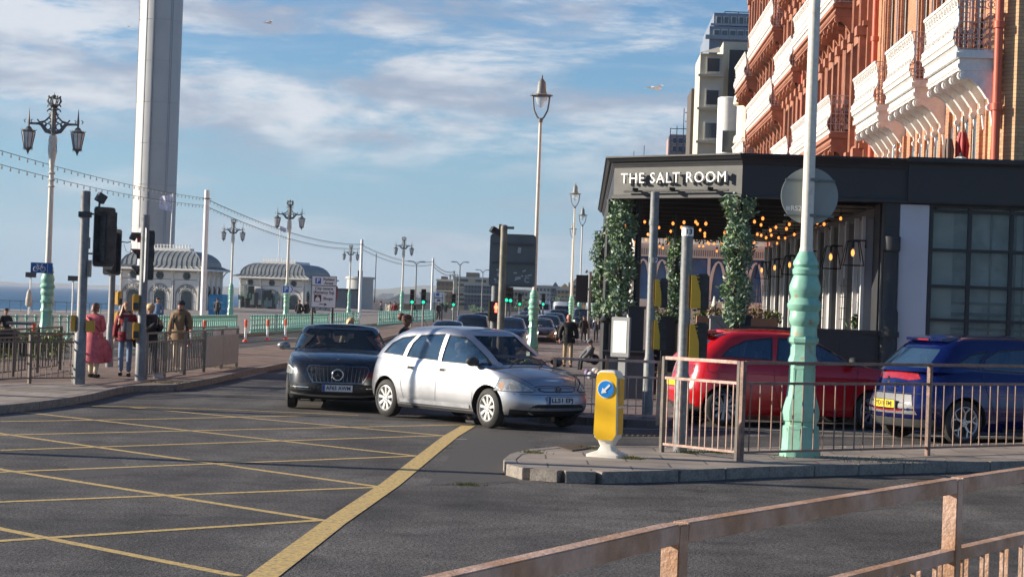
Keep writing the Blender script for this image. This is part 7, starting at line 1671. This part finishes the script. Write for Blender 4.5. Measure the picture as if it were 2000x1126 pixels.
# --- waiting traffic: simple cars, three kinds ---
PNT = [paintmat('navy_paint',(.02,.03,.07),.4), paintmat('black_car_paint',(.012,.012,.015),.3), paintmat('grey_car_paint',(.16,.17,.18),.6), paintmat('bronze_car_paint',(.12,.10,.09),.5), paintmat('white_car_paint',(.55,.58,.62),.1)]
hatch = dict(redc, sc=1.0); hatch['sidewin'] = silver['sidewin']
suv = dict(W=1.85, xf=2.2, xr=-2.2, zb=.26, deck=[(-2.2,1.05),(-1.2,1.1),(.5,1.06),(1.1,1.08),(1.7,1.0),(2.2,.85)], nose=[(0,-.1),(.3,0),(.8,-.04),(1,-.15)], tail=[(0,.1),(.3,0),(.8,.05),(1,.12)], width=[(0,.95),(.2,1),(.7,.98),(1,.90)],
    gh=dict(front=[(0,1.15),(.5,.75),(.85,.4),(1,.2)], rear=[(0,-2.05),(.5,-1.95),(1,-1.7)], w=[(0,.82),(.5,.76),(.85,.68),(.95,.64),(1,.56)], roof=[(-2.1,1.6),(-1,1.68),(0,1.68),(.6,1.6),(1.2,1.5)]), axles=(1.35,-1.35), rw=.36, spokes=5, sidewin=[[(.05,1.14),(.9,1.12),(.4,1.52),(.1,1.55)],[(-.03,1.15),(-1.7,1.16),(-1.6,1.5),(-.02,1.56)]], screen=[(-.7,1.12),(.7,1.12),(.6,1.4),(.52,1.58),(-.52,1.58),(-.6,1.4)], back=[(-.6,1.2),(.6,1.2),(.5,1.5),(-.5,1.5)])
van = dict(suv, xf=2.6, xr=-2.8, W=2.0, deck=[(-2.8,1.3),(.8,1.3),(1.6,1.25),(2.2,1.1),(2.6,.9)], gh=dict(front=[(0,2.0),(.5,1.6),(1,1.1)], rear=[(0,-2.75),(.5,-2.75),(1,-2.7)], w=[(0,.95),(.5,.93),(.9,.88),(1,.8)], roof=[(-2.8,2.4),(1,2.4),(1.6,2.2),(2,1.9)]), sidewin=[[(.9,1.4),(1.7,1.38),(1.3,1.9),(.9,1.95)]], screen=[(-.8,1.36),(.8,1.36),(.72,2.0),(-.72,2.0)])
protos = {}
def simple(kind, label, px, D, ztop, paint_i, hd=-PI/2, lit=True, grp='cars queuing towards the junction'):
    S_ = {'hatch':hatch,'suv':suv,'van':van}[kind]; H0 = {'hatch':1.57,'suv':1.70,'van':2.42}[kind]; X = (px-1000)/4000*D; sc = ztop/H0
    if kind not in protos:
        rr_, dc, dg = make_car({'hatch':'small_car','suv':'estate_car','van':'van'}[kind], label, (X,D,.005), hd, dict(S_, sc=1), PNT[paint_i], False, grp, 'van' if kind == 'van' else 'car'); rr_.scale = (sc,sc,sc)
        xf_, W_ = S_['xf'], S_['W']; q = .10 if kind == 'van' else 0
        for sg in (1,-1): dc.put('headlight', [(sg*x*W_/1.8,z+q+(.04 if kind != 'hatch' else 0)) for x,z in [(-.42,.64),(-.46,.74),(-.80,.80),(-.82,.68)]], -sg*10, LITH if kind != 'van' else HLG, rr_, .006)
        dc.put('grille', [(-.38,.56+q),(.38,.56+q),(.42,.70+q),(-.42,.70+q)], 0, BLACK, rr_, .006); dc.put('lower_intake', [(-.6,.32),(.6,.32),(.5,.46),(-.5,.46)], 0, BLACK, rr_, .006); plate(rr_, xf_+.012, .50, ' ')
        for s in (1,-1): mirror(rr_, S_['gh']['front'][0][1]-.4, s*(W_/2+.02), S_['screen'][0][1]+.02, PNT[paint_i])
        b = MB(); b.tube([(-1.5,-W_*.33,H0-.06),(.1,-W_*.33,H0-.05)],.018,5); b.tube([(-1.5,W_*.33,H0-.06),(.1,W_*.33,H0-.05)],.018,5)
        if kind == 'suv': b.build('roof_bar', CHROME, rr_)
        protos[kind] = (rr_, PNT[paint_i])
    else:
        src, pm = protos[kind]; rr_ = clone(src, (X,D,.005), hd, label, sc)
        for o in [rr_]+list(rr_.children_recursive):
            if o.type == 'MESH':
                for s in o.material_slots:
                    if s.material == pm: s.link = 'OBJECT'; s.material = PNT[paint_i]
    return rr_
bpy.context.view_layer.update()
for a in (('hatch','navy blue car roof showing just above the silver hatchback',878,66,1.19,0),('suv','navy estate with roof bars behind the low navy car',926,74,1.33,0),('suv','black tall car behind the red man signal post',948,90,1.32,1),
    ('hatch','dark hatchback immediately right of the bronze post',1000,78,1.28,0),('suv','grey tall car with lit headlights left of the big green lamp base',1022,88,1.30,2),('suv','silver grey car half hidden behind the big green lamp base',1048,104,1.25,4),('hatch','bronze car with lit headlights just right of the lamp base',1061,92,1.18,3),
    ('hatch','black car with bright headlights, second right of the lamp base',1073,97,1.30,1),('hatch','navy car, third right of the lamp base',1084,110,1.35,0),('suv','dark car before the white truck cab, beside the walking man',1094,128,1.45,1),('van','white and blue truck cab towering over the queue',1100,165,2.0,4),
    ('van','white van right of the far green signal',1060,200,2.1,4),('suv','dark car far back in the queue left of the white van',1040,150,1.5,1),('hatch','grey car far back behind the lamp base',1032,120,1.35,2),('hatch','pale car far up the street right of the truck cab',1124,190,1.5,4),('suv','dark car partly hidden by the black sign pole',1140,150,1.5,1),('van','white van far away under the black sign',1160,230,2.1,4)): simple(*a)
# ---------------- people ----------------
def skinmesh(V, E, rad, root=0, sub=1):
    me = bpy.data.meshes.new('s'); me.from_pydata(V, E, []); o = bpy.data.objects.new('s', me); COL.objects.link(o)
    o.modifiers.new('k','SKIN'); sd_ = o.modifiers.new('u','SUBSURF'); sd_.levels = sub; sd_.render_levels = sub
    for i,d in enumerate(me.skin_vertices[0].data): q = rad[i]; d.radius = q if isinstance(q,(tuple,list)) else (q,q); d.use_root = (i == root)
    out = evalmesh(o, 'body'); bpy.data.objects.remove(o); return out
def skel(stride=0.0, arms=None, lean=0.0, sit=False, sh=.165):
    a = dict(le=(.24,.03,1.14), lw=(.26,-.05,.90), re=(-.24,.03,1.14), rw=(-.26,-.05,.90)); a.update(arms or {})
    s = stride
    V = [(0,0,.97),(0,0,1.10),(0,-lean*.5,1.30),(0,-lean,1.46),(0,-lean-.01,1.54),
         (sh,-lean,1.41),a['le'],a['lw'],(-sh,-lean,1.41),a['re'],a['rw'],
         (.09,0,.91),(.10,-.05-s*.35,.50),(.10,s*-.75+.06*0+(.0),.10),(.11,-.13-s*.75,.045),(-.09,0,.91),(-.10,-.05+s*.25,.50),(-.10,s*.75,.10),(-.11,-.13+s*.75,.045)]
    if sit: V[12] = (.11,-.42,.92); V[13] = (.11,-.45,.50); V[14] = (.11,-.58,.46); V[16] = (-.11,-.42,.92); V[17] = (-.11,-.45,.50); V[18] = (-.11,-.58,.46)
    E = [(0,1),(1,2),(2,3),(3,4),(3,5),(5,6),(6,7),(3,8),(8,9),(9,10),(0,11),(11,12),(12,13),(13,14),(0,15),(15,16),(16,17),(17,18)]
    return V, E
RB = [(.15,.105),(.13,.095),(.15,.105),(.065,.06),.038,(.048,.056),.040,.028,(.048,.056),.043,.028,.070,.055,.038,.034,.070,.055,.038,.034]
def sub(V, E, rad, keep, add):
    ids = sorted(keep); mp_ = {k:i for i,k in enumerate(ids)}
    def g(q): return (q[0]+add,q[1]+add) if isinstance(q,tuple) else (q+add,q+add)
    return [V[k] for k in ids], [(mp_[a],mp_[b]) for a,b in E if a in mp_ and b in mp_], [g(rad[k]) for k in ids]
RBODY = [(.115,.08),(.10,.072),(.12,.08),(.06,.06),.050,(.045,.05),.035,.026,(.045,.05),.035,.026,.055,.045,.036,.032,.055,.045,.036,.032]
def headgeo(c, tilt=0, turn=0):
    b = MB(); X = Matrix.Translation(c) @ Matrix.Rotation(turn,4,'Z') @ Matrix.Rotation(tilt,4,'X')
    b.X = X; n, m_ = 16, 12; vs = []; fs = []
    for i in range(m_+1):
        t = PI*i/m_
        for j in range(n):
            q = 2*PI*j/n; x, y, z = .077*math.sin(t)*math.cos(q), .095*math.sin(t)*math.sin(q), -.118*math.cos(t)
            if z < 0: k = 1+z*2.2; x *= max(.55,k); y = y*max(.7,1+z*1.2)-(-z)*.12
            if y < -.06 and abs(x) < .02 and -.03 < z < .03: y -= .015
            vs.append((x,y,z))
    for i in range(m_):
        for j in range(n): fs.append((i*n+j,i*n+(j+1)%n,(i+1)*n+(j+1)%n,(i+1)*n+j))
    b.add(vs, fs); b.prism([(-.012,-.022),(.012,-.022),(.005,.022),(-.005,.022)],'xz',-.112,-.085)
    for s in (-1,1): b.sph((s*.077,.01,-.005),(.01,.02,.03),6,5)
    b.mi = 1
    for s in (-1,1): b.sph((s*.030,-.088,.012),(.011,.008,.007),6,4)
    b.bb(-.022,.022,-.095,-.085,-.052,-.045); b.mi = 0; return b
def handgeo(b, w, e, side):
    d = (Vector(w)-Vector(e)).normalized(); X = Matrix.Translation(Vector(w)+d*.01); z = d; x = Vector((0,1,0)).cross(z); x = x.normalized() if x.length > .05 else Vector((1,0,0)); y = z.cross(x)
    M3 = Matrix((x,y,z)).transposed().to_4x4(); b.X = X @ M3
    b.sph((0,0,.045),(.018,.040,.05),8,6)
    for k,(yy,ln) in enumerate(((-.030,.060),(-.010,.072),(.010,.068),(.029,.050))): b.tube([(0,yy,.075),(.006*side,yy*1.1,.075+ln*.55),(.020*side,yy*1.05,.075+ln)],[.0095,.009,.007],5)
    b.tube([(0,-.035,.03),(.01*side,-.058,.06),(.02*side,-.055,.088)],[.011,.010,.008],5); b.X = None
def person(label, loc, H, rz, top, bottom, hair, skin=SKIN, shoes=None, coat=None, hairlen=.0, stride=.2, arms=None, sit=False, hat=None, turn=0, tilt=0, flare=.06, extra=None, group=None, bald=False, lod=0, bun=False, sleeves=True, bulk=.022, wide=.0):
    r = thing('person', label, 'person', loc, rz, group, H/1.755); V, E = skel(stride, arms, sit=sit)
    me = skinmesh(V, E, RBODY); bm = bmesh.new(); bm.from_mesh(me); c = Vector((0,-.02,1.637)); hb_ = headgeo(c, tilt, turn); hb_.X = None
    if lod == 0: handgeo(hb_, V[7], V[6], 1); handgeo(hb_, V[10], V[9], -1)
    else:
        for k in (7,10): hb_.sph(Vector(V[k])+Vector((0,0,-.05)),(.025,.035,.06),6,5)
    t_ = bpy.data.meshes.new('t'); t_.from_pydata(hb_.v,[],hb_.f)
    for p,i in zip(t_.polygons,hb_.m): p.material_index = i
    bm.from_mesh(t_); m2 = bpy.data.meshes.new('body'); bm.to_mesh(m2); bm.free(); m2.materials.append(skin); m2.materials.append(DARK)
    for p in m2.polygons: p.use_smooth = True
    o = bpy.data.objects.new('body', m2); COL.objects.link(o); o.parent = r
    def garment(nm, keep, add, m_, rt_=0):
        v,e,q = sub(V,E,RBODY if nm == 'trousers' else RB,keep,add); v = [(p[0],p[1],1.495) if abs(p[2]-1.54) < .001 and abs(p[0]) < .01 else p for p in v]; me_ = skinmesh(v,e,q,rt_); me_.materials.clear(); me_.materials.append(m_)
        for p in me_.polygons: p.use_smooth = True
        g = bpy.data.objects.new(nm, me_); COL.objects.link(g); g.parent = r; return g
    garment('trousers', {0,11,12,13,15,16,17}, .026, bottom)
    garment('jacket' if coat else 'top', {0,1,2,3,4,5,6,7,8,9,10} if sleeves else {0,1,2,3,5,8}, bulk+wide*.0, top)
    if coat or not sit:
        if not coat: coat = .83; flare = .0
        b = MB(); z0 = 1.06; prof = []
        n = 18; rings = []
        for k in range(7):
            t = k/6; z = z0+(coat-z0)*t; rx = .195+bulk*.5+flare*t; ry = .150+bulk*.5+flare*.9*t; ring = []
            for j in range(n): q = 2*PI*j/n; f = 1+.05*t*math.sin(q*5+1.3); ring.append((rx*f*math.cos(q), ry*f*math.sin(q)+.02*t, z+.015*t*math.sin(q*3)))
            rings.append(ring)
        loft(b, rings, False); b.build('coat_skirt', top, r, 60, fix=False)
    b = MB(); sm_ = shoes or BLACK
    for k,kk_ in ((13,14),(17,18)):
        p, q = Vector(V[k]), Vector(V[kk_]); b.box(((p.x+q.x)/2,(p.y+q.y)/2-.02,max(.045,min(p.z,q.z)+.0)),(.095,.27,.085))
    b.build('shoes', sm_, r, bevel=.02)
    if hat:
        b = MB(); b.X = Matrix.Translation(c) @ Matrix.Rotation(tilt,4,'X'); n = 14; b.lathe([(.045,.098),(.06,.105),(.09,.102),(.13,.075),(.145,.02)], (0,.012,0), n, sy=1.08); b.build('hat', hat, r, 50)
    if not bald:
        b = MB(); b.X = Matrix.Translation(c) @ Matrix.Rotation(turn,4,'Z') @ Matrix.Rotation(tilt,4,'X'); n, m_ = 16, 8; vs = []; fs = []; rnd = random.Random(hash(label)%999 if False else len(label))
        for i in range(m_+1):
            t = i/m_
            for j in range(n):
                q = 2*PI*j/n; back_ = math.sin(q); ln = -hairlen if back_ > -.35 else .045
                zlow = (ln if back_ > -.35 else .045); zlow = max(zlow,-.6); z = .128*math.cos(t*PI/2) if t < 1 and zlow > 0 else .128+(zlow-.128)*t**1.3
                rr_ = math.sin(min(1,t*1.9)*PI/2); w_ = 1+(hairlen*.5 if t > .5 and hairlen > .1 else 0)*math.sin((t-.5)*PI)
                x = .090*rr_*math.cos(q)*w_; y = .108*rr_*math.sin(q)*w_+.012
                if z < -.10: y += .02; x *= 1.0
                vs.append((x*(1+.06*rnd.uniform(-1,1)*t),y*(1+.06*rnd.uniform(-1,1)*t),z))
        for i in range(m_):
            for j in range(n): fs.append((i*n+j,i*n+(j+1)%n,(i+1)*n+(j+1)%n,(i+1)*n+j))
        b.add(vs, fs)
        if bun: b.sph((0,.12,.07),(.085,.08,.08),10,8)
        b.build('hair', hair, r, 60, fix=False)
    if extra: extra(r, V)
    return r
def cl(n, c, r_=.8, **k): return mat('cloth_'+n, c, r_, var=.12, scale=9, bump=.15, bscale=30, **k)
PINK = cl('rose',(.60,.13,.15),col2=(.48,.09,.11)); REDJ = cl('crimson',(.22,.012,.02)); JEAN = cl('denim',(.14,.22,.34)); BLKC = cl('black',(.014,.014,.018)); BRC = cl('tan_brown',(.20,.125,.06)); BEI = cl('beige',(.50,.42,.32)); CRM2 = cl('cream',(.60,.53,.38)); NAVY = cl('navy',(.02,.025,.05)); GRYC = cl('grey',(.13,.13,.14)); WSH = mat('shoe_white',(.6,.6,.58),.6); DGC = cl('charcoal',(.05,.05,.055)); SHIRT = cl('blue_shirt',(.10,.18,.32))
AUB = mat('hair_auburn',(.13,.05,.022),.5,var=.3,scale=30); GING = mat('hair_ginger',(.30,.13,.05),.5,var=.3,scale=30,col2=(.42,.22,.10)); BLD = mat('hair_blonde',(.50,.33,.15),.5,var=.3,scale=30); DHR = mat('hair_dark',(.03,.018,.014),.6,var=.3,scale=30); GHR = mat('hair_grey',(.42,.40,.38),.6,var=.2,scale=30); RBR = mat('hair_redbrown',(.12,.035,.02),.6,var=.3,scale=30)
def pp(px, py, ytop, z=K): p = at(px,py,z); return p, (py-ytop)*p.y/4000
p,H = pp(181,737,591)
def coat_tail(r, V):
    b = MB(); n = 8; vs = []; 
    for i in range(n+1):
        for j in range(5): t = i/n; u = j/4; vs.append((-.10-.42*t*(.5+.5*u)-.05*math.sin(u*4), .05+.12*math.sin(t*5+u*2)*t, .95-.62*u*(1-.15*t)-.05*t))
    b.add(vs, [(i*5+j,(i+1)*5+j,(i+1)*5+j+1,i*5+j+1) for i in range(n) for j in range(4)]); b.build('coat_tail', PINK, r, 60, fix=False)
    b = MB(); b.tube([(.16,.10,1.44),(.0,.135,1.28),(-.19,.12,1.08)],.012,5); b.build('bag_strap', BLKC, r)
person('woman in a long rose pink coat walking away beside the left signal pole', p, H, R(172), PINK, CRM2, AUB, coat=.36, hairlen=.12, stride=.16, flare=.10, shoes=BLACK, extra=coat_tail, bulk=.03, arms=dict(re=(-.22,-.04,1.16),rw=(-.12,-.2,1.1)), tilt=.25)
p,H = pp(243,734,590)
def ging(r, V):
    b = MB(); rnd = random.Random(4)
    for k in range(26):
        a = rnd.uniform(.1,PI-.1) if k%2 else rnd.choice((rnd.uniform(-.35,.2),rnd.uniform(PI-.2,PI+.35))); x,y = .095*math.cos(a),.09*math.sin(a)+.0; b.tube([(x*.9,y-.02,1.70),(x*1.15,y-.02,1.55),(x*1.5+rnd.uniform(-.02,.02),y*1.0-.04,1.40),(x*1.7+rnd.uniform(-.04,.04),y-.06,1.22)],[.02,.028,.03,.008],5)
    b.build('long_hair', GING, r, 60); b = MB(); b.lathe([(.95,.135),(1.2,.13),(1.4,.10)],(0,-.045,0),12,sy=.7); b.build('grey_jumper', GRYC, r, 60)
    b = MB(); b.tube([(.20,-.02,1.42),(.22,-.10,1.1),(.24,-.02,.86)],.02,6); b.sph((.26,.02,.82),(.10,.12,.15),10,8); b.build('shoulder_bag', BLKC, r, 50)
person('woman with long ginger hair in a crimson jacket and jeans by the second pole', p, H, R(8), REDJ, JEAN, GING, hairlen=.15, stride=.22, coat=.84, flare=.02, shoes=BLACK, extra=ging, bulk=.035)
p,H = pp(288,737,592)
def phone(r, V):
    b = MB(); b.box((-.10,-.36,1.34),(.07,.012,.14)); b.build('phone', BLACK, r)
    b = MB(); b.sph((.12,.16,1.2),(.16,.12,.24),10,8); b.build('rucksack', BLKC, r, 50)
person('bent pedestrian in a big black coat half hidden by the right signal pole', p, H, R(60), BLKC, BLKC, BLD, hairlen=.05, stride=.2, coat=.72, flare=.05, shoes=WSH, arms=dict(re=(-.20,-.14,1.12),rw=(-.10,-.32,1.28),le=(.20,-.14,1.12),lw=(.02,-.32,1.26)), tilt=.35, extra=phone, bulk=.06)
p,H = pp(349,727,588)
def scarf(r, V):
    b = MB(); b.lathe([(1.44,.10),(1.50,.115),(1.56,.09)],n=12); b.build('scarf', mat('scarf_wine',(.08,.015,.02),.8), r, 60); b = MB(); b.lathe([(1.40,.17),(1.48,.20),(1.54,.15)],(0,.03,0),14,sy=.8); b.build('hood', BRC, r, 60)
    b = MB(); b.tube([(.15,-.10,1.42),(.14,-.14,1.1)],.02,5); b.tube([(-.15,-.10,1.42),(-.14,-.14,1.1)],.02,5); b.build('rucksack_strap', BLKC, r); b = MB(); b.sph((.19,-.17,1.1),(.05,.05,.07),8,6); b.build('glove', BLKC, r)
person('bearded pedestrian in a brown parka and dark beanie behind the grey fence', p, H, R(-5), BRC, BEI, DHR, coat=.72, flare=.04, stride=.22, hat=mat('beanie',(.03,.035,.045),.9), shoes=WSH, extra=scarf, bulk=.05, arms=dict(le=(.27,-.02,1.16),lw=(.20,-.14,1.08)))
p,H = pp(9,690,597); person('person in black beside a scooter at the far left edge', p, H*.95, R(20), BLKC, BEI, DHR, coat=.8, stride=.05, arms=dict(le=(.24,-.08,1.14),lw=(.2,-.3,1.1),re=(-.24,-.08,1.14),rw=(-.2,-.3,1.1)))
r = thing('scooter', 'grey mobility scooter with a flat basket at the far left edge', 'scooter', at(24,695,K), R(8)); b = MB(); b.bb(-.5,.3,-.25,.25,.2,.3); b.bb(-.3,.1,-.2,.2,.3,.62); b.build('chassis', BLKC, r, bevel=.03); b = MB(); b.tube([(-.35,0,.3),(-.42,0,.95),(-.38,-.2,1.0)],.025,6); b.tube([(-.38,.2,1.0),(-.42,0,.95)],.02,6); b.build('tiller', GREY, r); b = MB(); b.bb(-.15,.45,-.28,.28,.76,.82); b.build('basket', GRYC, r)
for x in (-.45,.3): b = MB(); b.add(*[( [(vx+x,vy-.26,vz+.16) for vx,vy,vz in lathe_yy(0,.16,.08)[0]] ), lathe_yy(0,.16,.08)[1]]); b.build('wheel', TYRE, r, 40)
D = 41; person('blonde pedestrian whose head shows above the dark grey saloon', ((686-1000)/4000*D,D,0), 1.42, R(50), CRM2, JEAN, BLD, hairlen=.16, stride=.1, tilt=.2)
D = 36; person('pedestrian with a dark red brown bun behind the silver hatchback roof', ((795-1000)/4000*D,D,0), 1.56, R(70), BLKC, BLKC, RBR, skin=SKIN2, stride=.1, bun=True, hairlen=.0)
p,H = pp(1108,716,613); person('bald man in a black jacket and beige trousers walking towards the camera', p, H, R(0), BLKC, mat('cloth_chino',(.38,.28,.16),.8), DHR, bald=True, coat=.80, flare=.015, stride=.2, skin=mat('skin_ruddy',(.52,.22,.15),.5), shoes=cl('brownshoe',(.10,.05,.03)), tilt=.15, bulk=.04, arms=dict(le=(.27,.02,1.16),lw=(.29,-.03,.92),re=(-.27,.02,1.16),rw=(-.29,-.03,.92)))
p,H = pp(1139,668,617); person('distant pedestrian in a dark coat and furry brown hat beyond the bald man', p, H, R(10), BLKC, BLKC, DHR, coat=.6, stride=.2, hat=mat('fur_hat',(.10,.07,.04),.9), bulk=.05, lod=1)
p,H = pp(1163,668,619); person('distant pedestrian in dark clothes close to the terrace piers', p, H, R(170), NAVY, BLKC, BLKC, stride=.15, lod=1)
p = at(1152,722,K); 
def seatx(r, V):
    b = MB(); b.sph((.10,.15,.95),(.2,.2,.22),10,8); b.build('rucksack', BLKC, r, 50)
o = person('person in a grey coat crouching over by the corner guard rail', (p.x,p.y,-.22), 1.15, R(-70), GRYC, BLKC, GRYC, sit=True, coat=None, hairlen=.05, tilt=.9, arms=dict(le=(.2,-.2,1.15),lw=(.12,-.4,.95),re=(-.2,-.2,1.15),rw=(-.12,-.4,.95)), extra=seatx, bulk=.06, lod=1)
r = thing('bag_pile', 'heap of pale and lilac bags on the pavement beside the crouching person', 'bags', at(1163,742,K)); b = MB(); rnd = random.Random(8)
for k in range(9): b.mi = k%3; b.sph((rnd.uniform(-.22,.22),rnd.uniform(-.12,.12),rnd.uniform(.06,.25)),(rnd.uniform(.06,.12),.09,rnd.uniform(.05,.10)),8,6)
b.build('bags', [mat('bag_pale',(.5,.5,.55),.7), mat('bag_lilac',(.22,.16,.30),.7), mat('bag_tan',(.42,.33,.25),.7)], r, 60)
k = 0
for px, D, H, c_, l in ((586,125,1.5,BLKC,'left of two small dark walkers seen under the direction sign'),(600,126,1.5,BLKC,'right of two small dark walkers seen under the direction sign'),(615,128,1.45,GRYC,'small grey walker by the right leg of the direction sign'),(745,150,1.55,NAVY,'small dark walker right of the drum building'),(763,155,1.5,BEI,'small pale walker near the dark ornate lamp'),(772,152,1.55,REDJ,'small maroon walker near the dark ornate lamp'),(858,175,1.6,BLKC,'small dark walker under the far parking sign'),(811,160,1.6,BLKC,'small dark walker below the far green signals'),(396,120,1.45,BLKC,'small dark head beyond the tall white festoon mast'),(426,122,1.45,DGC,'small dark haired walker before the blue hoarding'),(310,84,1.5,SHIRT,'small walker seen over the railing left of the brown parka')):
    person(l, ((px-1000)/4000*D,D,0), H, R(40*(k%5)), c_, BLKC, DHR, stride=.15, lod=1, group='small walkers on the promenade'); k += 1
# drivers (seated figures) parented as things of their own at the seats
def driver(carroot, x, y, label, top, hair, z=.0, hs=1.0, arms=None, hl=.02):
    Mw = carroot.matrix_world if False else Matrix.Translation(carroot.location) @ Matrix.Rotation(carroot.rotation_euler.z,4,'Z'); s = carroot.scale.x
    pos = Mw @ Vector((x*s,y*s,z)); person(label, pos, 1.66*s*hs, carroot.rotation_euler.z+PI/2, top, DGC, hair, sit=True, stride=0, arms=arms or dict(le=(.22,-.14,1.16),lw=(.14,-.40,1.22),re=(-.22,-.14,1.16),rw=(-.14,-.40,1.22)), hairlen=hl)
driver(SILROOT, .02, -.36, 'grey haired driver in a blue shirt at the wheel of the silver hatchback', SHIRT, GHR, z=-.36)
driver(MERC, -.05, -.36, 'driver of the dark graphite saloon raising one hand', BLKC, DHR, z=-.30, arms=dict(le=(.22,-.14,1.16),lw=(.14,-.40,1.22),re=(-.28,-.2,1.2),rw=(-.30,-.32,1.42)))
# gulls
for px,py,D,l,sc in ((525,45,70,'small white gull high above the left lamps',1.0),(1281,173,75,'gull gliding between the tall lamp and the hotel',1.7),(251,52,120,'tiny dark bird near the top of the tower',.6)):
    p = atd(px,py,D); r = thing('gull', l, 'bird', p, R(30), 'birds in the sky', sc*.55); b = MB(); b.tube([(-.22,0,0),(-.1,0,.01),(.08,0,0),(.2,0,.02),(.27,0,.01)],[.01,.05,.06,.035,.008],8)
    for s in (-1,1):
        b.add([(.08,s*.04,.02),(-.06,s*.04,.02),(-.04,s*.32,.12),(.10,s*.30,.12),(-.10,s*.66,.05),(-.02,s*.62,.06)],[(0,1,2,3),(3,2,4,5)]); b.add([(.08,s*.04,.01),(-.06,s*.04,.01),(-.04,s*.32,.105),(.10,s*.30,.105),(-.10,s*.66,.045),(-.02,s*.62,.05)],[(3,2,1,0),(5,4,2,3)])
    b.add([(-.2,-.02,0),(-.2,.02,0),(-.34,.06,0),(-.34,-.06,0)],[(0,1,2,3)]); b.build('body', mat('gull_white',(.85,.85,.85),.6), r, 50, fix=False)
for o in bpy.data.objects:
    if o.parent is None and o.type == 'MESH' and 'label' not in o and 'kind' not in o: print('UNTAGGED', o.name)
# ---------------- sea haze ----------------
b = MB(); b.bb(-1500,1500,-45,9400,-8,175); hz = b.build('haze', [])
m = bpy.data.materials.new('haze'); m.use_nodes = True; t = m.node_tree; t.nodes.clear(); pv = t.nodes.new('ShaderNodeVolumePrincipled'); pv.inputs['Density'].default_value = .00010; pv.inputs['Color'].default_value = (.85,.90,1,1); pv.inputs['Anisotropy'].default_value = .2
ou = t.nodes.new('ShaderNodeOutputMaterial'); t.links.new(pv.outputs[0], ou.inputs['Volume']); hz.data.materials.append(m); hz['kind'] = 'stuff'
